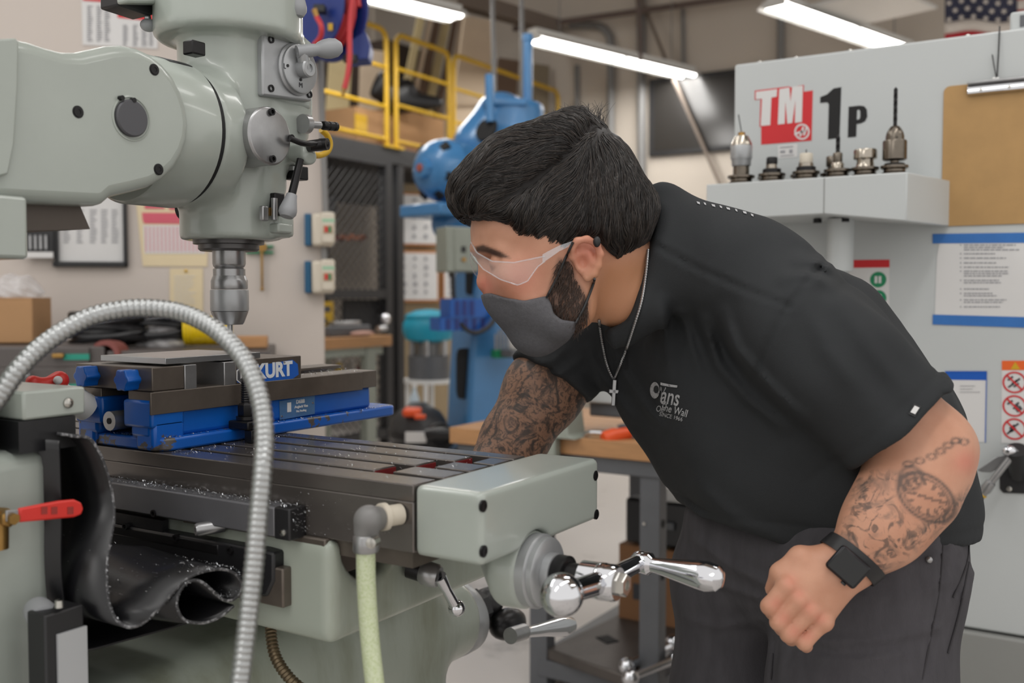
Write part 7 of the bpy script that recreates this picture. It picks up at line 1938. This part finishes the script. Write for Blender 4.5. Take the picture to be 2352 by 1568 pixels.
# safety glasses: curved clear lens, thicker edges, temple arms
def gl(x, y, s): 
    xe = 1252; k = np.clip((xe - x) / (xe - 1082), 0, 1); return hp3(x, y, s * .076 * math.sqrt(max(0, 1 - k * k)))
xs = np.concatenate([np.linspace(1082, 1110, 9), np.linspace(1116, 1252, 18)])
ytop = np.interp(xs, [1082, 1095, 1130, 1180, 1252], [556, 580, 600, 603, 588]); ybot = np.interp(xs, [1082, 1095, 1110, 1150, 1190, 1212, 1235, 1252], [580, 600, 618, 642, 655, 645, 612, 600])
for s in (1, -1):
    vs_, fs_ = [], []
    for i, x in enumerate(xs):
        for j in range(7): vs_.append(gl(x, ytop[i] + (ybot[i] - ytop[i]) * j / 6, s))
    for i in range(len(xs) - 1):
        for j in range(6): fs_.append((i * 7 + j, i * 7 + j + 1, i * 7 + 8 + j, i * 7 + 7 + j))
    o = link_mesh('glasses_lens', vs_, fs_, M['goggle'], man, ang=180); so = o.modifiers.new('s', 'SOLIDIFY'); so.thickness = .0018
    MB().tube([gl(x, y, s) for x, y in zip(xs, ytop)], .0010, 6).build('glasses_rim', M['goggle_rim'], man)
    MB().tube([gl(x, y, s) for x, y in zip(xs, ybot)], .0009, 6).build('glasses_rim', M['goggle_rim'], man)
    arm = [(1246, 594, .0735, 10), (1262, 584, .0785, 9), (1285, 570, .084, 6.5), (1310, 560, .0865, 5), (1345, 547, .087, 4)]
    vs_, fs_ = [], []
    for x, y, l, h in arm:
        for dy, dl in ((-h, 0), (h, 0), (h, .0024), (-h, .0024)): vs_.append(hp3(x, y + dy, s * (l + dl)))
    for i in range(len(arm) - 1):
        for j in range(4): fs_.append((i * 4 + j, i * 4 + (j + 1) % 4, i * 4 + 4 + (j + 1) % 4, i * 4 + 4 + j))
    fs_ += [(0, 1, 2, 3), tuple(range(len(arm) * 4 - 4, len(arm) * 4))]
    link_mesh('glasses_arm', vs_, fs_, M['goggle_rim'], man, ang=40)
# nose ring
nr_ = hp3(1133, 668, .017)
MB().tube([nr_ + (HF * math.cos(a) + HU * math.sin(a)) * .0045 for a in np.linspace(0, 2 * PI, 17)[:-1]], .0006, 6, closed=True).build('nose_ring', M['chrome'], man)
# hair
HAIRP = [(1034, 421), (1036, 460), (1056, 494), (1091, 506), (1134, 503), (1168, 516), (1188, 550), (1221, 571), (1256, 590), (1268, 640), (1290, 640), (1300, 600), (1308, 560), (1330, 545), (1378, 543), (1395, 565), (1420, 600), (1440, 580), (1492, 548), (1516, 478), (1512, 452), (1472, 404), (1437, 332), (1397, 290), (1358, 266), (1350, 238), (1328, 232), (1300, 246), (1237, 275), (1178, 295), (1130, 319), (1079, 362), (1043, 398)]
def f_hair(p):
    d = ell(p, hp3(1300, 462), HAX, (212 * PXM, 178 * PXM, .0900))
    d = smin(d, ell(p, hp3(1345, 500), HAX, (172 * PXM, 140 * PXM, .0885)), .02)
    for s in (-1, 1):
        d = smin(d, hc(p, (1085, 440, .022 * s, 50), (1160, 385, .036 * s, 62)), .03)
        d = smin(d, hc(p, (1160, 385, .036 * s, 62), (1290, 345, .036 * s, 78)), .03)
    for s in (-1, 1): d = smin(d, hc(p, (1118, 455, .040 * s, 46), (1200, 480, .058 * s, 50)), .02)
    d = smin(d, hc(p, (1078, 425, 0, 46), (1150, 370, 0, 66)), .03)
    d = smin(d, hc(p, (1150, 370, 0, 66), (1320, 330, 0, 78)), .03)
    u, v = head_uv(p); q = p - hp3(1176, 784); l = q @ HL
    # parting groove and combed relief
    g = segd(np.stack([u, v], 1), (1352, 295), (1290, 370))[0]; g = np.minimum(g, segd(np.stack([u, v], 1), (1290, 370), (1215, 420))[0]); g = np.minimum(g, segd(np.stack([u, v], 1), (1215, 420), (1150, 470))[0])
    d = d + .0075 * np.exp(-(g / 16) ** 2) * (l > .01)
    d = d + .0014 * np.sin(u * .20 + v * .07 + 2 * np.sin(v * .03)) * np.sin(u * .045 - v * .06)
    return smax(d, polyd(u, v, HAIRP) * PXM - .003, .018)
lo, hi = bounds([hp3(1010, 210, -.12), hp3(1010, 210, .12), hp3(1540, 660, .12), hp3(1540, 660, -.12)], .01)
hv_, hq_ = sdf_net(f_hair, lo, hi, .0036)
hv_ = relax_verts(hv_, hq_, 1)
hair = link_mesh('hair', hv_, [tuple(r) for r in hq_.tolist()], M['hairbase'], man, ang=180, normals=False)
def flow(u, v):
    """combing direction in the profile plane"""
    part = np.interp(u, [1030, 1150, 1215, 1290, 1352, 1520], [520, 470, 420, 370, 300, 300])
    topm = v < part
    k = np.clip((u - 1150) / 300, 0, 1)
    a_side = np.radians(148 - 62 * k + 18 * np.sin(u * .03))          # down-left in front, straight down at the nape
    kt = np.clip((1330 - u) / 280, 0, 1)
    a_top = np.radians(205 - 75 * kt + 15 * np.sin(v * .05))          # back to front, curling down over the brow
    a = np.where(topm, a_top, a_side)
    return np.cos(a), np.sin(a)
def grad(f, p, e=.002):
    return np.stack([f(p + e * CH(v)) - f(p - e * CH(v)) for v in ((1, 0, 0), (0, 1, 0), (0, 0, 1))], 1)
NS = 13000
fn = np.stack([hv_[hq_[:, 0]]], 0)[0]
nrm = np.cross(hv_[hq_[:, 1]] - hv_[hq_[:, 0]], hv_[hq_[:, 3]] - hv_[hq_[:, 0]]); nrm /= np.linalg.norm(nrm, axis=1)[:, None] + 1e-12
ctr = hv_[hq_].mean(1)
if ((nrm * (ctr - hp3(1300, 460))).sum(1)).mean() < 0: nrm = -nrm
ok = ((nrm @ HL) > -.35) & ((ctr - hp3(1300, 460)) @ HL > -.03)
cand = np.argwhere(ok)[:, 0]
sel = rng.choice(cand, NS)
p = ctr[sel].copy(); n = nrm[sel].copy()
jit = rng.normal(0, .09, NS); steps = 9; seg = rng.uniform(.0034, .0062, NS)
paths = [p - n * .002]
lift0 = rng.uniform(.0002, .0030, NS) ** 1.0
for s in range(steps):
    u, v = head_uv(p); cx, cy = flow(u, v)
    wv_ = .22 * np.sin(u * .045 + v * .03 + 1.7 * np.sin(v * .022)) + .12 * np.sin(u * .11 - v * .09) + jit
    cx, cy = cx * np.cos(wv_) - cy * np.sin(wv_), cx * np.sin(wv_) + cy * np.cos(wv_)
    t = RT * cx[:, None] - UP * cy[:, None]
    t = t - n * (t * n).sum(1)[:, None]; t /= np.linalg.norm(t, axis=1)[:, None] + 1e-9
    p = p + t * seg[:, None]
    d = f_hair(p); g = grad(f_hair, p); g /= np.linalg.norm(g, axis=1)[:, None] + 1e-9; n = g
    lf = lift0 * math.sin(PI * min(1, (s + 1) / steps * .9))
    p = p - g * (np.clip(d, -.02, .004) - lf)[:, None]
    paths.append(p.copy())
paths = np.stack(paths, 1)
# tufts standing at the crown
ex = []
for _ in range(240):
    u0 = rng.uniform(1290, 1385); b = hp3(u0, 300 - (u0 - 1290) * .1, rng.uniform(-.03, .03)); an_ = math.radians(rng.uniform(68, 120)); L_ = rng.uniform(30, 66) * PXM; cv = rng.uniform(-.5, .5)
    ex.append([b + (RT * math.cos(an_ + cv * t * t) + UP * math.sin(an_ + cv * t * t)) * L_ * t for t in np.linspace(0, 1, 10)])
paths = np.concatenate([paths, np.array(ex)])
def strands(name, paths, r, mat, parent):
    cu = bpy.data.curves.new(name, 'CURVE'); cu.dimensions = '3D'; cu.bevel_depth = r; cu.bevel_resolution = 0; cu.fill_mode = 'FULL'; cu.use_fill_caps = False
    o0 = np.array(origin_of(parent))
    for pt in paths:
        s = cu.splines.new('POLY'); s.points.add(len(pt) - 1)
        m = len(pt); co = np.ones((m, 4)); co[:, :3] = pt - o0
        s.points.foreach_set('co', co.ravel()); s.points.foreach_set('radius', [1.0 - .75 * (i / (m - 1)) ** 2 for i in range(m)])
    cu.materials.append(mat); o = bpy.data.objects.new(name, cu); COL.objects.link(o); o.parent = parent; o['kind'] = 'stuff'
    return o
M['hair2'] = mk('brown_hair_light', (58, 50, 45), .3, spec=.6)
strands('hair_strands', paths[::3], .00045, M['hair2'], man); strands('hair_strands', np.concatenate([paths[1::3], paths[2::3]]), .00045, M['hair'], man)
# beard strands
bu = rng.uniform(1262, 1352, 2600); bv = rng.uniform(596, 765, 2600)
m_ = inpoly(bu, bv, BEARD) & ~inpoly(bu, bv, MASKP); bu, bv = bu[m_][:700], bv[m_][:700]
S = surf(bu, bv, f_skin)
pb_ = []
for q, u0 in zip(S, bu):
    a = math.radians(rng.uniform(225, 285)); L_ = rng.uniform(.006, .014); l = rng.uniform(.0008, .003)
    dr = RT * math.cos(a) + UP * math.sin(a)
    pb_.append([q + dr * L_ * t + HL * l * math.sin(t * 2.2) for t in np.linspace(0, 1, 5)])
M['beard'] = mk('brown_beard_hair', (64, 49, 41), .5)
strands('beard_strands', pb_, .0004, M['beard'], man)
M['seam'] = mk('denim_seam', (52, 50, 53), .9)
for pts in ([(2166, 1250), (2158, 1350), (2140, 1450), (2118, 1560)], [(2226, 1215), (2222, 1290), (2190, 1372)], [(2226, 1290), (2205, 1400), (2178, 1500)], [(1775, 1500), (1770, 1560)], [(1768, 1300), (1774, 1340), (1776, 1372)]):
    q_ = smooth_path([(x, y, 0) for x, y in pts], 8); S = surf([p[0] for p in q_], [p[1] for p in q_], f_jeans, off=.0011); S = S[np.abs(f_jeans(S)) < .002]
    if len(S) > 3: MB().tube(list(S), .0013, 6).build('jeans_seam', M['seam'], man)
q_ = surf(2134, 1285, f_jeans)[0]; MB().ball(q_, .0045, 10, 8).build('pocket_rivet', M['steel'], man)
# ---------------------------------------------------------------- chain with cross, watch, prints on the shirt
fb = lambda p: np.minimum(f_skin(p), f_shirt(p))
def necklace(pts):
    q_ = smooth_path([(x, y, 0) for x, y in pts], 10); S = surf([p[0] for p in q_], [p[1] for p in q_], fb, off=.0022)
    d_ = np.cumsum([0] + [np.linalg.norm(S[i + 1] - S[i]) for i in range(len(S) - 1)]); s_ = np.arange(0, d_[-1], .0007)
    R_ = np.stack([np.interp(s_, d_, S[:, k]) for k in range(3)], 1)
    for _ in range(12): R_[1:-1] = (R_[:-2] + R_[1:-1] * 2 + R_[2:]) / 4
    MB().tube(R_, [.0014 + .0007 * abs(math.sin(PI * s / .0034)) for s in s_], 8).build('necklace_chain', M['steel'], man)
necklace([(1489, 572), (1484, 625), (1474, 690), (1456, 750), (1434, 815), (1412, 868)])
necklace([(1376, 736), (1382, 780), (1392, 830), (1404, 862), (1411, 872)])
c1_ = surf(1412, 872, fb, off=.004)[0]; c2_ = c1_ + (P(1408, 934, 1.45) - P(1412, 872, 1.45))
ud_ = (c2_ - c1_) / np.linalg.norm(c2_ - c1_); sd_ = np.cross(ud_, FH); sd_ /= np.linalg.norm(sd_); fd_ = np.cross(sd_, ud_)
cr = MB().obox((c1_ + c2_) / 2, (ud_, sd_, fd_), (np.linalg.norm(c2_ - c1_) / 2, .0028, .0016)).obox(c1_ * .55 + c2_ * .45, (ud_, sd_, fd_), (.0028, .0075, .0016))
cr.build('cross_pendant', M['steel'], man, bevel=.0006)
# watch on the left wrist
wa = P(2030, 1205, 1.17); wb_ = P(1955, 1292, 1.165); wd = (wb_ - wa) / np.linalg.norm(wb_ - wa)
wc = P(1962, 1287, 1.163)
def armr(c, dirs):
    out = []
    for d_ in dirs:
        t = .03
        for _ in range(30): t += -f_skin((c + d_ * t)[None])[0] * .8
        out.append(c + d_ * (t + .0012))
    return out
e1_, e2_, _z = [CH(v) for v in frame(wd, -FW)]
an2 = np.linspace(0, 2 * PI, 49)[:-1]
dirs = [e1_ * math.cos(a) + e2_ * math.sin(a) for a in an2]
vs_, fs_ = [], []
for k, (o_, up) in enumerate(((-.0085, 0), (-.0085, .002), (.0085, .002), (.0085, 0))):
    for q, d_ in zip(armr(wc + wd * o_, dirs), dirs): vs_.append(q + d_ * up)
for k in range(4):
    for i in range(48): fs_.append((k * 48 + i, k * 48 + (i + 1) % 48, ((k + 1) % 4) * 48 + (i + 1) % 48, ((k + 1) % 4) * 48 + i))
link_mesh('watch_band', vs_, fs_, M['black'], man)
fcx = surf(1947, 1300, f_skin)[0]
nx_ = grad(f_skin, fcx[None])[0]; nx_ /= np.linalg.norm(nx_)
nx_ = nx_ * .75 - FW * .25; nx_ /= np.linalg.norm(nx_)
ty = np.cross(nx_, wd); ty /= np.linalg.norm(ty); tx = np.cross(ty, nx_)
MB().obox(fcx + nx_ * .0055, (tx, ty, nx_), (.0165, .0205, .005)).build('watch_case', mk('dark_watch_case', (44, 44, 48), .25, .6), man, bevel=.0045, seg=4)
MB().obox(fcx + nx_ * .0105, (tx, ty, nx_), (.0140, .0180, .0007)).build('watch_face', mk('black_watch_glass', (8, 8, 9), .06), man, bevel=.0015, seg=3)
MB().cyl(fcx + nx_ * .0055 + tx * .0165 + ty * .008, fcx + nx_ * .0055 + tx * .019 + ty * .008, .0032, n=14).build('watch_crown', M['black'], man)
# chest print, sleeve tag, back print
def printed(items, name, mat, f=f_shirt, off=.0006):
    """flat lettering carried onto the cloth: items are (text, x, y, size px, angle deg, x scale)"""
    V_, F_ = [], []
    for s, x, y, sz, ang, sx in items:
        v_, f_ = text_mesh(s, 1.0, Matrix.Identity(4), offset=.012, extrude=0, sx=sx)
        a = math.radians(ang)
        xs_ = [x + sz * (p.x * math.cos(a) + p.y * math.sin(a)) for p in v_]; ys_ = [y + sz * (p.x * math.sin(a) - p.y * math.cos(a)) for p in v_]
        S = surf(xs_, ys_, f, off=off)
        F_ += [tuple(i + len(V_) for i in q) for q in f_]; V_ += [tuple(p) for p in S]
    o = link_mesh(name, V_, F_, mat, man, ang=180); return o
M['print'] = mk('white_shirt_print', (176, 176, 178), .8, rgb2=(96, 96, 98), thr=(.36, .44), scale=240)
printed([('ans', 1540, 912, 54, 12, .62), ('Off', 1516, 940, 20, 16, .7), ('The Wall', 1548, 942, 24, 16, .72), ('SINCE 1966', 1541, 957, 13, 14, .85), ('V', 1520, 908, 50, 10, .42)], 'chest_lettering', M['print'])
def patch(px, name, mat, off=.0005, n=1):
    S = surf([p[0] for p in px], [p[1] for p in px], f_shirt, off=off)
    if np.abs(f_shirt(S)).max() > .006 or np.ptp(S, 0).max() > .05: return          # the line of sight misses the cloth
    link_mesh(name, S, [tuple(range(len(px)))], mat, man)
patch([(1517, 878), (1536, 882), (1556, 885), (1555, 890), (1536, 888), (1517, 884)], 'chest_bar', M['print'], .0018)
patch([(1504 + 11 * math.cos(a), 896 + 19 * math.sin(a)) for a in np.linspace(0, 2 * PI, 21)[:-1]], 'chest_roundel', M['print'], .0016)
patch([(1507 + 6 * math.cos(a), 894 + 9 * math.sin(a)) for a in np.linspace(0, 2 * PI, 15)[:-1]], 'roundel_centre', M['shirt'], .0022)
patch([(2086, 950), (2100, 926), (2116, 933), (2102, 957)], 'sleeve_tag', M['black'], .0016)
patch([(2091, 946), (2101, 931), (2112, 936), (2102, 951)], 'sleeve_tag_print', M['paper'], .0026)
for x, y, k in ((1600, 455, 7), (1616, 457, 5), (1634, 461, 8), (1652, 464, 6), (1668, 468, 8), (1688, 472, 5), (1706, 477, 8), (1724, 483, 6)):
    y += 7
    patch([(x, y), (x + k, y + 2), (x + k + 1, y + 7), (x + 2, y + 5)], 'back_lettering', M['print'], .0012)
